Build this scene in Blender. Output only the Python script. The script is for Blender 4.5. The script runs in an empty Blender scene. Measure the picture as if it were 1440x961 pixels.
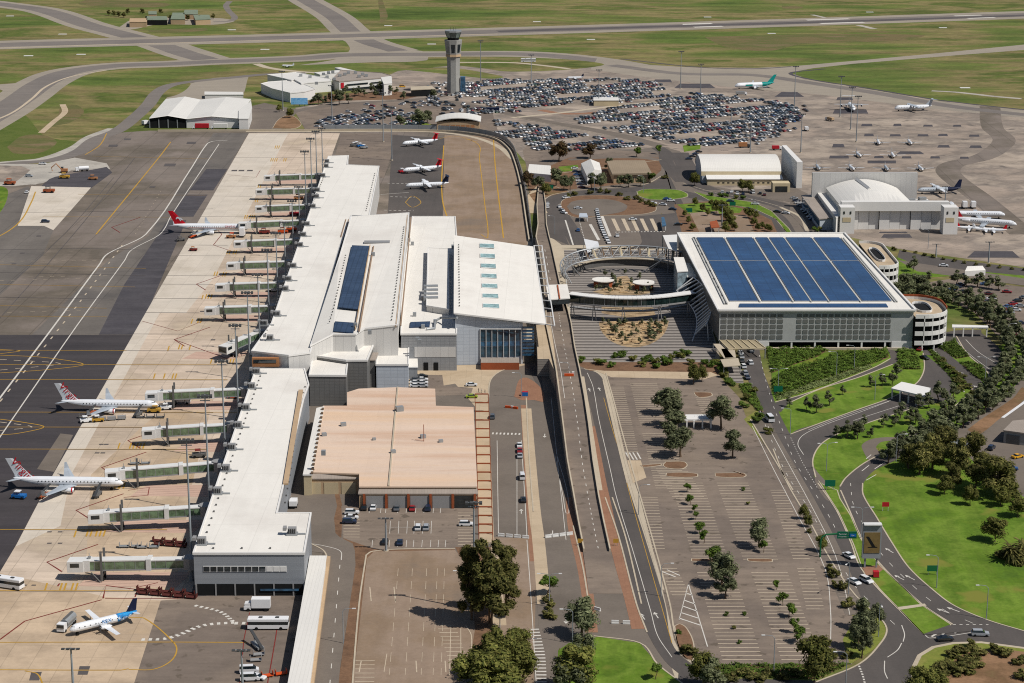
import bpy, math, random
from mathutils import Vector, Matrix
R = math.radians
rnd = random.Random(7)
sc = bpy.context.scene
COL = sc.collection

# ------------------------------------------------------------------ survey: the photo's sight lines meet the ground plane
FOC, TILT, ALT = 2800.0, R(15.0), 215.0
def ray(px, py):
    x = (px - 720) / FOC; y = -(py - 480.5) / FOC
    return (x, math.cos(TILT) + y * math.sin(TILT), -math.sin(TILT) + y * math.cos(TILT))
def P(px, py, z=0.0):
    d = ray(px, py); t = (z - ALT) / d[2]
    return (d[0] * t, d[1] * t, z)
def zat(px, py, Y):                       # height seen at (px,py) above a ground distance Y
    d = ray(px, py); return ALT + d[2] / d[1] * Y
def Z(px, ytop, yground):
    return zat(px, ytop, P(px, yground)[1])
def pp(s):
    return [tuple(float(a) for a in q.split()) for q in s.split(',')]
def G(s, z=0.0):
    return [P(x, y, z) for x, y in (pp(s) if isinstance(s, str) else s)]
def sub(a, b): return (a[0]-b[0], a[1]-b[1], a[2]-b[2])
def smooth(pts, n=6):                     # Hermite curve, tangents scaled to the spacing so that it never overshoots
    out = []; m = len(pts); k = range(len(pts[0]))
    D = [max(1e-6, math.dist(pts[i], pts[i+1])) for i in range(m-1)]
    T = [tuple((pts[min(i+1, m-1)][j]-pts[max(i-1, 0)][j])/((D[i] if i < m-1 else 0)+(D[i-1] if i else 0)) for j in k) for i in range(m)]
    for i in range(m-1):
        for q in range(n):
            t = q/n; a, b, c, e = 2*t**3-3*t*t+1, t**3-2*t*t+t, 3*t*t-2*t**3, t**3-t*t
            out.append(tuple(a*pts[i][j]+b*D[i]*T[i][j]+c*pts[i+1][j]+e*D[i]*T[i+1][j] for j in k))
    out.append(tuple(pts[-1])); return out

# ------------------------------------------------------------------ mesh builder
class MB:
    def __init__(s): s.v = []; s.f = []; s.m = []
    def poly(s, pts, m=0):
        i = len(s.v); s.v += [tuple(p) for p in pts]; s.f.append(tuple(range(i, i+len(pts)))); s.m.append(m)
    def quad(s, a, b, c, d, m=0): s.poly((a, b, c, d), m)
    def prism(s, pts, z0, z1, ms=0, mt=None, bottom=False):   # pts 2d; z1 may be a list
        n = len(pts); zt = z1 if isinstance(z1, (list, tuple)) else [z1]*n
        zb = z0 if isinstance(z0, (list, tuple)) else [z0]*n
        a = sum(pts[i][0]*pts[(i+1) % n][1]-pts[(i+1) % n][0]*pts[i][1] for i in range(n))
        if a < 0: pts = list(reversed(pts)); zt = list(reversed(zt)); zb = list(reversed(zb))
        T = [(p[0], p[1], z) for p, z in zip(pts, zt)]; B = [(p[0], p[1], z) for p, z in zip(pts, zb)]
        s.poly(T, ms if mt is None else mt)
        for i in range(n):
            j = (i+1) % n
            s.poly((B[i], B[j], T[j], T[i]), ms)
        if bottom: s.poly(list(reversed(B)), ms)
    def box(s, x0, x1, y0, y1, z0, z1, m=0, mt=None):
        s.prism([(x0, y0), (x1, y0), (x1, y1), (x0, y1)], z0, z1, m, mt, True)
    def obox(s, c, lx, ly, lz, rz=0.0, m=0, mt=None):          # base centre
        ca, sa = math.cos(rz), math.sin(rz)
        pts = [(c[0]+x*ca-y*sa, c[1]+x*sa+y*ca) for x, y in ((-lx/2, -ly/2), (lx/2, -ly/2), (lx/2, ly/2), (-lx/2, ly/2))]
        s.prism(pts, c[2], c[2]+lz, m, mt, True)
    def tube(s, path, r, n=6, m=0, cap=True):
        path = [Vector(p) for p in path]; rs = r if isinstance(r, (list, tuple)) else [r]*len(path)
        rings = []
        for i, p in enumerate(path):
            d = (path[min(i+1, len(path)-1)] - path[max(i-1, 0)]).normalized()
            u = d.cross(Vector((0, 0, 1)))
            if u.length < 1e-3: u = Vector((1, 0, 0))
            u.normalize(); w = u.cross(d)
            rings.append([tuple(p + (u*math.cos(2*math.pi*k/n) + w*math.sin(2*math.pi*k/n))*rs[i]) for k in range(n)])
        s.loft(rings, m, cap)
    def loft(s, rings, m=0, cap=True):
        n = len(rings[0]); b = len(s.v)
        for rg in rings: s.v += [tuple(p) for p in rg]
        for i in range(len(rings)-1):
            for k in range(n):
                a = b+i*n+k; c = b+i*n+(k+1) % n
                s.f.append((a, c, c+n, a+n)); s.m.append(m)
        if cap:
            s.f.append(tuple(b+k for k in reversed(range(n)))); s.m.append(m)
            s.f.append(tuple(b+(len(rings)-1)*n+k for k in range(n))); s.m.append(m)
    def lathe(s, c, prof, n=12, m=0):
        s.loft([[(c[0]+r*math.cos(2*math.pi*k/n), c[1]+r*math.sin(2*math.pi*k/n), c[2]+z) for k in range(n)] for r, z in prof], m)
    def build(s, name, mats, parent=None, smooth=False, at=None, label=None):
        me = bpy.data.meshes.new(name)
        o0 = tuple(parent['_w']) if parent is not None and parent.get('_w') is not None else (at or (0, 0, 0))
        vv = [(p[0]-o0[0], p[1]-o0[1], p[2]-o0[2]) for p in s.v] if o0 != (0, 0, 0) else s.v
        me.from_pydata(vv, [], s.f)
        mats = mats if isinstance(mats, (list, tuple)) else [mats]
        for q in mats: me.materials.append(q)
        if len(mats) > 1: me.polygons.foreach_set('material_index', s.m)
        if smooth: me.polygons.foreach_set('use_smooth', [True]*len(me.polygons))
        me.update()
        o = bpy.data.objects.new(name, me); COL.objects.link(o)
        if parent is not None:
            o.parent = parent
        elif at is not None: o.location = at
        if label: o['label'] = label
        return o

def tag(o, label, cat, group=None, kind=None):
    o['label'] = label; o['category'] = cat
    if group: o['group'] = group
    if kind: o['kind'] = kind
    return o
def thing(name, label, cat, loc=(0, 0, 0), rz=0.0, group=None, world=False):
    """Empty at the base. world=True: children are given in world coordinates."""
    o = bpy.data.objects.new(name, None); COL.objects.link(o)
    o.empty_display_size = 1; o.location = loc; o.rotation_euler = (0, 0, rz)
    tag(o, label, cat, group)
    if world: o['_w'] = tuple(loc)
    return o
def sub_part(name, mb, mats, part, **k):       # child of a part whose verts share the part's origin
    root = part.parent
    if root is not None and root.get('_w') is not None:
        o = mb.build(name, mats, None, at=None, **k)
        w = Vector(tuple(root['_w'])); o.data.transform(Matrix.Translation(-w)); o.parent = part
    else:
        o = mb.build(name, mats, None, **k); o.parent = part
    return o
def copy_tree(o, parent=None):
    c = o.copy(); COL.objects.link(c)
    if parent is not None: c.parent = parent; c.matrix_parent_inverse = o.matrix_parent_inverse.copy()
    for ch in list(o.children): copy_tree(ch, c)
    return c
class Kit:
    """first use moves the source, later uses copy it"""
    def __init__(s, make): s.make = make; s.o = None; s.used = False
    def put(s, loc, rz=0.0, label=None, group=None, scale=1.0, color=None, cat=None):
        if s.o is None: s.o = s.make(); o = s.o
        else: o = copy_tree(s.o)
        o.location = loc; o.rotation_euler = (0, 0, rz)
        o.scale = (scale,)*3 if not isinstance(scale, tuple) else scale
        if label: o['label'] = label
        if cat: o['category'] = cat
        if group: o['group'] = group
        elif 'group' in o: del o['group']
        if color:
            o.color = color
            for c in o.children: c.color = color
        return o

# ------------------------------------------------------------------ materials
def lin(c):
    if isinstance(c, str):
        c = tuple(int(c[i:i+2], 16) for i in (0, 2, 4))
    r = [(x/255/12.92 if x/255 <= .04045 else ((x/255+.055)/1.055)**2.4) for x in c[:3]]
    return (*r, 1)
def dim(c, k): return (c[0]*k, c[1]*k, c[2]*k, 1)
def newmat(name):
    m = bpy.data.materials.new(name); m.use_nodes = True
    nt = m.node_tree; b = nt.nodes['Principled BSDF']
    return m, nt, b
def node(nt, t, **k):
    n = nt.nodes.new(t)
    for a, v in k.items():
        if a in n.inputs.keys(): n.inputs[a].default_value = v
        else: setattr(n, a, v)
    return n
def mixc(nt, a, b, fac, mode='MIX'):
    n = nt.nodes.new('ShaderNodeMix'); n.data_type = 'RGBA'; n.blend_type = mode
    for sock, v in ((n.inputs[0], fac), (n.inputs[6], a), (n.inputs[7], b)):
        if hasattr(v, 'links') or isinstance(v, bpy.types.NodeSocket): nt.links.new(v, sock)
        else: sock.default_value = v
    return n.outputs[2]
def ramp(nt, src, stops):
    n = nt.nodes.new('ShaderNodeValToRGB'); nt.links.new(src, n.inputs[0])
    e = n.color_ramp.elements
    while len(e) < len(stops): e.new(0.5)
    for i, (p, c) in enumerate(stops):
        e[i].position = p; e[i].color = c if not isinstance(c, (int, float)) else (c, c, c, 1)
    return n.outputs[0]
def coords(nt, scale=(1, 1, 1), rz=0.0, loc=(0, 0, 0), kind='Object'):
    tc = nt.nodes.new('ShaderNodeTexCoord'); mp = nt.nodes.new('ShaderNodeMapping')
    mp.inputs['Scale'].default_value = scale; mp.inputs['Rotation'].default_value = (0, 0, rz); mp.inputs['Location'].default_value = loc
    nt.links.new(tc.outputs[kind], mp.inputs[0]); return mp.outputs[0]
def noise(nt, vec, scale, detail=5, rough=.6):
    n = nt.nodes.new('ShaderNodeTexNoise'); n.inputs['Scale'].default_value = scale
    n.inputs['Detail'].default_value = detail; n.inputs['Roughness'].default_value = rough
    nt.links.new(vec, n.inputs['Vector']); return n.outputs['Fac']
def surf(name, cols, big=.02, fine=.8, amp=.12, rough=.9, spec=.2, stretch=(1, 1, 1), rz=0.0, grid=None, streak=None, metal=0.0, bump=0.0, spots=None):
    """procedural surface: colour clouds x fine grain, optional slab grid (w, h, line, strength, per-slab variation)"""
    m, nt, b = newmat(name)
    cols = [lin(c) if isinstance(c, (str,)) else c for c in cols]
    vec = coords(nt, stretch, rz)
    n1 = noise(nt, vec, big, 6, .62)
    st = [(0.32+0.36*i/max(1, len(cols)-1), c) for i, c in enumerate(cols)] if len(cols) > 1 else [(0, cols[0]), (1, cols[0])]
    c = ramp(nt, n1, st)
    v2 = coords(nt, (1, 1, 1), rz)
    n2 = noise(nt, v2, fine, 4, .7)
    c = mixc(nt, c, ramp(nt, n2, [(.3, 1-amp), (.7, 1+amp)]), 1.0, 'MULTIPLY')
    if streak:      # (scale vector, strength)
        n3 = noise(nt, coords(nt, streak[0], rz), 1.0, 4, .6)
        c = mixc(nt, c, ramp(nt, n3, [(.35, 1-streak[1]), (.65, 1+streak[1])]), 1.0, 'MULTIPLY')
    if grid:
        w, h, line, strn, var = grid
        br = nt.nodes.new('ShaderNodeTexBrick'); br.offset = 0; br.squash = 1
        br.inputs['Scale'].default_value = 1; br.inputs['Brick Width'].default_value = w; br.inputs['Row Height'].default_value = h
        br.inputs['Mortar Size'].default_value = line; br.inputs['Mortar Smooth'].default_value = .1
        br.inputs['Color1'].default_value = (1-var,)*3+(1,); br.inputs['Color2'].default_value = (1+var,)*3+(1,)
        br.inputs['Mortar'].default_value = (1-strn,)*3+(1,)
        nt.links.new(v2, br.inputs['Vector'])
        c = mixc(nt, c, br.outputs['Color'], 1.0, 'MULTIPLY')
    if spots:       # (scale, threshold, colour)
        n4 = noise(nt, coords(nt, spots[3] if len(spots) > 3 else (1, 1, 1)), spots[0], 3, .5)
        c = mixc(nt, c, lin(spots[2]), ramp(nt, n4, [(spots[1], 0.0), (spots[1]+.06, 1.0)]))
    nt.links.new(c, b.inputs['Base Color'])
    b.inputs['Roughness'].default_value = rough; b.inputs['Specular IOR Level'].default_value = spec; b.inputs['Metallic'].default_value = metal
    if bump:
        bp = nt.nodes.new('ShaderNodeBump'); bp.inputs['Strength'].default_value = bump; bp.inputs['Distance'].default_value = .3
        nt.links.new(n2, bp.inputs['Height']); nt.links.new(bp.outputs[0], b.inputs['Normal'])
    return m
def leafmat(name, cols, scale=.35):
    m, nt, b = newmat(name)
    g = nt.nodes.new('ShaderNodeNewGeometry')
    c1 = ramp(nt, g.outputs['Random Per Island'], [(i/(len(cols)-1), lin(c)) for i, c in enumerate(cols)])
    n = noise(nt, coords(nt), scale, 3, .6)
    c = mixc(nt, c1, ramp(nt, n, [(.3, .55), (.7, 1.3)]), 1.0, 'MULTIPLY')
    oi = nt.nodes.new('ShaderNodeObjectInfo')
    c = mixc(nt, c, ramp(nt, oi.outputs['Random'], [(0, .75), (1, 1.25)]), 1.0, 'MULTIPLY')
    nt.links.new(c, b.inputs['Base Color']); b.inputs['Roughness'].default_value = .8; b.inputs['Specular IOR Level'].default_value = .15
    tr = nt.nodes.new('ShaderNodeBsdfTranslucent'); nt.links.new(c, tr.inputs[0]); ms = nt.nodes.new('ShaderNodeMixShader'); ms.inputs[0].default_value = .3
    nt.links.new(b.outputs[0], ms.inputs[1]); nt.links.new(tr.outputs[0], ms.inputs[2]); nt.links.new(ms.outputs[0], nt.nodes['Material Output'].inputs[0])
    return m

M = {}
M['grass'] = surf('airfield_grass', ['3f4e1c', '505f27', '5d6430', '776c46', '4b5722', '6a6a38'], big=.009, fine=.2, amp=.2, stretch=(.6, 1, 1), streak=((.01, .05, 1), .22))
M['dampgrass'] = surf('damp_grass', ['47561f', '56602a', '4b5a20'], big=.05, fine=.8, amp=.18)
M['lawn'] = surf('irrigated_lawn', ['47601a', '526c1a', '627828', '4c6619', '5b7020'], big=.045, fine=.9, amp=.16, streak=((.25, .03, 1), .14), spots=(.05, .60, '70722f'))
M['drylawn'] = surf('dry_verge_grass', ['7a7a38', '6b7430', '8a7d4a'], big=.08, fine=1.0, amp=.15)
M['taxi'] = surf('taxiway_asphalt', ['877f74', '91887b', '8b8276'], big=.01, fine=.3, amp=.05, streak=((.004, .12, 1), .05))
M['taxi_core'] = surf('taxiway_worn_asphalt', ['6c6662', '746d67', '69635f'], big=.01, fine=.3, amp=.06, streak=((.004, .2, 1), .07))
M['rubber'] = surf('runway_rubber', ['4f4b4a', '585352'], big=.02, fine=.3, amp=.08)
M['apron_asphalt'] = surf('old_apron_asphalt', ['6c645d', '766c64', '61594f', '81756a'], big=.012, fine=.5, amp=.06, rz=R(1.2), grid=(17, 29, .28, .24, .035), streak=((.05, .003, 1), .10))
M['black_asphalt'] = surf('new_black_asphalt', ['393638', '413d3e', '3c383b'], big=.02, fine=.6, amp=.08, streak=((.006, .12, 1), .14))
M['dark_asphalt'] = surf('dark_patched_asphalt', ['3f3d41', '4b484b', '434044'], big=.05, fine=.6, amp=.09, streak=((.02, .15, 1), .15))
M['drygrass'] = surf('dry_grass_patch', ['5f5636', '6c5f40', '575a30', '74644a'], big=.03, fine=.4, amp=.15, stretch=(.5, 1, 1))
M['concrete_apron'] = surf('apron_concrete', ['b3a392', 'bfae9c', 'aa9a88', 'b9a992'], big=.02, fine=.7, amp=.05, rz=R(1.2), grid=(7.5, 7.5, .13, .26, .06), streak=((.03, .3, 1), .07))
M['concrete_light'] = surf('pale_new_concrete', ['b9b0a3', 'c1b7a9', 'b1a798'], big=.04, fine=.7, amp=.04, rz=R(1.2), grid=(7.5, 7.5, .1, .15, .04))
M['concrete_tan'] = surf('stained_tan_concrete', ['ae9a82', 'b9a48b', 'a3907a', 'b19a7c'], big=.03, fine=.7, amp=.06, rz=R(1.2), grid=(7.5, 7.5, .12, .2, .05))
M['stand_pink'] = surf('pink_hatched_stand', ['b39686', 'bb9f8e'], big=.05, fine=.7, amp=.05, grid=(200, 2.2, .25, .22, .02), rz=R(-7))
M['ga_apron'] = surf('tan_concrete_apron', ['8a7e72', '9c8f81', '7b7168', '95877a', '84786e'], big=.018, fine=.4, amp=.08, rz=R(38), grid=(16, 16, .25, .2, .04), streak=((.012, .05, 1), .16), spots=(.06, .64, '6a625b'))
M['road'] = surf('road_asphalt', ['4b4744', '524d4a', '58524e'], big=.03, fine=1.2, amp=.07, streak=((.4, .02, 1), .05))
M['road_old'] = surf('worn_road_asphalt', ['655c55', '6e655c', '605850'], big=.03, fine=1.0, amp=.06)
M['carpark'] = surf('car_park_asphalt', ['71655a', '7c6f63', '6c6158', '766a60'], big=.02, fine=.9, amp=.06, streak=((.05, .3, 1), .09), spots=(.25, .62, '5f554b'))
M['lot_tan'] = surf('weathered_lot_asphalt', ['7e6c5c', '8a7868', '806d5a', '76685b'], big=.03, fine=.8, amp=.07, streak=((.3, .02, 1), .05))
M['dirt'] = surf('bare_reddish_dirt', ['7a6048', '87694f', '6b533b', '6f6140'], big=.05, fine=1.0, amp=.15)
M['mulch'] = surf('brown_mulch', ['664d3b', '735843', '5a4434'], big=.1, fine=1.2, amp=.18)
M['brickpave'] = surf('red_brick_paving', ['84604c', '8e6a54'], big=.1, fine=1.5, amp=.08, grid=(1.2, 1.2, .05, .1, .05))
M['paving'] = surf('cream_concrete_paving', ['a8967d', 'b19f86', 'a08d74'], big=.05, fine=.8, amp=.05, grid=(6, 6, .08, .15, .04))
M['sand'] = surf('sandstone_garden', ['978467', 'a99273', '7f6c52', '5f503b'], big=.5, fine=1.0, amp=.2, stretch=(.3, 1, 1))
M['kerb'] = surf('concrete_kerb', ['a69a87', 'b2a692'], big=.1, fine=1.0, amp=.06)
M['gravel'] = surf('pale_gravel', ['969189', 'a8a298', '8c867d'], big=.04, fine=.8, amp=.1)
M['plaza'] = None
M['white_roof'] = surf('white_membrane_roof', ['d3cfc7', 'd9d5cd', 'cfcac2'], big=.03, fine=.6, amp=.018, rough=.6, grid=(11, 23, .13, .09, .012), rz=R(1.2), streak=((.4, .02, 1), .018))
M['white_seam'] = surf('white_standing_seam_roof', ['cdcac4', 'd5d2cb'], big=.03, fine=.6, amp=.02, rough=.5, grid=(1.0, 60, .08, .1, .01))
M['tan_roof'] = surf('tan_metal_roof', ['c4a68a', 'cdb094', 'cbb5a2', 'bfa088', 'c8a98c'], big=.02, fine=.6, amp=.03, rough=.6, stretch=(.15, 1.5, 1), streak=((.006, .06, 1), .05), grid=(9, 200, .1, .035, .012))
M['grey_metal_roof'] = surf('grey_metal_roof', ['8f857b', '9c9187'], big=.05, fine=.8, amp=.05, rough=.6, grid=(.9, 60, .07, .12, .02))
M['brown_roof'] = surf('brown_ribbed_roof', ['857765', '90816d'], big=.05, fine=.8, amp=.05, grid=(1.2, 60, .1, .12, .02))
M['wall_white'] = surf('white_cladding', ['cfcdc9', 'd6d4d0'], big=.05, fine=.8, amp=.02, rough=.6)
M['wall_grey'] = surf('grey_panel_wall', ['848484', '8d8c8b'], big=.05, fine=.8, amp=.03, rough=.5)
M['wall_blue'] = surf('silver_blue_panel', ['a9b1ba', 'b6bdc5'], big=.05, fine=.8, amp=.03, rough=.4)
M['wall_dark'] = surf('dark_grey_panel_wall', ['5a5958', '62615f'], big=.05, fine=.8, amp=.04, rough=.5)
M['wall_tan'] = surf('tan_block_wall', ['a58d72', 'b09778'], big=.1, fine=.9, amp=.06)
M['wall_beige'] = surf('beige_cladding', ['b3a486', 'bcae90'], big=.1, fine=.9, amp=.04)
M['panel_gap'] = surf('panel_joint', ['6a6a6b'], big=.1)
M['rust'] = surf('rust_painted_steel', ['8a4a2e', '964f31'], big=.2, fine=1, amp=.08)
M['orange'] = surf('orange_cladding', ['9a6a46', 'a2734e'], big=.2, fine=1, amp=.05)
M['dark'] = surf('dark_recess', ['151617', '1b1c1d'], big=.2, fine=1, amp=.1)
M['steel'] = surf('galvanised_steel', ['8d9092', '989b9c'], big=.2, fine=1, amp=.05, rough=.45, metal=.3)
M['whitesteel'] = surf('white_painted_steel', ['c9c8c5', 'd2d1ce'], big=.2, fine=1, amp=.03, rough=.4)
M['mastsilver'] = surf('silver_mast_metal', ['7e8488', '8b9195'], big=.2, fine=1, amp=.05, rough=.5)
M['green_paint'] = surf('green_gantry_paint', ['1d5c3c', '22663f'], big=.2, fine=1, amp=.05, rough=.4)
M['green_sign'] = surf('green_road_sign', ['0f5a41', '12634a'], big=.2, fine=1, amp=.03, rough=.4)
M['blue_sign'] = surf('blue_sign', ['1b5f9f', '2167a8'], big=.2, fine=1, amp=.03, rough=.4)
M['red'] = surf('red_paint', ['a5202a', 'ad2530'], big=.2, fine=1, amp=.04, rough=.4)
M['darkred'] = surf('maroon_line_paint', ['6d2a26', '742f2a'], big=.2, fine=1, amp=.1)
M['yellow'] = surf('yellow_line_paint', ['b08a3a', 'a8822f'], big=.2, fine=1, amp=.12)
M['white_line'] = surf('white_line_paint', ['c6c2ba', 'b9b4ab'], big=.2, fine=1, amp=.08)
M['faded_line'] = surf('faded_line_paint', ['ad9f8a', 'b8a994'], big=.2, fine=1, amp=.12)
M['white'] = surf('white_gloss_paint', ['d8d8d8', 'dedede'], big=.2, fine=1, amp=.02, rough=.3, spec=.5)
M['solar'] = surf('blue_solar_panels', ['1f3c63', '264972'], big=.1, fine=1, amp=.06, rough=.3, spec=.5, grid=(5.2, 3.3, .2, .25, .09), streak=((.03, .03, 1), .12))
M['solar_grey'] = surf('grey_blue_solar_panels', ['2b3a52', '36465e'], big=.1, fine=1, amp=.08, rough=.35, grid=(2.1, 3.3, .2, .3, .1))
M['solar_frame'] = surf('solar_frame_grey', ['a9a9a5'], big=.1)
M['pole_dark'] = surf('dark_steel', ['3a3b3c', '444546'], big=.2, fine=1, amp=.05, rough=.5)
M['bark'] = surf('tree_bark', ['5d4c3d', '6e5c4a'], big=1, fine=3, amp=.2)
M['tyre'] = surf('black_tyre_rubber', ['141414', '1a1a1a'], big=1, fine=3, amp=.1)
M['orange_plastic'] = surf('orange_plastic', ['b8471d', 'c4501f'], big=1, fine=3, amp=.05, rough=.5)
M['barrier'] = surf('white_plastic_barrier', ['c9c8c4', 'd3d2ce'], big=1, fine=3, amp=.04, rough=.5)
def glass(name, c, rough=.08, metal=0.0):
    m, nt, b = newmat(name)
    n = noise(nt, coords(nt), .6, 3)
    nt.links.new(mixc(nt, lin(c), ramp(nt, n, [(.35, .6), (.65, 1.4)]), 1.0, 'MULTIPLY'), b.inputs['Base Color'])
    b.inputs['Roughness'].default_value = rough; b.inputs['Specular IOR Level'].default_value = .8; b.inputs['Metallic'].default_value = metal
    return m
M['glass'] = glass('dark_window_glass', '1b2428')
M['glass_blue'] = glass('blue_curtain_glass', '2f5570')
M['glass_green'] = glass('green_bridge_glass', '5d7358', .15)
M['skylight'] = glass('teal_skylight_glass', '88a5a3', .2)
def paint():
    m, nt, b = newmat('car_paint')
    oi = nt.nodes.new('ShaderNodeObjectInfo'); n = noise(nt, coords(nt), 1.5, 2)
    nt.links.new(mixc(nt, oi.outputs['Color'], ramp(nt, n, [(.3, .93), (.7, 1.05)]), 1.0, 'MULTIPLY'), b.inputs['Base Color'])
    b.inputs['Roughness'].default_value = .3; b.inputs['Specular IOR Level'].default_value = .6; b.inputs['Coat Weight'].default_value = .4
    return m
M['paint'] = paint()
def plaza_mat():
    m, nt, b = newmat('striped_plaza_paving')
    v = coords(nt, (1, 1, 1), 0)
    sp = nt.nodes.new('ShaderNodeSeparateXYZ'); nt.links.new(v, sp.inputs[0])
    d = nt.nodes.new('ShaderNodeMath'); d.operation = 'MULTIPLY'; d.inputs[1].default_value = 1/4.6; nt.links.new(sp.outputs[1], d.inputs[0])
    fr = nt.nodes.new('ShaderNodeMath'); fr.operation = 'FRACT'; nt.links.new(d.outputs[0], fr.inputs[0])
    c = ramp(nt, fr.outputs[0], [(.42, lin('57514c')), (.47, lin('88817a'))])
    n = noise(nt, v, .6, 4); c = mixc(nt, c, ramp(nt, n, [(.3, .9), (.7, 1.1)]), 1.0, 'MULTIPLY')
    nt.links.new(c, b.inputs['Base Color']); b.inputs['Roughness'].default_value = .85
    return m
M['plaza'] = plaza_mat()
M['leaf_gum'] = leafmat('grey_green_gum_leaves', ['4a5137', '666c4c', '848866', '3b4229'])
M['leaf_dark'] = leafmat('dark_green_leaves', ['454a22', '636433', '827b48', '313619'])
M['leaf_olive'] = leafmat('olive_leaves', ['4a5225', '676a33', '807d42', '383f1a'])
M['leaf_bright'] = leafmat('bright_green_leaves', ['405520', '566d29', '6e8337', '33481a'])
M['leaf_brown'] = leafmat('bronze_leaves', ['4b3a28', '5b4630', '3c3a20', '6b523a'])
M['leaf_grass'] = leafmat('pale_tussock_leaves', ['6f7f4a', '87925c', '5c6c38', '98a06c'])

M['maroon'] = surf('dull_maroon_paint', ['4a2320', '552a25'], big=.2, fine=1, amp=.1)
M['mid_asphalt'] = surf('greyer_apron_asphalt', ['5f5a55', '6a645e', '575350'], big=.02, fine=.5, amp=.07, rz=R(1.2), grid=(17, 29, .28, .18, .03), streak=((.05, .004, 1), .12))
M['gutter_brown'] = surf('weathered_brown_gutter', ['86705c', '947c66'], big=.2, fine=1, amp=.1)
# ------------------------------------------------------------------ sun, sky, camera
w = bpy.data.worlds.new('World'); sc.world = w; w.use_nodes = True
bg = w.node_tree.nodes['Background']; sky = w.node_tree.nodes.new('ShaderNodeTexSky')
sky.sky_type = 'NISHITA'; sky.sun_disc = False
SUN = Vector((.70, -.35, 1.0)).normalized()
el = math.asin(SUN.z); az = math.atan2(SUN.x, SUN.y)
sky.sun_elevation = el; sky.sun_rotation = az
sky.altitude = 200; sky.air_density = 1.0; sky.dust_density = 1.0; sky.ozone_density = 1.0
w.node_tree.links.new(sky.outputs[0], bg.inputs[0]); bg.inputs[1].default_value = .06
ld = bpy.data.lights.new('sun', 'SUN'); ld.energy = 4.6; ld.angle = R(.5); ld.color = (1.0, .955, .89)
lo = bpy.data.objects.new('sun', ld); COL.objects.link(lo); lo.rotation_euler = SUN.to_track_quat('Z', 'Y').to_euler()
cd = bpy.data.cameras.new('camera'); cam = bpy.data.objects.new('camera', cd); COL.objects.link(cam)
cd.sensor_width = 36; cd.lens = FOC/1440*36; cd.clip_start = 1; cd.clip_end = 60000
cam.location = (0, 0, ALT); cam.rotation_euler = (R(90)-TILT, 0, 0); sc.camera = cam
sc.view_settings.view_transform = 'Standard'; sc.view_settings.look = 'None'; sc.view_settings.exposure = 0
sc.cycles.max_bounces = 4; sc.cycles.diffuse_bounces = 2; sc.cycles.glossy_bounces = 2; sc.cycles.transmission_bounces = 2
sc.cycles.use_denoising = False; sc.cycles.filter_width = 1.1; sc.cycles.sample_clamp_indirect = 3; sc.cycles.caustics_reflective = False; sc.cycles.caustics_refractive = False

# ------------------------------------------------------------------ ground sheets
E0 = .016
NS = [0]
def lv(l): NS[0] += 1; return l*E0+NS[0]*.0001
def sheet(name, s, mat, lvl, sm=False):
    pts = pp(s) if isinstance(s, str) else s
    if sm: pts = smooth(pts + [pts[0]], 5)[:-1]
    mb = MB(); g = [P(x, y, 0) for x, y in pts]
    a = sum(g[i][0]*g[(i+1) % len(g)][1]-g[(i+1) % len(g)][0]*g[i][1] for i in range(len(g)))
    if a < 0: g.reverse()
    z = lv(lvl); mb.poly([(p[0], p[1], z) for p in g])
    o = mb.build(name, M[mat]); o['kind'] = 'structure'; return o
def ribbon_pts(path, wid, n=8):
    g = smooth([P(x, y) for x, y in path], n); L = []; Rr = []
    for i, p in enumerate(g):
        a = g[max(i-1, 0)]; b = g[min(i+1, len(g)-1)]
        dx, dy = b[0]-a[0], b[1]-a[1]; l = math.hypot(dx, dy) or 1
        wv = wid if not isinstance(wid, (list, tuple)) else wid[0]+(wid[1]-wid[0])*i/(len(g)-1)
        nx, ny = -dy/l*wv/2, dx/l*wv/2
        L.append((p[0]+nx, p[1]+ny)); Rr.append((p[0]-nx, p[1]-ny))
    return g, L, Rr
def add_ribbon(mb, path, wid, z, m=0, n=8):
    g, L, Rr = ribbon_pts(path, wid, n)
    for i in range(len(L)-1):
        mb.poly(((Rr[i][0], Rr[i][1], z), (Rr[i+1][0], Rr[i+1][1], z), (L[i+1][0], L[i+1][1], z), (L[i][0], L[i][1], z)), m)
def ribbon(name, s, wid, mat, lvl, n=8):
    mb = MB(); add_ribbon(mb, pp(s), wid, lv(lvl), 0, n)
    o = mb.build(name, M[mat]); o['kind'] = 'structure'; return o
def strip(name, left, right, mat, lvl, sm=True):
    L = pp(left); Rr = pp(right)
    if sm: L = smooth(L, 5); Rr = smooth(Rr, 5)
    return sheet(name, L + list(reversed(Rr)), mat, lvl)
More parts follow.
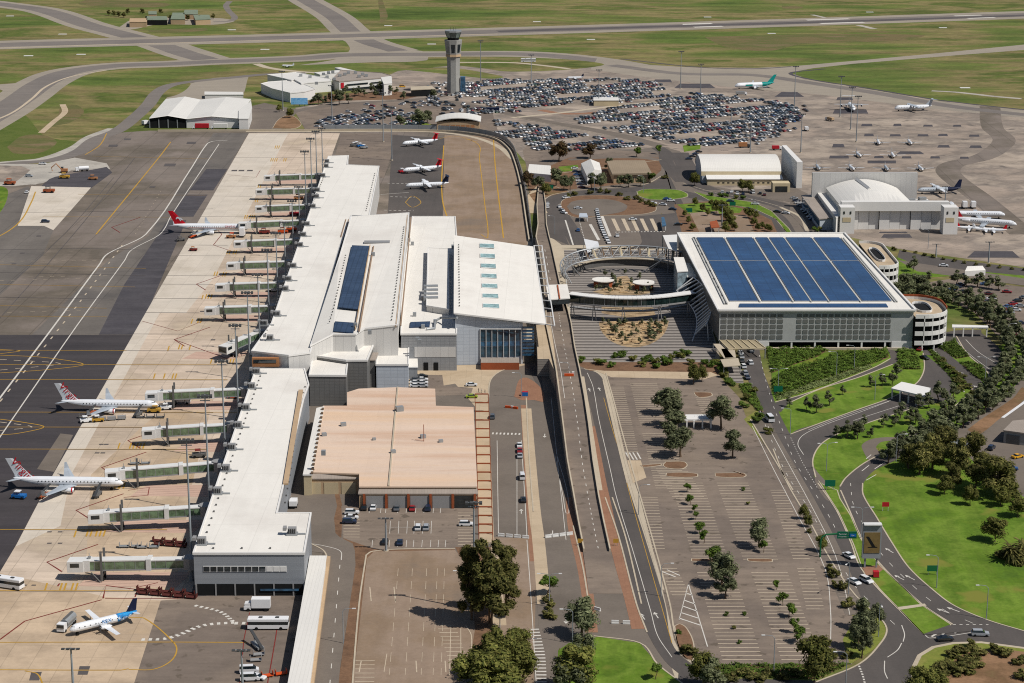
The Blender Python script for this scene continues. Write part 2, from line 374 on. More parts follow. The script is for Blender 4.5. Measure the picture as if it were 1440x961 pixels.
def lines(name, specs, mat, lvl, n=6):
    """specs: (path, width) solid or (path, width, dash, gap)"""
    mb = MB(); z = lv(lvl)
    for sp in specs:
        path = pp(sp[0]) if isinstance(sp[0], str) else sp[0]
        if len(sp) == 2: add_ribbon(mb, path, sp[1], z, 0, n if len(path) > 2 else 1); continue
        g = smooth([P(x, y) for x, y in path], n) if len(path) > 2 else [P(*path[0]), P(*path[1])]
        wv, dash, gap = sp[1:]; acc = 0.0
        for a, b in zip(g, g[1:]):
            l = math.hypot(b[0]-a[0], b[1]-a[1])
            if l < 1e-6: continue
            ux, uy = (b[0]-a[0])/l, (b[1]-a[1])/l; t = -acc
            while t < l:
                t0, t1 = max(t, 0), min(t+dash, l)
                if t1 > t0:
                    x0, y0, x1, y1 = a[0]+ux*t0, a[1]+uy*t0, a[0]+ux*t1, a[1]+uy*t1
                    nx, ny = -uy*wv/2, ux*wv/2
                    mb.poly(((x0-nx, y0-ny, z), (x1-nx, y1-ny, z), (x1+nx, y1+ny, z), (x0+nx, y0+ny, z)))
                t += dash+gap
            acc = l-(t-(dash+gap))
            acc = acc % (dash+gap)
    o = mb.build(name, M[mat]); o['kind'] = 'structure'; return o
def kerbs(specs, wid=.35, h=.17):
    mb = MB()
    for s in specs:
        pts = pp(s) if isinstance(s, str) else s
        g, L, Rr = ribbon_pts(pts, wid, 6)
        for i in range(len(L)-1):
            a, b, c, d = Rr[i], Rr[i+1], L[i+1], L[i]
            mb.poly([(q[0], q[1], h) for q in (a, b, c, d)])
            mb.poly(((a[0], a[1], 0), (b[0], b[1], 0), (b[0], b[1], h), (a[0], a[1], h)))
            mb.poly(((c[0], c[1], 0), (d[0], d[1], 0), (d[0], d[1], h), (c[0], c[1], h)))
    o = mb.build('kerb', M['kerb']); o['kind'] = 'structure'; return o
def island(s, mat, name='traffic_island', h=.17, sm=True, rim=.35):
    pts = pp(s) if isinstance(s, str) else s
    if sm: pts = smooth(pts+[pts[0]], 5)[:-1]
    g = [P(x, y) for x, y in pts]; n = len(g)
    a = sum(g[i][0]*g[(i+1) % n][1]-g[(i+1) % n][0]*g[i][1] for i in range(n))
    if a < 0: g.reverse()
    mb = MB(); mb.prism([(p[0], p[1]) for p in g], 0, h)
    inn = []
    for i in range(n):
        p = g[i]; q0 = g[i-1]; q1 = g[(i+1) % n]; dx, dy = q1[0]-q0[0], q1[1]-q0[1]; l = math.hypot(dx, dy) or 1
        inn.append((p[0]-dy/l*rim, p[1]+dx/l*rim, h+.012))
    mb.poly(inn, 1)
    o = mb.build(name, [M['kerb'], M[mat]]); o['kind'] = 'structure'; return o

mb = MB(); mb.poly([(-9000, -1500, 0), (9000, -1500, 0), (9000, 25000, 0), (-9000, 25000, 0)])
o = mb.build('ground', M['grass']); o['kind'] = 'structure'

# --- airfield pavements
sheet('apron', '-160 238,0 229,45 232,70 229,105 218,125 203,150 188,210 184,360 184,700 184,722 205,735 240,745 275,748 345,745 500,700 985,-160 985', 'apron_asphalt', 1)
def taxiway(s, w, cw, l=1, nm='taxiway'):
    ribbon(nm, s, w, 'taxi', l+.3); ribbon(nm, s, cw, 'taxi_core', l+1.2)
taxiway('-60 67,0 63.5,360 54.5,720 44,1080 33,1440 21,1520 18.5', 72, 34, 2, 'runway')
ribbon('runway', '700 44.6,900 38.5,1200 30,1500 20', 16, 'rubber', 4)
taxiway('-60 -1,0 6,62 15,125 36,175 49,215 60,262 76,290 84', 44, 24, 1)
taxiway('-60 192,0 158,30 138,62 116,100 101,160 93,240 90,300 87,360 85,430 82,480 78,540 77,620 76.5,720 76,780 79,840 86,900 96,980 104,1060 105', 44, 24, 1)
taxiway('405 -15,429 0,470 24,496 47,520 60,560 72', 40, 20, 1)
sheet('taxiway', '420 92,478 82,492 70,487 60,478 50,516 46,535 57,560 68,600 74,600 85,520 88', 'taxi', 1.8, True)
sheet('taxiway', '155 60,176 54,262 62,280 68,330 84,300 90,245 88,262 82,252 72,215 62', 'taxi', 1.7)
sheet('taxiway', '-40 118,0 119,38 116,62 104,50 125,30 140,0 126,-40 124', 'taxi', 1.7)
# general aviation apron, right
sheet('apron', '560 100,640 92,720 101,860 92,905 92,980 95,1090 96,1112 103,1135 111,1230 127,1320 142,1440 155,1560 166,1560 420,1440 376,1262 350,1180 330,1010 330,960 270,900 230,745 235,700 184,560 184,480 150,520 118', 'ga_apron', 1.5)
sheet('taxiway', '840 82,905 91,985 96,1060 96,1120 93,1200 86,1320 75,1460 61,1560 52,1560 62,1460 69,1320 80,1200 90,1145 96,1107 103,1132 112,1230 128,1320 143,1440 156,1560 167,1560 178,1440 166,1300 152,1150 133,1020 122,900 108,830 98', 'taxi', 2.6)
ribbon('taxiway', '860 92,960 104,1060 106,1140 117,1250 134,1340 150,1500 168', 14, 'taxi_core', 3.4)
ribbon('taxiway_shoulder', '872 83,985 95,1060 97,1113 94', 4, 'rubber', 3.6)
ribbon('taxiway_shoulder', '1160 97,1112 103,1140 112,1230 126,1320 141,1440 154.5,1560 165', 3.5, 'dark_asphalt', 3.8)
ribbon('taxiway', '1392 150,1396 180,1412 196,1402 210,1380 222,1340 232,1335 245,1380 280,1440 330', 15, 'apron_asphalt', 3.3)
sheet('apron', '556 104,640 97,700 104,790 100,835 103,780 112,700 112,560 118', 'ga_apron', 2.4)
for s in ('614 83,640 80,720 81,800 84,850 91,800 98,720 101,690 98,640 86', ):
    sheet('lawn', s, 'grass', 3.2, True)
sheet('lawn', '470 96,560 92,600 95,640 96,700 106,708 109,690 111,640 106,560 98', 'grass', 2.9, True)
ribbon('footpath', '640 88,720 88.5,760 92,800 97', 6, 'kerb', 3.8)
ribbon('footpath', '360 90,380 96,420 101,470 104', 7, 'kerb', 2.2)
ribbon('footpath', '1310 128,1345 130,1400 136,1436 139', 6, 'gravel', 2.2)
# dark patches on the general aviation apron
mb = MB()
def patch(x, y, wx, wy, sl=0):
    mb.poly([P(x-wx/2+sl, y-wy/2, 3.9*E0), P(x-wx/2-sl*0, y+wy/2, 3.9*E0), P(x+wx/2, y+wy/2, 3.9*E0), P(x+wx/2-sl, y-wy/2, 3.9*E0)])
for q in ((977, 121, 58, 6, 8), (1110, 133, 42, 7, 10), (932, 114, 26, 4, 2), (1188, 139, 24, 4, 2), (1196, 157, 50, 6, 3), (1219, 176, 16, 3.5, 1), (1262, 176, 12, 3.5, 1), (1222, 190, 14, 3.5, 1), (1259, 190.5, 16, 3, 1), (1298, 190.5, 16, 3, 1),
          (1305, 177, 14, 2.6, 1), (1346, 177, 12, 2.6, 1), (1326, 190, 14, 3, 1), (1370, 191, 15, 3, 1), (1327, 206, 18, 3.5, 2), (1372, 206.5, 18, 3.5, 2), (1179, 205, 18, 5, 2), (1236, 221, 14, 3, 1), (1275, 221.5, 14, 3, 1), (1315, 221.5, 14, 3, 1), (1356, 222, 13, 3, 1),
          (1180, 221, 28, 4, 1), (1261, 332, 44, 5, 4), (1256, 327, 42, 2, 3), (1397, 358, 74, 9, 10), (1240, 228, 40, 4, 0), (1280, 215, 40, 4, 6)):
    patch(*q)
o = mb.build('apron_patches', M['dark_asphalt']); o['kind'] = 'structure'
sheet('runway_markings', '960 33.9,1000 32.6,1000 34.0,960 35.2', 'white_line', 5)
lines('runway_markings', [('961 34.5,1001 33.2', 7), ('976 38.6,1016 37.2', 7), ('1134 28.6,1194 26.8', 8), ('1154 33.4,1215 31.6', 8), ('1342 22.7,1380 21.6', 6), ('1361 26.2,1399 24.8', 6)], 'white_line', 5)
ribbon('footpath', '1142 21,1162 25.5', 5, 'gravel', 1.2); ribbon('footpath', '1207 35.5,1230 41', 7, 'gravel', 1.2)
lines('taxiway_markings', [('-40 71,0 68,300 59,700 48', 3.0), ('-30 178,15 160,45 139,65 122,100 108,150 99', 2.2)], 'faded_line', 5)
# farm sheds area & bare ground in the airfield
sheet('gravel_yard', '180 30,230 25,310 26,330 30,300 35,220 35,190 41,165 42', 'taxi', 1.2, True)
ribbon('access_road', '323 2,318 8,322 16,330 25,322 30,300 31', 7, 'taxi_core', 1.4)
for s in ('120 0,200 2,240 6,230 10,160 10,110 6', '208 43,245 41,290 40,292 43,240 46,210 45', '990 52,1080 50,1160 48,1300 50,1260 58,1130 62,1080 72,1020 66', '10 207,30 192,60 190,80 200,60 214,20 216', '536 -5,542 12,545 25,536 32,534 20,532 0', '1100 8,1130 10,1125 12,1100 12',
          '85 150,108 148,118 158,100 172,75 178,60 185,80 165'):
    sheet('dry_grass', s, 'drygrass', 1.0, True)
ribbon('footpath', '88 147,91 158,75 172,58 187', 4.5, 'paving', 2)
ribbon('perimeter_road', '-30 236,20 230,70 226,110 214,135 196,165 184,190 165,208 148,222 130,240 120,270 115,330 109,372 105,430 103', 11, 'taxi_core', 2.2)
ribbon('gravel_verge', '-30 232,20 228,60 224,105 208,128 193,160 181', 9, 'gravel', 2.0)
sheet('gravel_yard', '232 142,240 128,262 119,300 110,350 106,345 125,340 140', 'taxi', 1.9)
sheet('lawn', '232 138,236 130,252 122,268 118,262 126,248 134', 'grass', 2.6, True)
sheet('lawn', '342 138,348 112,364 108,366 118,356 138', 'grass', 2.6)
# works area
sheet('gravel_yard', '-40 231,60 231,105 222,150 230,155 238,100 240,60 258,20 262,-40 262', 'gravel', 2.2)
sheet('concrete_slab', '44 262,128 264,75 324,62 318,25 318', 'concrete_light', 2.6)
sheet('concrete_slab', '58 262,72 250,150 235,158 243,128 265', 'dark_asphalt', 2.4)
sheet('concrete_slab', '-20 232,30 234,44 240,22 256,-20 256', 'ga_apron', 2.6)
sheet('gravel_yard', '44 238,100 235,80 248,50 260,23 259', 'gravel', 2.9)
sheet('lawn', '-60 258,0 262,10 266,11 275,6 290,-4 302,-60 320', 'lawn', 2.6, True)
sheet('lawn', '-40 170,30 160,60 190,80 196,110 200,105 208,68 222,0 228,-40 230', 'dampgrass', 0.8, True)

# --- main stand area
sheet('apron', '350 187.5,478 187.5,462 232,440 300,380 470,340 560,300 690,268 842,226 845,181 985,-60 985,-60 840,0 801', 'concrete_apron', 2)
sheet('apron', '75 667,205 440,225 440,100 668,85 740,22 769', 'concrete_light', 2.8)
sheet('apron', '350 188,405 188,300 392,262 440,205 440', 'concrete_light', 2.8)
sheet('apron', '0 806,-60 905,-60 985,181 985,226 845,150 840,60 820', 'concrete_tan', 2.7)
sheet('apron', '128 668,200 600,250 560,300 560,268 690,245 840,120 810', 'concrete_tan', 2.7)
sheet('black_asphalt', '-160 471,187 471.5,75 667,22 768,-60 905,-160 905', 'black_asphalt', 2)
sheet('dark_strip', '290 238,320 238,300 268,267 268', 'dark_asphalt', 2.4)
sheet('dark_strip', '262 274,292 274,272 305,240 305', 'dark_asphalt', 2.4)
sheet('dark_strip', '236 310,262 310,209 435,187 471,139 471,175 400', 'dark_asphalt', 2.4)
sheet('worn_patch', '85 610,103 612,76 664,52 660', 'road_old', 2.3)
sheet('asphalt_patch', '226 845,268 842,292 838,432 838,408 985,181 985', 'carpark', 3.1)
# pink stands beside each bridge
for x0, x1, y in ((115, 262, 815), (152, 285, 740), (190, 306, 690), (250, 322, 628), (240, 340, 570), (262, 345, 500), (305, 378, 448), (315, 390, 415), (330, 400, 384), (345, 412, 352), (350, 422, 326), (370, 430, 302), (375, 437, 278), (385, 445, 256)):
    t = (y+275)/1115; hh = 17*t*t*1.2
    sheet('stand_surface', [(x0, y+hh*.2), (x0+20*t, y-hh*.5), (x1+8, y-hh*.5), (x1-14, y+hh*.6), (x0-6, y+hh*.5)], 'stand_pink', 3.5)
sheet('asphalt_lane', '300 187.5,349 187.5,320 238,290 238,236 310,139 471,45 471,140 378,158 362,208 333', 'mid_asphalt', 1.5)
sheet('asphalt_lane', '-160 340,40 262,75 324,60 360,-60 471,-160 471', 'mid_asphalt', 1.4)
# white road lines on the apron
lines('apron_markings', [('320 197.5,300 199,291 203,267 240,205 330,152 357,140 372,75 460,0 560,-60 640', .75), ('308 203,240 305,232 321,222 332,185 352,175 367,107 460,0 615,-60 700', .5)], 'white_line', 5)
lines('apron_markings', [('172 345,100 441,-20 590', .6, 4, 9), ('226 270,190 330', .5, 1, 8)], 'faded_line', 5)
lines('apron_markings', [('240 200,225 220,135 330', .7), ('-40 346,0 332,28 312,44 285,50 270', .8), ('150 188,140 205,120 218', .7)]
      + [('%g %g,%g %g' % (-60, y, x1, y+.3), .42) for y, x1 in ((493, 178), (513, 320), (534, 320), (580, 345), (601, 300), (632, 290), (745, 235), (831, 235))]
      + [('-60 904,205 903.5,347 904', .45), ('-60 942,168 943,181 941', .45), ('0 500,60 503,118 513,70 520,0 525', .5), ('0 590,30 594,62 601,25 610,0 612', .5), ('0 492,28 494,0 498', .5),
         ('181 869,203 870,245 905,248 918,238 932,215 942,181 942', .4), ('35 944,52 948,60 962', .4), ('130 220,300 224', .3), ('110 274,290 275', .3), ('60 305,250 306', .3), ('-20 372,205 378', .3), ('-20 400,190 404', .3), ('0 430,150 434', .3), ('0 445,150 446', .3)], 'yellow', 5.2)
lines('tyre_marks', [('%g %g,%g %g' % (max(0, 187-(y-471)*.573), y+.6, x1, y+.9), .55) for y, x1 in ((493, 300), (513, 320), (534, 320), (580, 300), (601, 300), (632, 290), (745, 235), (831, 235))]+[('%g %g,%g %g' % (350-(y-187)*.573, y, x1, y+.4), .5) for y, x1 in ((222, 440), (262, 360), (276, 355), (305, 350), (320, 330), (345, 320), (360, 325), (388, 310), (400, 300), (420, 285), (440, 280), (470, 270))]+[('-20 352,120 350,205 352', .6), ('-20 383,205 388', .6), ('-20 418,160 421', .6), ('0 300,180 297,300 294', .4), ('-20 470,60 380,120 310,190 222', .45), ('-20 430,90 330,160 250', .4)], 'rubber', 5.0)
lines('apron_markings', [('0 506,85 512,0 521', .5, 3, 3), ('0 594,45 601,0 606', .5, 3, 3), ('0 368,140 367', .35, 2, 3), ('0 395,130 392', .35, 2, 3), ('10 440,140 436', .35, 2, 3), ('40 390,160 388', .35, 2, 3)], 'faded_line', 5.4)
red = []
for x0, y0, x1, y1 in ((66, 791, 268, 815), (107, 718, 262, 745), (143, 658, 250, 632), (180, 620, 200, 607), (245, 478, 350, 495), (276, 400, 330, 390), (157, 320, 160, 320)):
    t = (y0+275)/1115
    red.append(('%g %g,%g %g,%g %g' % (x0+75*t, y0-26*t, x0, y0, x0+22*t, y0+14*t), .5))
red += [('84 821,81 825', .5), ('145 842,149 824,260 838', .5), ('190 840,195 826,222 820', .4), ('0 900,35 874,143 844', .5), ('174 700,208 697,210 686,180 690', .4), ('245 478,320 505', .4), ('200 452,250 466,285 452', .35), ('330 355,300 345,312 330,302 320', .4), ('366 240,360 250,320 246', .3), ('268 842,148 842', .4),
        ('351 862,343 900,335 985', .25), ('392 868,388 895,382 930,372 985', .3)]
lines('apron_markings', red, 'darkred', 5.3, 1)
mb = MB()
def blk(x, y, n, m=0):
    t = (y+275)/1115*1.0
    for k in range(n):
        a = x+k*6.0*t
        mb.poly([P(a+3.2*t, y-5*t, 5.5*E0), P(a, y+5*t, 5.5*E0), P(a+2.6*t, y+5*t, 5.5*E0), P(a+5.8*t, y-5*t, 5.5*E0)], m)
for q in ((62, 825, 1), (83, 825, 2), (99, 825, 2), (103, 751, 1), (120, 750, 2), (133, 750, 3), (160, 683, 2), (167, 683, 2), (165, 627, 1), (181, 627, 3), (195, 627, 2), (215, 529, 1), (229, 529, 1), (241, 529, 2), (295, 508, 1), (310, 508, 1), (322, 508, 2), (235, 490, 1), (250, 488, 2), (265, 489, 1),
          (268, 452, 1), (277, 451, 2), (283, 418, 1), (288, 417, 3), (300, 385, 2), (312, 386, 2), (318, 355, 2), (327, 355, 2), (343, 305, 2), (350, 305, 3), (358, 282, 2), (362, 262, 2), (380, 225, 4), (386, 207, 3), (398, 225, 2)):
    blk(*q)
o = mb.build('apron_markings', M['yellow']); o['kind'] = 'structure'
mb = MB()
def decal(pts, z=5.6): mb.poly([P(x, y, z*E0) for x, y in pts])
for x, y in ((118, 943), (50, 951)): decal([(x-6, y-6), (x+9, y-6), (x+5, y+6), (x-9, y+6)])
for x, y, k in ((215, 263, 1), (330, 240, 1), (340, 240, 1), (352, 240, 1), (160, 205, 1.6), (180, 196, 1.2), (240, 232, 2), (270, 201, 1.6), (55, 332, .8), (32, 356, .8), (20, 371, .8), (285, 438, .8), (70, 748, .8), (85, 748, .8), (70, 764, .8), (85, 764, .8), (143, 625, .8), (150, 625, .8), (137, 637, .8), (145, 637, .8), (300, 478, .8), (35, 823, .8), (48, 823, .8)):
    decal([(x-4*k, y-.9*k), (x+4*k, y-.9*k), (x+3*k, y+1*k), (x-5*k, y+1*k)])
o = mb.build('pavement_stains', M['rubber']); o['kind'] = 'structure'
# right commuter apron markings
sheet('dark_apron', '552 190,640 195,626 305,545 305', 'road', 2.2)
sheet('dark_apron', '480 188,560 188,540 250,462 250', 'carpark', 2.0)
sheet('apron', '625 190,700 192,722 215,738 270,742 345,622 345', 'lot_tan', 2.3)
lines('apron_markings', [('624 205,622 280,640 335', .7), ('600 200,640 192,672 203,674 222,682 290,686 335,676 330', .5), ('694 195,697 240,708 335', .7), ('655 196,672 200', .5), ('570 285,580 276,592 285,580 292,570 285', .4)], 'yellow', 5)
lines('apron_markings', [('545 258,580 259', .7, 1.5, 1.2), ('549 277,583 278', .7, 1.5, 1.2), ('540 296,582 297', .7, 1.5, 1.2), ('535 274,575 271', .5)], 'white_line', 5)
ribbon('concrete_edge', '346 185.3,480 185.2,600 185.5,660 192,700 206,722 224', 4, 'kerb', 3.6)
lines('apron_markings', [('199 900,230 899,250 894,286 880,330 876', 1.6, .9, 1.0), ('274 852,310 861,328 875', 1.2, .9, .9), ('330 877,408 877', 1.8, .9, 1.1)], 'white_line', 5)

# --- landside base surfaces
sheet('pavement', '560 500,700 500,745 495,760 470,800 440,812 505,830 530,870 720,960 985,500 985,470 760,405 760,415 690,440 560', 'road_old', 3.3)
sheet('forecourt_paving', '573 516,735 512,758 520,690 545,686 565,668 572,640 540,610 545,575 545', 'paving', 4)
sheet('dark_bay', '580 527,622 528,624 543,665 546,662 556,615 557,590 547,580 545', 'carpark', 4.6)
sheet('car_park_surface', '480 712,668 712,668 773,527 773,482 757', 'carpark', 4)
sheet('verge', '466 690,476 690,482 714,480 757,472 752', 'mulch', 3.7); sheet('verge', '482 757,527 773,640 771,640 775,530 777,518 792,492 985,472 985,500 795,499 775', 'mulch', 3.8)
sheet('car_park_surface', '516 786,526 776,640 774,660 800,668 885,660 935,650 985,494 985', 'lot_tan', 4.2)
sheet('service_road', '415 690,470 692,474 712,466 745,478 756,496 765,499 775,484 880,474 985,434 985,461 790,455 778,437 776,437 722,400 722', 'road_old', 4.4)
sheet('verge', '640 770,668 770,690 770,690 800,700 900,690 960,650 950,668 885,655 800', 'mulch', 4.0)
lines('road_markings', [('437 765,455 768,478 775,480 788', .25), ('478 795,462 985', .22, 3, 7)], 'white_line', 5.2)
ribbon('footpath', '702 880,695 800,700 770', 4, 'paving', 4.6)
sheet('pavement', '742 335,965 335,1012 500,1012 530,905 640,960 930,1000 990,690 990,745 700,740 500', 'kerb', 2.75)
# arrivals road loop
strip('road', '687 560,690 535,705 522,733 515,752 512', '745 600,728 580,716 558,725 545,745 535', 'road_old', 4.4)
sheet('road', '687 560,745 560,790 640,800 700,806 760,690 755', 'road_old', 4.3)
sheet('brick_island', '723 558,730 535,742 532,762 548,765 565,750 563,733 563', 'brickpave', 5, True)
sheet('painted_lane_shade', '738 500,758 500,765 560,738 510', 'road', 4.8)  # shade beside the ramp painted as a darker road sheet
ribbon('footpath', '740 575,745 640,752 720,757 758,761 800,765 850', 3.8, 'paving', 5)
ribbon('footpath', '736 570,740 640,745 720,750 790', 2.0, 'brickpave', 4.9)
ribbon('brick_median', '803 700,806 740,820 800,828 850,832 890', 3.4, 'brickpave', 5)
ribbon('brick_median', '832 600,845 660,856 715,873 785,890 845,900 885', 4.6, 'brickpave', 5)
ribbon('concrete_median', '818 530,826 580,835 640,843 690', 2.0, 'kerb', 5.2)
sheet('road_surface', '757 758,805 756,833 830,834 985,765 985,752 800', 'road_old', 4.6)
sheet('road_surface', '690 756,755 758,750 985,700 985,692 850', 'lot_tan', 4.5)
lines('road_markings', [('692 610,734 611', 2.2, .6, .75), ('699 620,701 755', .2), ('733 620,738 700,741 755', .2), ('727 640,727 755', .18), ('780 640,792 700,796 722,800 722,797 690,783 640', .2), ('741 760,748 860,754 961', .2),
                        ('775 560,783 640,796 760', .18)], 'white_line', 5.4)
lines('road_markings', [('751 885,755 900,760 925,762 975', 2.6, .7, 1.4)], 'white_line', 5.4)
# dark two-lane road east of the ramp
strip('road', '814 520,822 545,832 580,843 630,853 680,870 755,895 850,910 890,935 930,965 955,1000 975', '818 519,838 524,848 535,858 580,872 640,882 680,908 760,935 850,945 905,966 930,1000 950,1025 953', 'road', 5)
sheet('road', '955 935,990 950,1040 955,1150 958,1209 934,1240 905,1320 985,1320 1010,950 1010', 'road', 4.9)
lines('road_markings', [('826 525,834 545,842 590,858 660,867 700,890 775,915 860,925 895,945 925', .2)], 'white_line', 6)
lines('road_markings', [('849 560,860 600,872 640,884 690,912 790,945 905', .18)], 'yellow', 6)
sheet('lawn', '828 900,840 896,900 905,925 935,960 962,985 990,780 990,785 915,800 905', 'lawn', 5.4)
# middle car park
sheet('car_park_surface', '852 520,1010 528,1040 560,1050 590,1090 650,1115 690,1150 760,1200 870,1198 935,965 935,948 900,925 800,900 700,878 640,862 560', 'carpark', 4.4)
sheet('mulch_bed', '812 507,1010 505,1012 528,900 524,830 522,815 515', 'mulch', 5)
sheet('footpath', '820 519,850 522,1000 524,1010 528,990 534,860 531,850 527,838 522', 'paving', 5.2)
sheet('footpath', '882 648,901 648,909 672,890 680', 'paving', 5)
ribbon('footpath', '850 530,858 560,868 600,880 650,898 715,915 770,932 830', .9, 'kerb', 5.3)
ribbon('footpath_track', '1068 590,1090 630,1110 665,1135 710,1165 770,1190 830,1205 865', 6.5, 'road_old', 5.2)
lines('road_markings', [('1058 600,1085 655,1120 722,1160 800,1168 860,1168 905', .22), ('1080 600,1110 655,1140 710,1170 770,1185 815,1195 865', .2)], 'white_line', 5.8)
def bays(p0, p1, half, gaps=(), pitch=2.55, wl=.34, sides=(-1, 1)):
    a, b = P(*p0), P(*p1); L = math.hypot(b[0]-a[0], b[1]-a[1]); ux, uy = (b[0]-a[0])/L, (b[1]-a[1])/L
    k = 0
    while k*pitch < L:
        t = k*pitch; k += 1
        x, y = a[0]+ux*t, a[1]+uy*t
        if any(g0 < t < g1 for g0, g1 in gaps): continue
        for s in sides:
            # stripes run along world X
            BAY.poly(((x, y-wl/2, BZ), (x+s*half, y-wl/2, BZ), (x+s*half, y+wl/2, BZ), (x, y+wl/2, BZ))[::1 if s > 0 else -1])
BZ = lv(6); BAY = MB()
bays((858, 545), (877, 638), 5.2, sides=(1,)); bays((905, 540), (945, 690), 5.2, gaps=((55, 62),))
bays((944, 660), (968, 700), 5.2); bays((903, 700), (912, 775), 5.0, sides=(1,))
bays((966, 680), (1000, 788), 5.2); bays((1006, 806), (1045, 930), 5.3); bays((1030, 680), (1070, 788), 5.2); bays((1082, 806), (1128, 930), 5.3)
bays((975, 552), (990, 590), 5, sides=(1,)); bays((928, 800), (945, 838), 5, sides=(1,)); bays((1105, 690), (1140, 790), 5.0, sides=(-1,)); bays((1145, 800), (1160, 860), 5.0, sides=(-1,))
bays((1095, 650), (1185, 850), 4.2, sides=(1,), wl=.12)
o = BAY.build('bay_markings', M['faded_line']); o['kind'] = 'structure'
BAY = MB()
bays((640, 880), (660, 935), 5, sides=(-1,)); bays((500, 930), (498, 975), 5, sides=(1,)); bays((483, 720), (483, 756), 5.0, sides=(1,)); bays((666, 722), (667, 768), 5.0, sides=(-1,))
o = BAY.build('bay_markings', M['faded_line']); o['kind'] = 'structure'
lots = [('%g %g,%g %g' % (x, y0, x-1, y1), .15) for x, y0, y1 in ((520, 714, 722), (536, 714, 722), (543, 714, 722), (560, 714, 722), (572, 714, 722), (585, 714, 722), (597, 714, 722), (610, 714, 722), (620, 714, 722), (524, 760, 770), (548, 760, 770), (560, 760, 770), (572, 760, 770), (582, 760, 770), (594, 760, 770), (606, 760, 770), (617, 760, 770), (627, 760, 770), (549, 733, 751), (561, 733, 751), (573, 733, 751), (583, 733, 751), (595, 733, 751), (607, 733, 751))]
lots += [('549 742,607 742', .15), ('520 714,632 714', .15)]
lines('bay_markings', lots, 'white_line', 5.2)
lines('bay_markings', [('%g %g,%g %g' % (x, 800, x-3-(640-x)*.12, 950), .13, 6, 4) for x in (560, 580, 600, 615, 625)] + [('522 846,520 826', .3), ('556 846,554 826', .3), ('505 946,508 930', .3), ('586 946,585 930', .3), ('627 946,626 930', .3), ('540 946,544 920', .2), ('634 880,632 950', .2), ('648 884,648 950', .2), ('655 880,663 895,661 930', .25)], 'faded_line', 5.4)
lines('road_markings', [('968 822,995 910', .3), ('968 822,955 872', .2), ('%g %g,%g %g' % (966, 835, 974, 838), .5), ('963 845,977 850', .5), ('960 853,980 860', .5), ('957 862,982 870', .5), ('955 870,985 880', .5),
      ('930 804,950 812', .5), ('938 802,956 810', .4), ('880 637,886 647', .5), ('885 637,891 647', .5), ('890 637,896 647', .5), ('896 637,901 646', .5)], 'white_line', 6)
for s in ('936 650,962 650,967 655,960 660,938 659,932 655', '937 666,955 665,981 667,981 671,955 672,936 670', '1005 666,1045 666,1050 669,1045 672,1006 671', '975 552,1000 553,1002 557,985 560,978 557', '1030 663,1040 665,1046 669', '972 786,1020 787,1020 791,972 790',
          '1050 786,1086 787,1086 791,1052 790', '948 881,956 878,966 884,976 905,975 930,962 925,952 905', '900 655,930 653,930 655,905 658'):
    island(s, 'mulch', rim=.3)
# lawns and main avenue on the right
sheet('lawn', '1085 560,1085 500,1255 492,1345 480,1400 490,1440 470,1560 440,1560 985,1320 985,1250 890,1150 690,1105 620', 'lawn', 3.6)
sheet('verge', '1046 590,1075 570,1100 620,1130 690,1165 750,1200 830,1245 880,1250 895,1235 910,1195 935,1185 900,1205 865,1165 770,1110 665', 'drylawn', 4.6)
strip('road', '1037 488,1046 520,1056 545,1070 590,1087 632,1107 680,1138 733,1168 788,1203 838,1238 870,1247 886,1240 903,1209 934,1147 960', '1067 486,1073 520,1082 545,1096 582,1112 613,1130 645,1150 680,1176 718,1197 765,1209 797,1235 829,1267 861,1299 893,1330 920,1300 960,1290 985', 'road', 5)
strip('road', '1298 497,1300 515,1297 528,1287 541,1255 559,1205 577,1155 595,1112 611,1112 640', '1320 514,1338 535,1335 560,1290 573,1230 592,1180 610,1155 625,1143 647,1147 672', 'road', 5.1)
strip('road', '1344 470,1362 500,1387 522,1391 537,1382 552,1365 560,1342 572,1297 600,1255 630,1215 652,1190 672,1181 685,1182 700,1197 724,1211 756,1238 794,1296 850,1340 879,1380 892,1460 915,1500 925', '1377 466,1405 490,1412 507,1406 535,1385 558,1362 575,1330 595,1305 610,1280 632,1257 649,1230 662,1216 677,1213 690,1232 727,1255 765,1279 800,1314 832,1343 853,1390 873,1440 888,1500 900', 'road', 5.2)
strip('road', '1300 478,1305 484,1320 499,1334 513,1350 526,1360 540,1366 552', '1315 476,1320 487,1342 505,1367 526,1384 541,1384 556', 'road', 5.3)
strip('road', '1248 492,1252 505,1230 517,1180 537,1130 555,1090 567,1086 575', '1266 494,1265 506,1255 513,1205 532,1155 547,1112 566,1098 580', 'road', 5.15)
sheet('road', '1190 985,1240 900,1300 880,1340 878,1380 889,1500 922,1500 1010,1190 1010', 'road', 4.95)
sheet('road', '1290 475,1345 465,1380 464,1380 500,1300 500', 'road', 4.7)
strip('footpath', '1270 615,1230 617,1212 626,1215 637,1222 649', '1265 620,1240 622,1232 630,1240 640,1232 645', 'road_old', 5.0)
strip('footpath', '1143 655,1150 665,1160 676,1172 690', '1147 680,1155 695,1165 705,1178 705', 'road_old', 5.0)
island('1150 676,1158 682,1178 690,1182 702,1197 726,1211 758,1238 796,1296 851,1338 879,1332 886,1298 893,1267 861,1237 830,1211 798,1199 765,1178 720', 'lawn', 'median_lawn', sm=False)
sheet('brick_patch', '1212 798,1236 796,1242 802,1228 812,1218 810', 'brickpave', 13)
sheet('footpath_strip', '1262 855,1300 850,1303 853,1264 859', 'kerb', 13)
sheet('painted_island', '1298 893,1335 880,1346 884,1365 889,1300 894', 'road', 13)
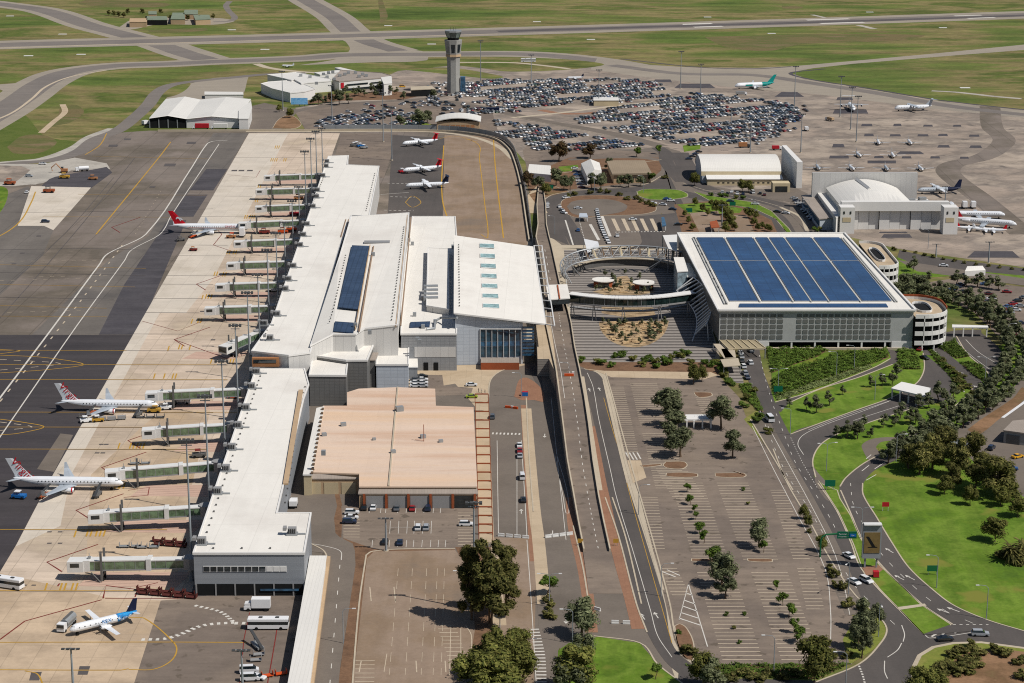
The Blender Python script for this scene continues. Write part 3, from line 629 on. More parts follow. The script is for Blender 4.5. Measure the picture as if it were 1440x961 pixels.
island('1280 990,1281 940,1290 922,1310 910,1340 904,1380 903,1440 911,1520 930,1520 1000', 'drylawn', 'roundabout', sm=False, rim=1.2)
sheet('bare_ground', '1345 925,1375 915,1440 918,1500 935,1500 990,1330 990,1330 950', 'dirt', 13, True)
lines('road_markings', [('1068 500,1078 540,1087 570,1103 612,1118 650,1140 685,1165 725,1185 765', .18, 3, 6), ('1055 530,1066 570,1083 615,1105 665,1135 712,1160 755,1180 790,1205 828,1240 862,1265 885', .18, 3, 6),
    ('1112 616,1128 650,1150 688', .2, 1, 1.5), ('1130 640,1122 625,1130 612,1160 598,1210 580,1250 565', .22), ('1137 605,1180 588,1255 563', .2), ('1200 592,1290 563', .2),
    ('1196 680,1200 710,1215 740,1240 780,1290 830,1330 860,1370 878', .18, 3, 6), ('1340 879,1390 879', .3, .8, 1), ('1268 880,1272 893,1270 903', .25), ('1268 905,1262 915,1248 925', .25), ('1244 930,1244 945,1248 955', .25),
    ('1300 893,1345 884', .5), ('1310 896,1330 884', .6), ('1325 893,1340 882', .6), ('1342 891,1352 886', .6), ('1300 893,1308 898,1368 890', .25),
    ('1208 937,1213 950,1217 965', .5, .8, .8), ('1345 480,1365 500,1400 526', .2), ('1358 478,1375 495,1402 512', .2), ('1330 515,1320 500,1312 492', .18), ('1340 530,1352 540', .3), ('1352 545,1356 552', .5), ('1312 545,1326 552', .2), ('1225 640,1218 646', .3), ('1245 650,1230 660', .3), ('1232 668,1218 676', .3), ('1222 655,1212 663', .3), ('1252 634,1243 641', .4)], 'white_line', 6.2)
# arrows painted on the right-hand carriageway
mb = MB()
def arrow(x, y, ang, sc_=1.0):
    c = P(x, y); ca, sa = math.cos(ang), math.sin(ang)
    for poly in (((-.15, -2), (.15, -2), (.15, 1), (-.15, 1)), ((-.7, .8), (.7, .8), (0, 2.4))):
        mb.poly([(c[0]+(a*ca-b*sa)*sc_, c[1]+(a*sa+b*ca)*sc_, 6.4*E0) for a, b in poly])
for q in ((1251, 775, .4), (1265, 813, .5), (1280, 813, .5), (1327, 860, .7), (1341, 858, .7), (904, 868, .2), (923, 866, .2), (829, 549, .1), (843, 548, .1), (777, 750, 3.1), (796, 873, 3.1), (733, 720, 0), (766, 613, 3.1), (1374, 545, .4), (1250, 640, -.8), (1350, 524, .7), (1313, 494, .6), (829, 735, .1), (840, 790, .1)):
    arrow(*q)
o = mb.build('road_markings', M['white_line']); o['kind'] = 'structure'
# upper right: yard, road and staff car park beyond the ramps
sheet('road', '1265 352,1300 360,1440 378,1560 392,1560 402,1440 388,1330 378,1285 372,1262 362', 'road', 4.6)
sheet('lawn', '1262 360,1300 368,1440 384,1560 396,1560 404,1440 394,1345 388,1290 392,1262 400', 'lawn', 4.4)
sheet('road', '1262 366,1300 372,1440 392,1560 408,1560 420,1440 402,1350 390,1290 382', 'road_old', 4.9)
sheet('car_park_surface', '1290 400,1340 392,1440 404,1560 420,1560 560,1450 500,1400 470,1370 440,1330 420', 'carpark', 4.5)
sheet('lawn', '1425 480,1440 478,1560 470,1560 500,1430 495', 'lawn', 4.8)
sheet('yard', '1330 615,1420 550,1440 530,1560 500,1560 720,1440 700,1400 670,1370 650', 'road_old', 4.5)
sheet('dirt_strip', '1360 605,1380 590,1425 560,1438 545,1442 560,1405 590,1375 612', 'dirt', 5, True)
lines('yard_edge', [('1410 588,1445 563', 1.2)], 'white', 7)
# roads around the upper roundabout
sheet('road', '745 200,765 196,900 190,940 200,958 215,970 240,1000 262,1060 272,1100 283,1140 300,1160 330,1100 335,960 335,930 300,912 345,790 345,770 330,752 290,775 252,752 270,740 240', 'road_old', 2.6)
sheet('car_park_surface', '745 200,735 212,745 255,790 250,850 252,915 245,930 230,925 215,870 212', 'carpark', 3.0)
sheet('mulch_bed', '748 245,770 262,745 272,738 250', 'mulch', 3.4)
sheet('verge', '770 235,800 222,930 222,930 240,912 255,850 262,790 268,745 277,750 262', 'mulch', 3.4)
sheet('lawn', '785 235,812 232,815 240,790 242', 'lawn', 3.8); sheet('car_park_surface', '805 236,825 236,830 262,812 266', 'carpark', 3.8)
strip('road', '762 330,756 300,758 288,775 276,800 270,860 266,900 262,930 250,936 238,930 225', '800 345,790 320,780 300,782 290,800 281,840 277,880 278,930 285,950 300,975 330,990 345', 'road', 4)
ribbon('road', '925 208,935 215,938 230,950 245,960 256', 9, 'road', 4.1)
ribbon('road', '800 225,850 222,900 222,932 226', 7, 'road_old', 3.9)
ribbon('road', '955 215,965 235,975 255,1000 268,1060 280,1100 290,1130 305,1150 330', 12, 'road', 4.05)
ribbon('road', '950 270,1000 281,1050 290,1085 303,1105 330', 12, 'road', 4.2)
ribbon('road', '780 290,800 320,815 345', 9, 'road', 4.3)
strip('road', '890 305,900 345,790 350', '950 300,975 345,980 350', 'road', 4.15)
island('788 292,790 283,805 277,840 275,875 277,900 283,922 290,922 297,900 302,850 304,815 307,800 303', 'mulch')
sheet('turning_circle', '797 291,805 284,830 281,862 282,882 290,878 297,860 301.5,830 305,805 301', 'road_old', 12.5, True)
island('895 270,905 267,930 266.5,955 268,967 273,967 277,945 281,915 281,898 276', 'lawn', 'roundabout')
island('975 270,1000 276,1060 285,1085 297,1110 322,1115 330,1108 330,1090 308,1060 294,1000 284', 'lawn', 'median_lawn', sm=False)
sheet('car_park_surface', '970 300,1010 297,1020 330,985 330', 'lot_tan', 4.5); sheet('car_park_surface', '1025 303,1050 303,1062 330,1035 330', 'lot_tan', 4.5)
sheet('verge', '948 288,1000 283,1050 292,1085 310,1095 332,960 332', 'mulch', 4.35)
sheet('lawn', '952 288,1000 285,1045 294,1040 300,970 302', 'lawn', 4.42)
lines('road_markings', [('%g 308,%g 325' % (x, x+8), 2.0) for x in (862, 876, 889, 902, 916)], 'faded_line', 6)
lines('road_markings', [('865 327,937 326', 1.3, .8, .9), ('846 303,858 333', 1.6), ('795 310,806 345', .8), ('830 316,842 338', 1.6), ('815 312,824 345', .4, 2, 2)], 'white_line', 6)
sheet('footpath', '755 262,765 290,770 300,745 300,742 275', 'paving', 4)
sheet('verge', '744 274,775 262,800 270,765 278,756 290', 'dirt', 4.4)
# far car parks
sheet('car_park_surface', '415 152,450 146,480 142,600 132,640 130,700 128,720 112,860 108,960 118,1090 130,1140 150,1160 200,1130 218,1000 222,960 214,930 206,900 210,740 214,700 184,430 184', 'ga_apron', 2.5)
sheet('car_park_surface', '415 158,450 148,600 140,690 150,700 184,430 184', 'carpark', 2.9)
ribbon('road', '620 142,680 152,760 170,860 188,930 206', 11, 'road_old', 3.3)
ribbon('road', '378 184,395 172,405 160,440 152,500 145,590 140,640 132', 9, 'road_old', 3.4)
island('383 181,390 170,402 163,415 165,424 175,415 181', 'dirt')
sheet('yard', '345 184,352 150,372 145,420 155,395 184', 'road_old', 3.0)
sheet('verge', '415 148,460 134,545 128,600 133,570 140,480 142', 'mulch', 3.2)
ribbon('red_paving', '760 155,790 160,820 160,852 157', 7, 'brickpave', 3.5)
ribbon('footpath', '720 166,780 160,860 150,940 142', 5, 'kerb', 3.6)
sheet('lawn', '560 180,575 172,610 176,612 181,590 182', 'lawn', 3.4, True)
sheet('lawn', '960 205,985 203,985 210,962 214', 'lawn', 3.6)
sheet('yard', '985 268,1120 265,1140 275,1140 290,1060 275', 'road_old', 4.0)
ribbon('road_edge', '1098 292,1125 305,1135 325', 2, 'kerb', 4.6)
sheet('car_park_surface', '1112 280,1135 278,1150 330,1140 332,1110 300', 'road_old', 4.3)

kerbs(['1182 690,1197 724,1211 756,1238 794,1296 850,1340 879', '1213 680,1214 697,1232 727,1255 765,1279 800,1314 832,1343 853,1390 873,1440 888', '1150 680,1176 718,1197 765,1209 797,1235 829,1267 861,1299 893',
       '1112 611,1155 595,1205 577,1255 559,1287 541,1297 528,1300 515,1298 497', '1147 672,1143 647,1155 625,1180 610,1230 592,1290 573', '1297 600,1255 630,1215 652,1190 672,1181 685', '1342 572,1365 553,1367 545',
       '1090 566,1130 555,1180 537,1230 517,1252 505', '1112 566,1155 547,1205 532,1255 513', '1087 632,1107 680,1138 733,1168 788,1203 838,1238 870,1247 886,1240 903,1209 934,1147 960', '1344 472,1362 500,1387 522,1391 537,1384 552',
       '852 525,862 560,878 620,895 680,918 760,942 850,950 895,968 930,1010 948', '848 535,858 580,872 640,882 680', '851 700,870 755,895 850,910 890', '861 700,880 757,902 850', '806 740,820 800,828 850', '835 895,900 905,925 935,960 962',
       '740 560,744 640,750 720', '687 560,690 535,705 522,733 515', '515 781,524 776,560 773,640 772', '515 781,505 850,494 985', '461 790,450 870,436 985', '437 765,455 775,462 790', '745 270,775 262,800 268,860 264,905 260,930 248', '758 290,775 275,800 270', '1000 283,1060 294,1090 308,1108 330', '960 258,1000 270,1060 281,1100 292',
       '700 160,760 172,850 190', '780 245,850 236,930 225', '1115 690,1085 640,1055 590'], .45)
# ------------------------------------------------------------------ building helpers (footprints surveyed as roof outlines at height z)
def outward(pts, d):
    n = len(pts); a = sum(pts[i][0]*pts[(i+1) % n][1]-pts[(i+1) % n][0]*pts[i][1] for i in range(n))
    if a < 0: pts = list(reversed(pts))
    out = []
    for i in range(n):
        p = Vector(pts[i][:2]); a = Vector(pts[i-1][:2]); b = Vector(pts[(i+1) % n][:2])
        u = (p-a).normalized(); v = (b-p).normalized(); n1 = Vector((u.y, -u.x)); n2 = Vector((v.y, -v.x)); m = (n1+n2)
        if m.length < 1e-4: m = n1
        m.normalize(); k = d/max(.35, m.dot(n1)); out.append(tuple(p+m*k))
    return out, a
def block(root, s, z, zb, roof, wall, over=.25, th=.45, rim=0.0, nm=('wall', 'roof'), sink=None):
    pts = pp(s) if isinstance(s, str) else s
    zs = z if isinstance(z, (list, tuple)) else [z]*len(pts)
    g = [P(x, y, zz) for (x, y), zz in zip(pts, zs)]
    a = sum(g[i][0]*g[(i+1) % len(g)][1]-g[(i+1) % len(g)][0]*g[i][1] for i in range(len(g)))
    if a < 0: g.reverse(); zs = list(reversed(zs))
    mb = MB(); fl = [p[:2] for p in g]
    mb.prism(fl, zb, [q-th for q in zs]); mb.build(nm[0], wall if not isinstance(wall, str) else M[wall], root)
    mb = MB(); o_, _ = outward(fl, over)
    if _sgn(fl) < 0: o_.reverse()
    mb.prism(o_, [q-th for q in zs], list(zs), 1, 0, True)
    if rim:
        i_, _ = outward(fl, over-.5)
        n = len(fl)
        for i in range(n):
            j = (i+1) % n
            mb.prism([o_[i], o_[j], i_[j], i_[i]], [zs[i]+.002, zs[j]+.002, zs[j]+.002, zs[i]+.002], [zs[i]+rim, zs[j]+rim, zs[j]+rim, zs[i]+rim], 1)
    return mb.build(nm[1], [M[roof], M['wall_white'] if roof.startswith('white') else M[roof]], root)
def _sgn(f): return sum(f[i][0]*f[(i+1) % len(f)][1]-f[(i+1) % len(f)][0]*f[i][1] for i in range(len(f)))
def bar(mb, pa, pb, wid, z0, z1, m=0):      # box along the line pa-pb (world xy)
    dx, dy = pb[0]-pa[0], pb[1]-pa[1]; l = math.hypot(dx, dy) or 1; nx, ny = -dy/l*wid/2, dx/l*wid/2
    za = z0 if isinstance(z0, (list, tuple)) else (z0, z0); zb = z1 if isinstance(z1, (list, tuple)) else (z1, z1)
    mb.prism([(pa[0]-nx, pa[1]-ny), (pb[0]-nx, pb[1]-ny), (pb[0]+nx, pb[1]+ny), (pa[0]+nx, pa[1]+ny)], [za[0], za[1], za[1], za[0]], [zb[0], zb[1], zb[1], zb[0]], m, None, True)
def front_quads(mb, Y, x0, x1, z0, z1, nx, nz, gap=.25, m=0, d=.06):     # panels on a wall facing -Y
    dx = (x1-x0)/nx; dz = (z1-z0)/nz
    for i in range(nx):
        for j in range(nz):
            a, b, c, e = x0+i*dx+gap/2, x0+(i+1)*dx-gap/2, z0+j*dz+gap/2, z0+(j+1)*dz-gap/2
            mb.poly(((a, Y-d, c), (b, Y-d, c), (b, Y-d, e), (a, Y-d, e)), m)
def side_quads(mb, X, y0, y1, z0, z1, ny, nz, gap=.25, m=0, d=.06):
    dy = (y1-y0)/ny; dz = (z1-z0)/nz
    for i in range(ny):
        for j in range(nz):
            a, b, c, e = y0+i*dy+gap/2, y0+(i+1)*dy-gap/2, z0+j*dz+gap/2, z0+(j+1)*dz-gap/2
            mb.poly(((X+d, a, c), (X+d, b, c), (X+d, b, e), (X+d, a, e)), m)
def wallpanels(name, c1, c2, w_, h_, line=.12):
    m, nt, b = newmat(name)
    tc = nt.nodes.new('ShaderNodeTexCoord'); sp = nt.nodes.new('ShaderNodeSeparateXYZ'); nt.links.new(tc.outputs['Object'], sp.inputs[0])
    ad = nt.nodes.new('ShaderNodeMath'); ad.operation = 'ADD'; nt.links.new(sp.outputs[0], ad.inputs[0]); nt.links.new(sp.outputs[1], ad.inputs[1])
    cb = nt.nodes.new('ShaderNodeCombineXYZ'); nt.links.new(ad.outputs[0], cb.inputs[0]); nt.links.new(sp.outputs[2], cb.inputs[1])
    br = nt.nodes.new('ShaderNodeTexBrick'); br.offset = 0; br.inputs['Scale'].default_value = 1
    br.inputs['Brick Width'].default_value = w_; br.inputs['Row Height'].default_value = h_; br.inputs['Mortar Size'].default_value = line
    br.inputs['Color1'].default_value = lin(c1); br.inputs['Color2'].default_value = dim(lin(c1), .92); br.inputs['Mortar'].default_value = lin(c2)
    nt.links.new(cb.outputs[0], br.inputs['Vector']); nt.links.new(br.outputs[0], b.inputs['Base Color']); b.inputs['Roughness'].default_value = .55
    return m
M['panel_grey'] = wallpanels('grey_cladding_panels', '8b8d8f', '6f7173', 1.8, 1.2, .05)
M['panel_dark'] = wallpanels('dark_cladding_panels', '696866', '555452', 1.8, 1.2, .06)
M['panel_silver'] = wallpanels('silver_cladding_panels', 'b3bac2', '939aa3', 2.6, 1.4, .05)
M['panel_white'] = wallpanels('pale_cladding_panels', 'c2c0bc', 'a5a3a0', 3.0, 20, .06)
M['corr_grey'] = wallpanels('horizontal_ribbed_cladding', '8c9095', '7a7e84', 60, .35, .05)
M['louvre'] = wallpanels('horizontal_louvres', '8a8783', '625f5c', 60, .6, .2)
M['ribbed'] = wallpanels('ribbed_concrete', '8b857d', '6b665f', 60, 1.0, .14)

# ------------------------------------------------------------------ terminal
zB = Z(350, 778, 838); zA = zB+4.6; zC = zA+3.0; zD = 15.0
tl = P(350, 838)
term = thing('terminal_building', 'long white-roofed passenger terminal stretching up from the bottom left, solar panels on its middle roof', 'airport terminal', tl, world=True)
block(term, '360 519,428 519,434 541,427 560,389 722,437 722,427.5 778,272 778', zB, 0, 'white_roof', 'corr_grey', rim=.25)
block(term, '462 220,490 219,488 232,533 234,519 304,494 303,478 346,446 460,436 496,406 500,354 494,382 455,425 330', zA, 0, 'white_roof', 'panel_white', rim=.25)
block(term, '494 305,575 299.5,559 457,512 462,500 470,468 470,437 486,446 460,478 360', [zC, zC+1.2, zC+1.2, zC, zC, zC, zA+.9, zA+.6, zC], 0, 'white_roof', 'panel_white', rim=.2)
block(term, '580 305,640 305,642 333,642 470,564 470,566 400', zD, 0, 'white_roof', 'panel_grey', rim=.3)
block(term, '602 349,631 350,631 435,600 430', zD+2.6, zD, 'white_roof', 'panel_white', rim=.2)
block(term, '453 462,532 461,527 480,516 507,487 507,440 500,450 484', 13.5, 0, 'white_roof', 'panel_dark', rim=.3)
block(term, '440 503,489 507,486.5 528.5,435 528', 12.0, 0, 'white_roof', 'panel_dark', rim=.3)
block(term, '533 479,575 479,574 513,529 513', 9.3, 0, 'white_roof', 'panel_silver', rim=.25)
block(term, '517 496,531 496,527 506,516 506', 11.0, 0, 'grey_metal_roof', 'panel_dark')
block(term, '575 500,586 500,587 516,574 516', 5, 0, 'white_roof', 'panel_grey')
# check-in hall under the big sloping roof
zE0, zE1 = Z(640, 440, 515), Z(640, 440, 515)-5.0
def zE(x): return zE0+(zE1-zE0)*(x-638)/(767-638)
hall = [(638.5, 331), (750, 345), (767, 455.5), (638, 440)]
g = [P(x, y, zE(x)) for x, y in hall]
mb = MB(); fl = [p[:2] for p in g]
wl = [(fl[0][0]+.5, fl[0][1]), (fl[1][0]-9, fl[1][1]-1), (fl[2][0]-9, fl[2][1]+1.5), (fl[3][0]+.5, fl[3][1]+1.5)]
mb.prism(wl, 0, [zE0-.7, zE1-.2, zE1-.2, zE0-.7]); mb.build('hall_wall', M['panel_silver'], term)
mb = MB(); mb.prism(fl, [zE0-.6, zE1-.6, zE1-.6, zE0-.6], [zE0, zE1, zE1, zE0], 1, 0, True); mb.build('hall_roof', [M['white_roof'], M['wall_white']], term)
# louvre frame on the east eave
mb = MB(); a0, a1 = P(751, 345, zE1), P(767.5, 455.5, zE1); b0, b1 = P(762, 345, zE1), P(780, 457.5, zE1)
for a, b in ((a0, a1), (b0, b1)): bar(mb, a, b, .45, zE1-.5, zE1)
for k in range(12):
    t = k/11; bar(mb, [a0[i]+(a1[i]-a0[i])*t for i in (0, 1)], [b0[i]+(b1[i]-b0[i])*t for i in (0, 1)], .4, zE1-.4, zE1-.05)
mb.build('eave_frame', M['whitesteel'], term)
# seam on hall roof
for k in range(7):
    t = k/6; y = 342.5+t*84.5; x0 = 674.5+4.5*t; w_ = 20+2.6*t
    q = [P(x, yy, zE(x)+.12) for x, yy in ((x0, y), (x0+w_, y+.6), (x0+w_+.6, y+6.8), (x0, y+5.6))]
    mb = MB(); mb.poly(list(reversed(q)))
    sk = mb.build('skylight', M['skylight'], term)
    fr_ = MB()
    for i in range(4): fr_.tube([q[i], q[(i+1) % 4]], .12, 4)
    sub_part('frame', fr_, M['whitesteel'], sk)
# hall end wall: curtain glazing
yE = P(700, 452, zE(700))[1]+1.5
xa, xb = P(675, 470, 14)[0], P(733, 470, 14)[0]
def lerp(a, b, t): return a+(b-a)*t
wa, wb = wl[3], wl[2]
def on_wall(x, d=.12): t = (x-wa[0])/(wb[0]-wa[0]); return lerp(wa[1], wb[1], t)-d
mb = MB(); fr = MB(); zt, zm = 14.6, 3.2
for i in range(7):
    x0, x1 = lerp(xa, xb, i/7), lerp(xa, xb, (i+1)/7)
    for j, (q0, q1) in enumerate(((9.6, zt), (7.6, 9.4), (zm, 7.4))):
        mb.poly(((x0+.15, on_wall(x0), q0), (x1-.15, on_wall(x1), q0), (x1-.15, on_wall(x1), q1), (x0+.15, on_wall(x0), q1)), 1 if j == 1 else 0)
    fr.box(x0-.12, x0+.12, on_wall(x0, .45), on_wall(x0, .02), 0, zt+.3)
fr.box(xb-.12, xb+.12, on_wall(xb, .45), on_wall(xb, .02), 0, zt+.3); fr.box(xa, xb, on_wall(xa, .4), on_wall(xa, .02), zt, zt+.3)
mb.build('curtain_glazing', [glass('blue_tinted_glass', '24404f'), M['glass_blue']], term); fr.build('mullion', M['whitesteel'], term)
mb = MB()
for k in range(9): mb.box(xb+.5, xb+5.2, on_wall(xb, .6), on_wall(xb, .02), 3.5+k*1.4, 3.5+k*1.4+.8)
mb.build('sun_louvre', M['glass_blue'], term)
mb = MB(); mb.box(lerp(xa, xb, .02), lerp(xa, xb, .95), on_wall(xa, 8), on_wall(xa, .3), 0, 3.0, 0, 1); mb.build('cafe_extension', [M['rust'], M['grey_metal_roof']], term)
# roof details
def roofmark(nm, pts, z, mat, d=.15):
    mb = MB(); q = [P(x, y, z+d) for x, y in pts]
    if _sgn(q) < 0: q.reverse()
    mb.poly(q); return mb.build(nm, M[mat], term)
def slab(nm, pts, z, h, mat, parent=None):
    mb = MB(); q = [P(x, y, z+h)[:2] for x, y in pts]; mb.prism(q, z+.01, z+h); return mb.build(nm, M[mat], parent or term)
slab('solar_panel', pp('495 345,519 346,504 435,476 432'), zC+.7, .35, 'solar_grey')
slab('solar_panel', pp('471 452,499 454,497 468,469 466'), zC+.2, .3, 'solar_grey'); slab('solar_panel', pp('468 468.5,496.5 470.5,495.5 477,467 473'), 13.6, .3, 'solar_grey')
slab('solar_panel', pp('577 453,605 452,604 459,576 460'), zD, .5, 'solar_grey')
for s in ('524.5 346,526 346,506 465,504 465', '577.5 306,579 306,564.5 457,562.5 457'):
    slab('roof_gutter', pp(s), zC+.5, .5, 'gutter_brown')
slab('roof_gutter', pp('486 308,487 308,480 333,478.6 333'), zA, .4, 'gutter_brown'); slab('roof_gutter', pp('490 308,491 308,485 333,483.6 333'), zA, .4, 'gutter_brown')
mb = MB()
for a, b in (((525, 344), (505, 462)), ((577, 303), (562, 458))):
    pa, pb = P(*a, zC+1.1), P(*b, zC+1.1)
    bar(mb, (pa[0]-1.5, pa[1]), (pb[0]-1.5, pb[1]), .25, zC+.4, zC+1.25)
mb.build('roof_upstand', M['wall_tan'], term)
mb = MB()
q0, q1 = P(512, 340, zC+1), P(549, 336, zC+1.3); mb.obox(((q0[0]+q1[0])/2, q0[1], zC+.6), q1[0]-q0[0], 4.5, .5, R(1), 0)
mb.build('plant_pit', M['wall_grey'], term)
mb = MB(); mb.obox(P(606, 417, zD), 8, 14, 1.4); mb.build('roof_plant', M['wall_grey'], term)
for k in range(4): mb = MB(); mb.obox(sub(P(606, 407+k*5.5, zD+1.41), (0, 0, 0)), 6, 2.2, 1.8, .1); mb.build('roof_plant', M['steel'], term)
for (x, y) in pp('575 340,580 345,525 360,620 375,622 415,587 480,590 483,595 462,612 455,640 450,583 445,520 470,500 460,455 640,640 345,637 350'):
    mb = MB(); mb.obox(P(x, y, zC+.5 if x < 560 and y < 500 else zB if y > 500 else zD), 1.4, 1.4, 1.6); mb.build('roof_vent', M['steel'], term)
vent = MB(); vent.box(-1.6, 1.6, -1.2, 1.2, 0, .5, 1); vent.box(-1.2, 1.2, -.9, .9, .5, 2.2, 0); vent.box(-2.6, -1.6, -1.0, 1.0, 1.5, 2.4, 0); vent.box(1.7, 3.8, -.35, .35, 0, .4, 1)
for k in range(4): vent.box(-1.0+k*.55, -.8+k*.55, -1.05, -.92, .7, 2.0, 2)
vo = None
for i, (x, y) in enumerate(pp('460 229.5,459 236,454.5 249.5,446.7 270,445.5 279,440.5 293,432 318,427 333,422.5 347.5,413 377,406 395.5,401.7 409.5,390 445,380 479,372 458,361 526,354 547,346 577,335 602,326 633,318 663,306 695,284 766,411 752')):
    if y > 500: zz = zB
    else: zz = zA
    if vo is None: vo = vent.build('roof_cowl', [M['wall_grey'], M['steel'], M['dark']], None); c = vo
    else: c = vo.copy(); COL.objects.link(c)
    p = P(x, y, zz); c.parent = term; c.location = sub(p, tl)
# windows of the near pier head
yF = P(350, 778, zB)[1]
xw0, xw1 = P(284, 800, 9)[0], P(402, 800, 9)[0]
mb = MB(); mb.box(xw0, xw1, yF-.12, yF-.02, 7.2, 9.0, 1)
for i in range(12): mb.box(lerp(xw0, xw1, i/12)+.15, lerp(xw0, xw1, (i+1)/12)-.15, yF-.2, yF-.13, 7.4, 8.8, 0 if i < 9 else 2)
mb.build('window_band', [M['glass'], M['whitesteel'], M['wall_white']], term)
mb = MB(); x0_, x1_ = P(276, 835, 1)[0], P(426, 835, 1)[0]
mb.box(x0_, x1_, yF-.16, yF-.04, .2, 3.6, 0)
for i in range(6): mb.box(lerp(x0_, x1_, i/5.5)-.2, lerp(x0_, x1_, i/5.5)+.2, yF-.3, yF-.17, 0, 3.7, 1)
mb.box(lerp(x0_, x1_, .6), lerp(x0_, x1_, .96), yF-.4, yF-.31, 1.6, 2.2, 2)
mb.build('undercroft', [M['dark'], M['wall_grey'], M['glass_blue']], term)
mb = MB(); qa, qb = P(356, 512, zB+2.5), P(390, 512, zB+2.5); yA = P(380, 498, zA)[1]
mb.box(qa[0]-1, qb[0], yA-1.4, yA+.3, zB+.02, zA-1.2); mb.build('orange_wall_panel', M['orange'], term)
mb = MB(); mb.box(qa[0]-.5, qa[0]+8, yA-1.55, yA-1.42, zB+1.5, zB+2.8); mb.build('window', M['glass'], term)
mb = MB()
for s, z in (('429 545,421 570,409 660,399 718', zB), ('366 530,330 634,284 770', zB), ('455 250,425 325,372 475', zA+.0), ('527 245,514 300', zA), ('486 360,470 430,462 458', zC), ('568 320,560 380,550 455', zC+1.1), ('645 345,646 435', zE0-.2), ('300 772,420 772', zB)):
    a_ = smooth([P(x, y, z) for x, y in pp(s)], 3); 
    for a, b in zip(a_, a_[1:]):
        n = int(math.dist(a, b)/5)
        for k in range(n): q = [lerp(a[i], b[i], k/n) for i in range(3)]; mb.obox(q, .5, .5, .45)
mb.build('safety_anchors', M['wall_dark'], term)  # small boxes stand for rows of roof safety anchors
# east parapet of pier
mb = MB(); pa, pb = P(423, 548, zB+.6), P(401.5, 680, zB+.6); bar(mb, pa, pb, 1.6, zB+.02, zB+.6, 0); mb.build('roof_walkway', M['wall_tan'], term)
# doors on the grey wall of block D
yD = P(600, 470, zD)[1]
for x in (600, 614): mb = MB(); q = P(x, 512, 1); mb.box(q[0]-.9, q[0]+.9, yD-.15, yD-.03, 0, 3.4); mb.build('service_door', M['dark'], term)
mb = MB(); a, b = P(583, 486, 10), P(641, 486, 10); mb.box(a[0], b[0], yD-.09, yD-.02, 5.6, 9.8); mb.build('wall_panel', M['panel_white'], term)
mb = MB(); mb.tube([P(643, 447, zD+5), P(620, 447, zD+2), P(612, 452, zD+1), P(611, 462, zD+.5), P(600, 463, zD+.5)], .5, 6); mb.build('roof_duct', M['steel'], term)

# white covered walkway at bottom
r_ = thing('covered_walkway', 'long straight white covered walkway running down beside the service road', 'walkway roof', P(440, 900), world=True)
block(r_, '437 782,458 782,431 985,402 985', 4.6, 0, 'white_seam', 'wall_white', over=.3, th=.3)
mb = MB(); a, b = P(461, 788, 0), P(435, 985, 0); bar(mb, a, b, 1.6, .02, 1.3); mb.build('planter_wall', M['wall_tan'], r_)

# tan building
zK = Z(590, 685, 711)
tan = thing('baggage_hall', 'large tan metal-roofed building with roller doors between the white pier and the arrivals road', 'building', P(590, 709), world=True)
block(tan, '455 571,489 571,489 552,505 547,559 545,611 547,612 571,665 573,670 684,506 684,506 666,440 664', zK+.9, 0, 'tan_roof', 'wall_tan', rim=0)
mb = MB(); q = [P(x, y, zK+.95) for x, y in ((558.3, 545), (560.2, 545), (547.8, 684), (545.6, 684))]; mb.prism([p[:2] for p in q], zK+.92, zK+1.25); mb.build('roof_ridge', M['kerb'], tan)
block(tan, '446 574,455 572,438 667,427 667', zK+1.1, 0, 'white_seam', 'wall_beige', rim=0)
block(tan, '506 686,670 686,671 694,505 694', [zK+.4, zK+.4, zK-1.2, zK-1.2], 0, 'grey_metal_roof', 'wall_tan', th=.3)
block(tan, '429 667,505 667,504 673,429 673', [zK+.4, zK+.4, zK-.8, zK-.8], 0, 'grey_metal_roof', 'wall_tan', th=.3)
yk = P(590, 694, zK-1.2)[1]
x0_, x1_ = P(513, 703, 2)[0], P(668, 703, 2)[0]
for i in range(5):
    mb = MB(); a, b = lerp(x0_, x1_, i/5)+.6, lerp(x0_, x1_, (i+1)/5)-.6
    mb.box(a, b, yk-.12, yk-.02, 0, 4.2); mb.build('roller_door', M['wall_grey'] if i < 4 else M['glass'], tan)
for i in range(6): mb = MB(); q = lerp(x0_, x1_, i/5); mb.box(q-.35, q+.35, yk-.5, yk-.14, 0, 4.9); mb.build('door_pier', M['rust'], tan)
yk2 = P(460, 673, zK-.8)[1]; x0_, x1_ = P(430, 685, 2)[0], P(503, 685, 2)[0]
for i in range(3):
    mb = MB(); mb.box(lerp(x0_, x1_, i/3)+.5, lerp(x0_, x1_, (i+1)/3)-.5, yk2-.12, yk2-.02, 0, 4.0); mb.build('roller_door', M['wall_beige'], tan)
for x, y, s in ((483, 599, .9), (562, 578, 1.3), (526, 619, .6), (553, 637, .8), (595, 616, .9), (620, 622, .7), (456, 613, .8)):
    mb = MB(); mb.obox(P(x, y, zK+.92), 2*s, 1.6*s, 1.3*s, .3); mb.build('roof_vent', M['steel'], tan)
mb = MB(); q = P(596, 621, zK+.92); mb.tube([q, (q[0], q[1], q[2]+6)], .12, 5); mb.tube([(q[0], q[1], q[2]+.4), (q[0]-3, q[1]+.5, q[2]+.4)], .1, 5); mb.build('roof_mast', M['rust'], tan)
mb = MB()
for k in range(16):
    q = P(455-k*1.0-1.2, 576+k*6.0, zK+1.2); mb.obox(q, .8, 1.4, .5, 0)
mb.build('gutter_bracket', M['bark'], tan)
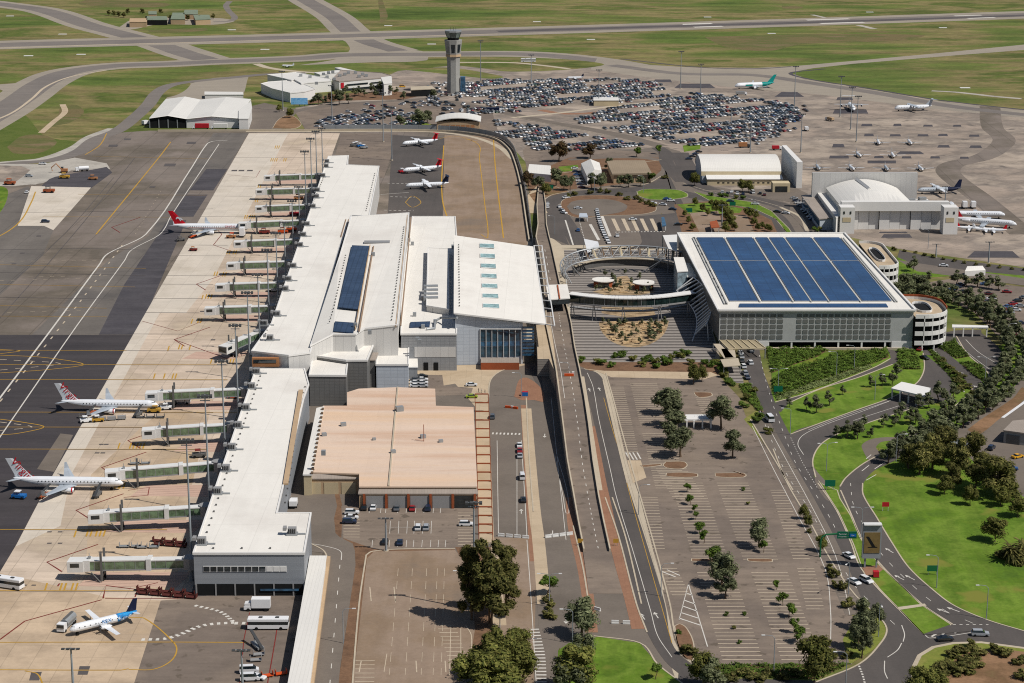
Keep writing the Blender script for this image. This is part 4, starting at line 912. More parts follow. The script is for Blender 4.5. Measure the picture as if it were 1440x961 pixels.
# rust pergola walk
per = thing('pergola', 'rust-red steel pergola over the paved walk beside the tan building', 'pergola', P(683, 700), world=True)
for k in range(17):
    t = k/16; y = 566+t*195; a, b = P(668+5.5*t, y-12, 3.6), P(687+6*t, y-12, 3.6); mb = MB()
    bar(mb, a, b, .3, 3.3, 3.7)
    for q in (a, b): mb.box(q[0]-.12, q[0]+.12, q[1]-.12, q[1]+.12, 0, 3.35)
    mb.build('portal_frame', M['rust'], per)
sheet('footpath', '668 570,687 566,695 765,674 765', 'paving', 5.5)
# ------------------------------------------------------------------ elevated departures ramp
deckc = [(262, 757, 764, .3), (290, 754.5, 768, 1.2), (317, 756, 769, 3.5), (335, 753, 773, 5.2), (350, 757, 777, 6.5), (400, 764, 788, 7), (440, 767, 800, 7), (457, 767, 804, 7), (490, 774, 809, 7), (522, 781, 816, 7), (560, 786, 823, 6.4), (600, 791, 829, 5.2), (650, 797, 835, 3.6), (700, 806, 843, 2.0), (735, 812, 850, 1.0), (776, 820, 859, .3), (835, 828, 876, .1)]
ramp_ = thing('departures_ramp', 'long elevated road ramp passing the east side of the terminal hall', 'road ramp', P(800, 700), world=True)
Ls, Rs = [], []
for y, a, b, z in deckc: Ls.append(P(a, y, z)); Rs.append(P(b, y, z))
mb = MB()
for i in range(len(Ls)-1):
    if P(0, deckc[i][0])[1] < 0: continue
    mb.poly((Ls[i+1], Rs[i+1], Rs[i], Ls[i]), 0)
    for S, rv in ((Ls, 0), (Rs, 1)):
        a, b = S[i], S[i+1]; q = ((a[0], a[1], 0), (b[0], b[1], 0), b, a)
        mb.poly(q if not rv else q[::-1], 1)
mb.build('deck', [M['carpark'], M['ribbed']], ramp_)
for nm, S, off in (('parapet', Ls, .25), ('parapet', Rs, -.25)):
    mb = MB()
    for i in range(len(S)-2):
        bar(mb, (S[i][0]+off, S[i][1]), (S[i+1][0]+off, S[i+1][1]), .45, (S[i][2]-.3, S[i+1][2]-.3), (S[i][2]+1.0, S[i+1][2]+1.0))
    mb.build(nm, M['kerb'], ramp_)
mb = MB()
for i in range(4, len(Ls)-2):
    a, b = Ls[i], Ls[i+1]; c, d = Rs[i], Rs[i+1]
    for f, solid in ((.42 if i > 5 else .3, False), (.22, True)):
        if not solid:
            for k in range(5):
                t0, t1 = k/5+.02, k/5+.09
                p0 = [lerp(lerp(a[j], b[j], t0), lerp(c[j], d[j], t0), f+.15) for j in range(3)]; p1 = [lerp(lerp(a[j], b[j], t1), lerp(c[j], d[j], t1), f+.15) for j in range(3)]
                mb.poly([(p0[0]-.12, p0[1], p0[2]+.03), (p1[0]-.12, p1[1], p1[2]+.03), (p1[0]+.12, p1[1], p1[2]+.03), (p0[0]+.12, p0[1], p0[2]+.03)][::-1])
        elif i < 10:
            p0 = [lerp(a[j], c[j], f) for j in range(3)]; p1 = [lerp(b[j], d[j], f) for j in range(3)]
            mb.poly([(p0[0]-.1, p0[1], p0[2]+.03), (p1[0]-.1, p1[1], p1[2]+.03), (p1[0]+.1, p1[1], p1[2]+.03), (p0[0]+.1, p0[1], p0[2]+.03)][::-1])
mb.build('lane_marking', M['white_line'], ramp_)
mb = MB(); q = [P(x, y, 7.2) for x, y in ((754, 457), (767, 457), (781, 524), (772, 505), (756, 505))]; mb.prism([p[:2] for p in q], 0, 7.2, 1, 0); mb.build('kerbside_footpath', [M['paving'], M['ribbed']], ramp_)
mb = MB(); q = [P(x, y, 7.05) for x, y in ((767, 455), (774, 455), (787, 545), (781, 522))]; mb.poly([(p[0], p[1], 7.08) for p in q][::-1]); mb.build('footpath_edge', M['paving'], ramp_)
# link roof
lk = thing('link_canopy', 'small square white canopy joining the hall eave to the plaza footbridge', 'canopy', P(785, 440), world=True)
block(lk, '768 401,797 400,801 419,772 421', 13.2, 10.6, 'white_roof', 'glass', over=.2)
mb = MB(); q = P(784, 401, 13.4); q2 = P(787, 420, 13.4); bar(mb, q, q2, .6, 13.25, 13.5); mb.build('gutter', M['rust'], lk)
mb = MB()
for x, y in ((772, 421), (799, 420)): q = P(x, y, 10.6); mb.tube([(q[0], q[1], 7), (q[0], q[1], 10.6)], .25, 6)
mb.build('post', M['steel'], lk)
cw = thing('canopy', 'tent-like white canopy pointing over the taxi rank lanes', 'canopy', P(830, 362), world=True)
mb = MB(); q = [P(x, y, 5) for x, y in ((821, 337), (841, 340), (843, 348), (826, 355))]; mb.prism([p[:2] for p in q], 4.7, [5.4, 5, 5.2, 5.0], 0, None, True); mb.build('canopy_roof', M['white'], cw)
mb = MB()
for p in q: mb.tube([(p[0], p[1], 0), (p[0], p[1], 4.8)], .15, 6)
mb.build('post', M['steel'], cw)

# ------------------------------------------------------------------ multi-storey car park
zP = Z(1150, 437.5, 492.5)
M['meshpanel'] = surf('perforated_screen', ['60615e', '6d6e6a'], big=.3, fine=2, amp=.22, rough=.5)
cp = thing('car_park_building', 'huge multi-storey car park with blue solar panels in strips across its flat roof', 'car park', P(1150, 492), world=True)
blk4 = pp('953 329,1187.5 329,1287.5 437.5,1010 437.5')
g = [P(x, y, zP) for x, y in blk4]; fl = [p[:2] for p in g]
X0, X1, Y0, Y1 = g[3][0], g[2][0], g[3][1], g[0][1]
mb = MB(); mb.prism([(fl[0][0]+.6, fl[0][1]-.6), (fl[1][0]-.6, fl[1][1]-.6), (fl[2][0]-.6, fl[2][1]+.7), (fl[3][0]+.6, fl[3][1]+.7)], 3.6, zP-.6); mb.build('upper_wall', M['wall_dark'], cp)
mb = MB(); mb.prism(fl, zP-.6, zP, 1, 0, True); mb.build('roof', [M['white_roof'], M['wall_white']], cp)
mb = MB()
for i in range(4):
    a, b = fl[i], fl[(i+1) % 4]; bar(mb, a, b, .8, zP+.003, zP+.7)
mb.build('roof_rim', M['wall_white'], cp)
mb = MB(); a, b = fl[3], fl[0]; mb.poly(((b[0]+.45, b[1]-1, 3.7), (a[0]+.45, a[1]+1, 3.7), (a[0]+.45, a[1]+1, zP-.7), (b[0]+.45, b[1]-1, zP-.7))); mb.build('painted_side_shade', M['wall_dark'], cp)  # dark panel puts the left wall's shade into its colour
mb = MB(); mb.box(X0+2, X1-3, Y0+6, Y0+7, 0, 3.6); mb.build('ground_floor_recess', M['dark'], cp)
mb = MB(); mb.box(X0+.6, X1-.6, Y0+7, Y1-1, 3.2, 3.58); mb.box(X0+14, X1, Y0, Y0+1.2, .02, .9, 0); mb.build('floor_slab', M['kerb'], cp)
px0, px1 = P(1010, 437.5, zP)[0], P(1287.5, 437.5, zP)[0]
def xp(x): return P(x, 460, 8)[0]*Y0/P(x, 460, 8)[1]
for a, b, n in ((X0+1, X0+27, 9), (X0+32, X1-9.5, 15)): mb = MB(); front_quads(mb, Y0+.7, a, b, 4.2, zP-1.2, n, 5, .6, 0, .12); mb.build('mesh_screen', M['meshpanel'], cp)
M['facade_grey'] = surf('facade_steel_grey', ['a2a3a0', 'acadaa'], big=.2, fine=2, amp=.05, rough=.5)
next(c for c in cp.children if c.name.startswith('upper_wall')).data.materials[0] = M['facade_grey']
for i in range(7):
    mb = MB(); x = X0+21+i*(X1-X0-23)/6.0; mb.box(x-.35, x+.35, Y0+.8, Y0+1.5, 0, 3.6); mb.build('column', M['wall_white'], cp)
mb = MB(); mb.box(X1-9, X1-.5, Y0+.5, Y0+6, 0, 3.58); mb.box(X0+17, X0+21, Y0+.5, Y0+6, 0, 3.58); mb.box(X0+21, X1-9, Y0+.72, Y0+1.2, 3.2, 3.58); mb.build('wall_end', M['wall_white'], cp)
tops = [(979.5, 1016.5), (1021, 1057.5), (1062, 1078.5), (1081.5, 1101), (1104.5, 1139.5), (1144, 1180)]
bots = [(1026, 1066), (1072, 1113), (1118, 1139.5), (1142.5, 1164.5), (1168, 1208.5), (1213, 1254)]
for (ta, tb), (ba, bb) in zip(tops, bots):
    for t0, t1 in ((0, .399), (.405, 1.0)):
        wy = [lerp(P(0, 335, zP)[1], P(0, 424.5, zP)[1], t) for t in (t0, t1)]
        # the panel block's straight sides in plan
        def xw(xt, xb, Yw):
            Yt, Yb = P(0, 335, zP)[1], P(0, 424.5, zP)[1]; return lerp(P(xt, 335, zP)[0], P(xb, 424.5, zP)[0], (Yw-Yt)/(Yb-Yt))
        fl2 = [(xw(ta, ba, wy[0]), wy[0]), (xw(tb, bb, wy[0]), wy[0]), (xw(tb, bb, wy[1]), wy[1]), (xw(ta, ba, wy[1]), wy[1])]
        mb = MB(); mb.prism(fl2, zP+.05, zP+.4, 1, 0); mb.build('solar_panel', [M['solar'], M['solar_frame']], cp)
slab('solar_panel', pp('1040 427,1246 427,1249 431.5,1039 431.5'), zP, .4, 'solar', cp)
mb = MB()
for s in ('974 334,1019 427', '977.5 334,1023 427', '1183 334,1259 424', '1186 334,1262 424', '1018.5 334,1069 424', '1059.5 334,1115.5 424', '1102.7 334,1166 424', '1141.5 334,1210.5 424', '1079.8 334,1141 424'):
    a, b = G(s, zP+.5); bar(mb, a, b, .5, zP+.1, zP+.5)
mb.build('roof_rail', M['solar_frame'], cp)
mb = MB(); rg = []
for k in range(9):
    a, b = P(974+k*5.6, 334+k*11.6, zP+.5), P(977.5+k*5.6, 334+k*11.6, zP+.5); bar(mb, a, b, .4, zP+.1, zP+.6)
mb.build('roof_rail_rung', M['pole_dark'], cp)
# ramp drums
def drum(label, front, xr, yb_px, nlev, red=False):
    zt = zP-1.2
    a = P(front[0], front[1], zt); b = P(xr, front[1], zt); back = P(front[0], yb_px, zt)
    x0, x1, y0, y1 = a[0], b[0], a[1], back[1]
    rt = thing('car_park_ramp', label, 'spiral ramp', (x0, y0, 0), world=True)
    ry = min((x1-x0)*.8, (y1-y0)*.45)
    def ring(off):
        pts = [(x0, y0+off)]; X1_ = x1-off
        for k in range(11): t = math.pi/2*k/10; pts.append((X1_-(X1_-x0)*.75+(X1_-x0)*.75*math.sin(t), y0+off+ry*(1-math.cos(t))))
        for k in range(11): t = math.pi/2*k/10; pts.append((X1_-(X1_-x0)*.75+(X1_-x0)*.75*math.cos(t), y1-off-ry*(1-math.sin(t))))
        pts.append((x0, y1-off)); return pts
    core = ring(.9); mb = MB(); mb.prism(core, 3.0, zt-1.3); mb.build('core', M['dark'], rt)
    lv = (zt-3.4)/nlev; outer, inner = ring(0), ring(.35)
    for k in range(nlev+1):
        z0 = 3.4+k*lv-.9; z1 = z0+1.75
        if k == nlev: z0 = zt-1.6; z1 = zt+.1
        mb = MB(); n = len(outer)
        for i in range(n-1): mb.prism([outer[i], outer[i+1], inner[i+1], inner[i]], z0, z1, 0, None, True)
        mb.build('parapet', M['wall_white'], rt)
    mb = MB(); mb.prism(ring(.4), zt-1.3, zt-1.1); mb.build('top_deck', M['paving'], rt)
    if red:
        mb = MB()
        for i in range(9, n-1): mb.prism([outer[i], outer[i+1], inner[i+1], inner[i]], zt+.1, zt+1.0, 0, None, True)
        mb.build('red_parapet', M['rust'], rt)
    # central void
    cx, cy = lerp(x0, x1, .38), (y0+y1)/2; rx_, ry_ = (x1-x0)*.22, (y1-y0)*.25
    vo_ = [(cx+rx_*math.copysign(abs(math.cos(t))**.7, math.cos(t)), cy+ry_*math.copysign(abs(math.sin(t))**.7, math.sin(t))) for t in [2*math.pi*k/20 for k in range(20)]]
    mb = MB(); mb.poly([(p[0], p[1], zt-1.08) for p in vo_]); mb.build('void', M['dark'], rt)
    vi = [(cx+(p[0]-cx)*1.07, cy+(p[1]-cy)*1.04) for p in vo_]
    mb = MB()
    for i in range(20): mb.prism([vo_[i], vo_[(i+1) % 20], vi[(i+1) % 20], vi[i]], zt-1.09, zt-.2)
    mb.build('inner_parapet', M['wall_white'], rt)
    for i in range(1, n-1, 3):
        mb = MB(); mb.tube([(outer[i][0]-.6*(outer[i][0] > x0+3), outer[i][1]+.3, 0), (outer[i][0]-.6*(outer[i][0] > x0+3), outer[i][1]+.3, 3.2)], .35, 8); mb.build('column', M['wall_white'], rt)
    for i in range(1, n-1, 2): mb = MB(); mb.box(outer[i][0]-.25, outer[i][0]+.15, outer[i][1]-.0, outer[i][1]+.4, 3.2, zt-.5); mb.build('pier', M['wall_white'], rt)
    return rt
drum('white spiral ramp drum with a red rim beside the near corner of the car park', (1288, 443), 1340, 417, 3, True)
drum('white spiral ramp drum at the far corner of the car park', (1236, 374), 1268, 339, 3)

# car park front canopy & entrance
ec = thing('entrance_canopy', 'slatted steel canopy over the car park entrance road', 'canopy', P(1040, 492), world=True)
mb = MB(); q = [P(x, y, 4.2) for x, y in ((1012, 479), (1062, 479), (1076, 490), (1024, 491))]
for i in range(4): bar(mb, q[i], q[(i+1) % 4], .4, 4.0, 4.4)
for k in range(13): t = k/12; bar(mb, [lerp(q[0][j], q[3][j], t) for j in (0, 1)], [lerp(q[1][j], q[2][j], t) for j in (0, 1)], .35, 4.05, 4.3)
for k in range(6): t = k/5; bar(mb, [lerp(q[0][j], q[1][j], t) for j in (0, 1)], [lerp(q[3][j], q[2][j], t) for j in (0, 1)], .3, 4.3, 4.6)
mb.build('canopy_grille', M['wall_beige'], ec)
mb = MB()
for p in q: mb.tube([(p[0], p[1], 0), (p[0], p[1], 4)], .2, 6)
mb.build('post', M['steel'], ec)
wc = thing('walkway_canopy', 'cream roofed pedestrian canopy on posts left of the car park entrance', 'canopy', P(1030, 510), world=True)
mb = MB()
for s in ('1003 484,1016 484,1032 503,1018 504', '1014 491,1033 491,1035 503,1020 504', '1013 506,1038 504,1041 514,1018 516'):
    q = G(s, 3.6); mb.prism([p[:2] for p in q], 3.4, 3.7, 0, None, True)
mb.build('canopy_roof', M['kerb'], wc)
mb = MB()
for x, y in pp('1003 484,1016 484,1020 504,1033 503,1018 516,1041 514'): q = P(x, y, 3.4); mb.tube([(q[0], q[1]+.2, 0), (q[0], q[1]+.2, 3.4)], .15, 6)
mb.build('post', M['steel'], wc)
sheet('crosswalk', '1023 516,1042 516,1046 540,1026 538', 'plaza', 6)

# ------------------------------------------------------------------ plaza
sheet('plaza', '793 352,960 352,980 400,1008 492,1004 510,812 510,806 480', 'plaza', 5)
def oval(cx, cy, rx, ry, a0=0, a1=360, n=24): return [(cx+rx*math.cos(R(a0+(a1-a0)*k/n)), cy+ry*math.sin(R(a0+(a1-a0)*k/n))) for k in range(n+1)]
sheet('rock_garden', [(843, 453)]+oval(891, 452, 49, 37, 175, 5, 20)+[(941, 452)], 'sand', 6)
sheet('rock_garden', [(868, 390), (882, 388), (890, 400), (920, 412), (900, 415), (850, 415), (833, 411), (858, 404), (866, 400)], 'sand', 6)
sheet('rock_garden', '846 432,870 432,918 433,922 444,880 447,846 441', 'sand', 6)
rk = random.Random(3); mb = MB()
for k in range(90):
    a = rk.uniform(0, math.pi); rr = math.sqrt(rk.random())
    x, y = 891+46*rr*math.cos(a), 453+33*rr*math.sin(a)
    if k > 65: x, y = rk.uniform(840, 905), rk.uniform(396, 413)
    p = P(x, y); w_, d_ = rk.uniform(1.2, 4), rk.uniform(.5, 1.2)
    mb.obox((p[0], p[1], .05), w_, d_, rk.uniform(.3, .9), rk.uniform(-.5, .5))
o = mb.build('boulders', surf('sandstone_boulders', ['a88e6a', 'c4aa84', '8a7052'], big=.5, fine=2, amp=.2)); tag(o, 'low sandstone boulders laid in curved rows across the plaza rock gardens', 'boulders', kind='stuff')
br_ = thing('footbridge', 'curved two-level glazed footbridge crossing the plaza from terminal to car park', 'footbridge', P(888, 440), world=True)
def bowpath(pts, z, n=8): return smooth([P(x, y, z) for x, y in pts], n)
def bow(nm, pts, z0, z1, wid, mat):
    q = bowpath(pts, z1); mb = MB()
    for a, b in zip(q, q[1:]): bar(mb, a, b, wid, z0, z1)
    return mb.build(nm, M[mat] if isinstance(mat, str) else mat, br_)
top = ((801, 412), (830, 415.5), (870, 418), (920, 417), (975, 410.5))
bow('bridge_roof', top, 10.6, 11.0, 5.0, 'wall_white')
midp = [(x, y) for x, y in top]
q = bowpath(top, 11.0); mb = MB(); mb2 = MB(); mb3 = MB(); mb4 = MB()
for a, b in zip(q, q[1:]): bar(mb, a, b, 4.0, 7.6, 10.58); bar(mb2, a, b, 4.8, 7.0, 7.6)
M['glass_teal'] = glass('dark_teal_glass', '1c2a28')
mb.build('glazing', M['glass_teal'], br_); mb2.build('floor_slab', M['wall_grey'], br_)
for a, b in zip(q[::3], q[1::3]):
    mb3.box(a[0]-.1, a[0]+.1, a[1]-2.2, a[1]-2.05, 7.6, 10.6)
mb3.build('mullion', M['steel'], br_)
low = ((803, 438), (840, 443), (880, 446), (925, 444), (965, 437))
ql = [(x, y, z) for x, y, z in bowpath(((803, 431), (840, 435), (880, 437), (925, 435), (968, 428)), 4.0)]
mb = MB()
for a, b in zip(ql, ql[1:]): bar(mb, a, b, 2.4, 3.5, 4.0)
mb.build('lower_deck', M['wall_grey'], br_)
mb = MB()
for a, b in zip(ql, ql[1:]): bar(mb, (a[0], a[1]-1.2), (b[0], b[1]-1.2), .1, 4.9, 5.05); mb.box(a[0]-.06, a[0]+.06, a[1]-1.25, a[1]-1.15, 4, 5)
mb.build('railing', M['steel'], br_)
for t in (1, 9, 17, 25, 31):
    a = q[min(t, len(q)-1)]; mb = MB()
    mb.tube([(a[0]-.6, a[1]-1.5, 0), (a[0]-.2, a[1]-1.5, 7)], .22, 6); mb.tube([(a[0]+1.2, a[1]-1.5, 0), (a[0]+.2, a[1]-1.5, 7)], .22, 6); mb.build('column', M['steel'], br_)
# ring truss
tr = thing('ring_truss', 'silver steel lattice ring arching over the north side of the plaza', 'steel arch', P(880, 380), world=True)
mb = MB(); in_, out_ = [], []
N = 26
for k in range(N+1):
    a = R(195-210*k/N)                         # around the back of the oval
    cx, cy = 882, 388; e = abs(math.sin(math.pi*k/N))**.6
    px_, py_ = cx+95*math.cos(a), cy-17*math.sin(a)
    zi = 2.2+5.4*e
    p = P(px_, py_, 0); p = (p[0], P(0, 400)[1]+ (19*math.sin(a)+6), 0)
    in_.append((p[0]*.93+P(882, 388)[0]*.07, p[1]-1.5, zi+0.3)); out_.append((p[0], p[1]+2.5, zi+3.9*e+1.0))
mb.tube(in_, .28, 6); mb.tube(out_, .34, 6)
mid_ = [((a[0]+b[0])/2, b[1]+1.4, (a[2]+b[2])/2-1.4) for a, b in zip(in_, out_)]
mb.tube(mid_, .22, 6); mb.build('chord', M['steel'], tr)
mb = MB()
for k in range(N):
    mb.tube([in_[k], out_[k]], .15, 5); mb.tube([in_[k], out_[k+1]], .13, 5); mb.tube([mid_[k], out_[k]], .13, 5); mb.tube([mid_[k], in_[k+1]], .13, 5)
mb.build('lattice', M['steel'], tr)
for k in range(8, 20):
    mb = MB(); a, b = out_[k], in_[k]; mb.prism([(a[0]-.9, a[1]+.3), (a[0]+.5, a[1]+.3), (b[0]+1.6, b[1]+.6), (b[0]+.2, b[1]+.6)], [a[2]-.5, a[2]-.5, b[2]-.3, b[2]-.3], [a[2]-.4, a[2]-.4, b[2]-.2, b[2]-.2], 0, None, True); mb.build('shade_panel', M['bark'] if k % 3 else M['wall_beige'], tr)
rg = random.Random(4)
mb = MB()
for k in range(60): i = rg.randrange(N); j = min(N, i+rg.choice((1, 2))); mb.tube([rg.choice((in_, mid_))[i], rg.choice((out_, mid_))[j]], .09, 4)
mb.build('bracing', M['wall_grey'], tr)
for x, y, k in ((800, 399, 2), (812, 388, 5), (905, 384, 17), (955, 392, 23)):
    mb = MB(); a = P(x, y)
    for dx in (-1.2, 1.2): mb.tube([(a[0]+dx, a[1], 0), in_[k]], .22, 6)
    mb.build('raking_column', M['steel'], tr)
wl_ = thing('curved_wall', 'long dark curved wall with pale capping below the steel ring', 'wall', P(880, 376), world=True)
mb = MB(); cps = smooth([P(x, y) for x, y in ((806, 385), (835, 376.5), (880, 373.5), (925, 376.5), (960, 386))], 6)
for a, b in zip(cps, cps[1:]): bar(mb, a, b, .6, 0, 3.4, 0); bar(mb, a, b, 2.6, 3.4, 3.8, 1)
mb.build('wall', [M['wall_dark'], M['kerb']], wl_)
# lift tower and slatted wing
lt = thing('lift_tower', 'pale glass lift tower at the plaza end of the footbridge', 'lift tower', P(960, 410), world=True)
block(lt, '948 362,961 362,967 381,953 382', 15.5, 0, 'white_roof', glass('pale_lift_glass', '8a9aa2', .2), over=.2)
lt2 = thing('link_block', 'white-roofed link block between lift tower and car park', 'link building', P(975, 405), world=True)
block(lt2, '964 370,978 370,984 389,967 389', 13.0, 0, 'white_roof', 'glass', over=.2)
bk = thing('roof_canopy', 'large plain white canopy at the far left corner of the car park', 'canopy', P(945, 370), world=True)
mb = MB(); q = [P(x, y, 12) for x, y in ((932, 331), (952, 330), (952, 353), (940, 350))]; mb.prism([p[:2] for p in q], 11.6, 12, 0, None, True); mb.build('canopy_roof', M['wall_white'], bk)
mb = MB()
for p in q: mb.tube([(p[0], p[1], 0), (p[0], p[1], 11.6)], .25, 6)
mb.build('post', M['steel'], bk)
wg = thing('slatted_screen', 'curved leaning screen of diagonal steel slats against the car park wall', 'steel screen', P(980, 480), world=True)
mb = MB(); A, B = [], []
for k in range(17):
    t = k/16; yy = lerp(P(983, 392, 14)[1], P(978, 480, 1)[1], t)
    xo = P(980, 430, 10)[0]*.0+P(984, 480, 0)[0]+5*math.sin(math.pi*t)*1.0
    A.append((xo+2.0, yy, lerp(14.5, 7.5, t**1.4))); B.append((xo-5.5+2*t, yy, lerp(8.5, 1.0, t)))
mb.tube(A, .25, 6); mb.tube(B, .22, 6)
for k in range(16):
    for j in (0,):
        a = [lerp(A[k][i], A[k+1][i], j) for i in range(3)]; k2 = min(k+2, 16); b = [lerp(B[max(0, k-1)][i], B[k][i], j) for i in range(3)]
        mb.tube([a, b], .34, 4)
mb.build('slats', M['whitesteel'], wg)
for k in (3, 7, 11, 15):
    mb = MB(); mb.tube([(A[k][0]+.6, A[k][1], 0), A[k]], .25, 6); mb.build('post', M['whitesteel'], wg)
for x, y, lb in ((848, 400, 'left'), (905.5, 404, 'right')):
    k_ = thing('kiosk', 'round rust-walled kiosk with flat white roof, %s one of the pair in the plaza' % lb, 'kiosk', P(x, y), world=True)
    c = P(x, y+3); mb = MB(); mb.lathe((c[0], c[1], 0), [(4.4, 0), (4.4, 3.0)], 20); mb.build('wall', M['rust'], k_)
    mb = MB(); mb.lathe((c[0], c[1], 0), [(5.2, 3.02), (5.2, 3.4)], 24); mb.build('roof', M['white_roof'], k_)
    mb = MB(); mb.box(c[0]-2.5, c[0]+2.5, c[1]-4.7, c[1]-4.3, .3, 2.5); mb.build('window', M['glass'], k_)

# ------------------------------------------------------------------ hangars and outlying buildings
h1 = thing('arched_hangar', 'big white barrel-roofed hangar with a tall slab wall at its right end', 'hangar', P(1050, 267), world=True)
xL, xR = P(990, 266)[0], P(1104, 266)[0]; yN = P(1050, 258)[1]; dY = 42; zr = zat(1050, 219, yN+dY*.5)
prof = []
for k in range(15):
    a = math.pi*k/14; prof.append((yN+dY/2-math.cos(a)*dY/2, 4.5+(zr-4.5)*abs(math.sin(a))**.8))
mb = MB()
for i in range(14):
    (ya, za), (yb, zb_) = prof[i], prof[i+1]
    mb.poly(((xL, ya, za), (xR, ya, za), (xR, yb, zb_), (xL, yb, zb_)), 0 if za > 6.5 or i > 7 else 1)
mb.build('roof', [M['white_seam'], M['wall_beige']], h1)
mb = MB()
for X, s in ((xL+.4, 1), (xR-.4, -1)): mb.poly([(X, y, z) for y, z in prof]+[(X, yN+dY, 0), (X, yN, 0)])
mb.prism([(xL+.5, yN), (xR-.5, yN), (xR-.5, yN+dY), (xL+.5, yN+dY)], 0, 4.5); mb.build('end_wall', M['wall_blue'], h1)
mb = MB(); ya = yN-7
mb.prism([(xL+3, ya), (xR, ya), (xR, yN+.3), (xL+3, yN+.3)], 0, [3.6, 3.6, 4.8, 4.8]); mb.build('lean_to_wall', M['wall_beige'], h1)
mb = MB(); mb.prism([(xL+2.6, ya-.5), (xR+.2, ya-.5), (xR+.2, yN+.4), (xL+2.6, yN+.4)], [3.6, 3.6, 4.8, 4.8], [3.9, 3.9, 5.1, 5.1], 0, None, True); mb.build('lean_to_roof', M['wall_white'], h1)
mb = MB(); front_quads(mb, ya, xL+8, xR-4, .4, 2.8, 12, 1, 1.6, 0, .06); mb.build('window', M['glass'], h1)
s0 = P(1122, 265); zs = Z(1122, 228, 265); sb = P(1101, 204.5, zs)
mb = MB(); mb.prism([(P(1119.5, 265)[0], s0[1]), (P(1127.5, 265)[0], s0[1]), (P(1106, 204.5, zs)[0], sb[1]), (P(1099.5, 204.5, zs)[0], sb[1])], 0, zs); mb.build('slab_wall', M['wall_white'], h1)
mb = MB(); q = P(1098, 270); mb.box(q[0]-5, q[0]+5, q[1]-2, q[1]+6, 0, 5.4); mb.build('porch', M['wall_beige'], h1)
mb = MB(); mb.box(q[0]-3.5, q[0]+3.5, q[1]-2.15, q[1]-2.02, .3, 3.6); mb.build('porch_door', M['glass'], h1)
# second hangar
h2 = thing('vaulted_hangar', 'large white hangar with shallow vaulted roof, sliding doors and two square door towers', 'hangar', P(1255, 325), world=True)
yf = P(1250, 323)[1]; zh = Z(1250, 284, 324); zl = Z(1250, 297, 324)
XL, XR = P(1182, 300, 10)[0]*yf/P(1182, 300, 10)[1], P(1333, 300, 10)[0]*yf/P(1333, 300, 10)[1]
yb2 = P(1200, 245, zh+4)[1]; zbk = zat(1215, 243, yb2)
mb = MB(); mb.box(XL, XR, yf-2, yf+1.5, zl, zh); mb.build('door_header', M['wall_white'], h2)
nd = 9
for i in range(nd):
    mb = MB(); a, b = lerp(XL+4, XR-3, i/nd), lerp(XL+4, XR-3, (i+1)/nd); dd = .5*(i % 3)
    mb.box(a+.1, b-.1, yf-.2+dd, yf+.1+dd, 0, zl); mb.build('sliding_door', M['wall_white'], h2)
mb = MB(); mb.box(XL+1, XR-1, yf+2, yf+2.4, 0, zl); mb.build('inner_wall', M['wall_dark'], h2)
xv0, xv1 = XL-1.5, P(1290, 284, zh)[0]
vx0 = xv0; mb = MB(); n = 16
zap = zat(1217, 253, yb2-4)
vf, vb = [], []
for k in range(n+1):
    t = k/n; x = lerp(vx0+2, xv1, t); zz = zh-3.2+(zap-zh+3.4)*abs(math.sin(math.pi*t))**.9
    vf.append((x, yf+1.4, min(zz, zz))); vb.append((x+0, yb2-3, zz))
for k in range(n):
    # front of the vault drops to the header
    fa, fb = vf[k], vf[k+1]; fa2 = (fa[0], fa[1]+18, fa[2]); fb2 = (fb[0], fb[1]+18, fb[2])
    la, lb_ = (fa[0], yf+1.5, min(fa[2], zh-.2)), (fb[0], yf+1.5, min(fb[2], zh-.2))
    mb.poly((la, lb_, fb2, fa2)); mb.poly((fa2, fb2, vb[k+1], vb[k]))
mb.poly([v for v in vb]+[(vb[-1][0], vb[-1][1], 0), (vb[0][0], vb[0][1], 0)])
mb.poly([vf[0], (vb[0][0], vb[0][1], vb[0][2]), (vb[0][0], vb[0][1], 0), (vf[0][0], vf[0][1], 0)])
mb.build('roof', M['white_seam'], h2, smooth=False)
mb = MB(); xm = lerp(vx0, xv1, .5); mb.tube([(xm-2, yb2-4, zap+.3), (xm, yf+24, zap+.3)], 1.1, 4); mb.build('roof_ridge', M['wall_white'], h2)
mb = MB(); xbk0, xbk1 = P(1142.5, 243, zbk)[0], P(1290, 243, zbk)[0]; mb.box(xbk0, xbk1, yb2-1.5, yb2+1.5, 0, zbk); mb.build('rear_screen_wall', M['panel_white'], h2)
for xa_, xb_, yy, lbl in ((1178, 1201, 329, 'l'), (1323, 1346, 330, 'r')):
    q0, q1 = P(xa_, yy), P(xb_, yy); zt_ = Z(xa_, 292, yy)
    mb = MB(); mb.box(q0[0]+1, q1[0], q0[1], q0[1]+8, 0, zt_); mb.build('door_tower', M['wall_white'], h2)
    mb = MB(); mb.box(q0[0]+2.2, q1[0]-2, q0[1]-.15, q0[1]-.03, zt_*.45, zt_*.62); mb.build('tower_sign_panel', M['wall_beige'], h2)
    mb = MB()
    for fx in (.25, .7): xx = lerp(q0[0]+1, q1[0], fx); mb.box(xx-.4, xx+.4, q0[1]-.15, q0[1]-.03, zt_*.75, zt_*.85)
    mb.build('window', M['glass'], h2)
mb = MB(); mb.box(xv1-1, XR-2, yf+2, yb2-14, 0, 8.0); mb.build('side_annexe', M['wall_white'], h2)
mb = MB(); mb.box(xv1+1, XR-4, yf+6, yb2-18, 8.02, 8.3); mb.build('annexe_roof', M['grey_metal_roof'], h2)
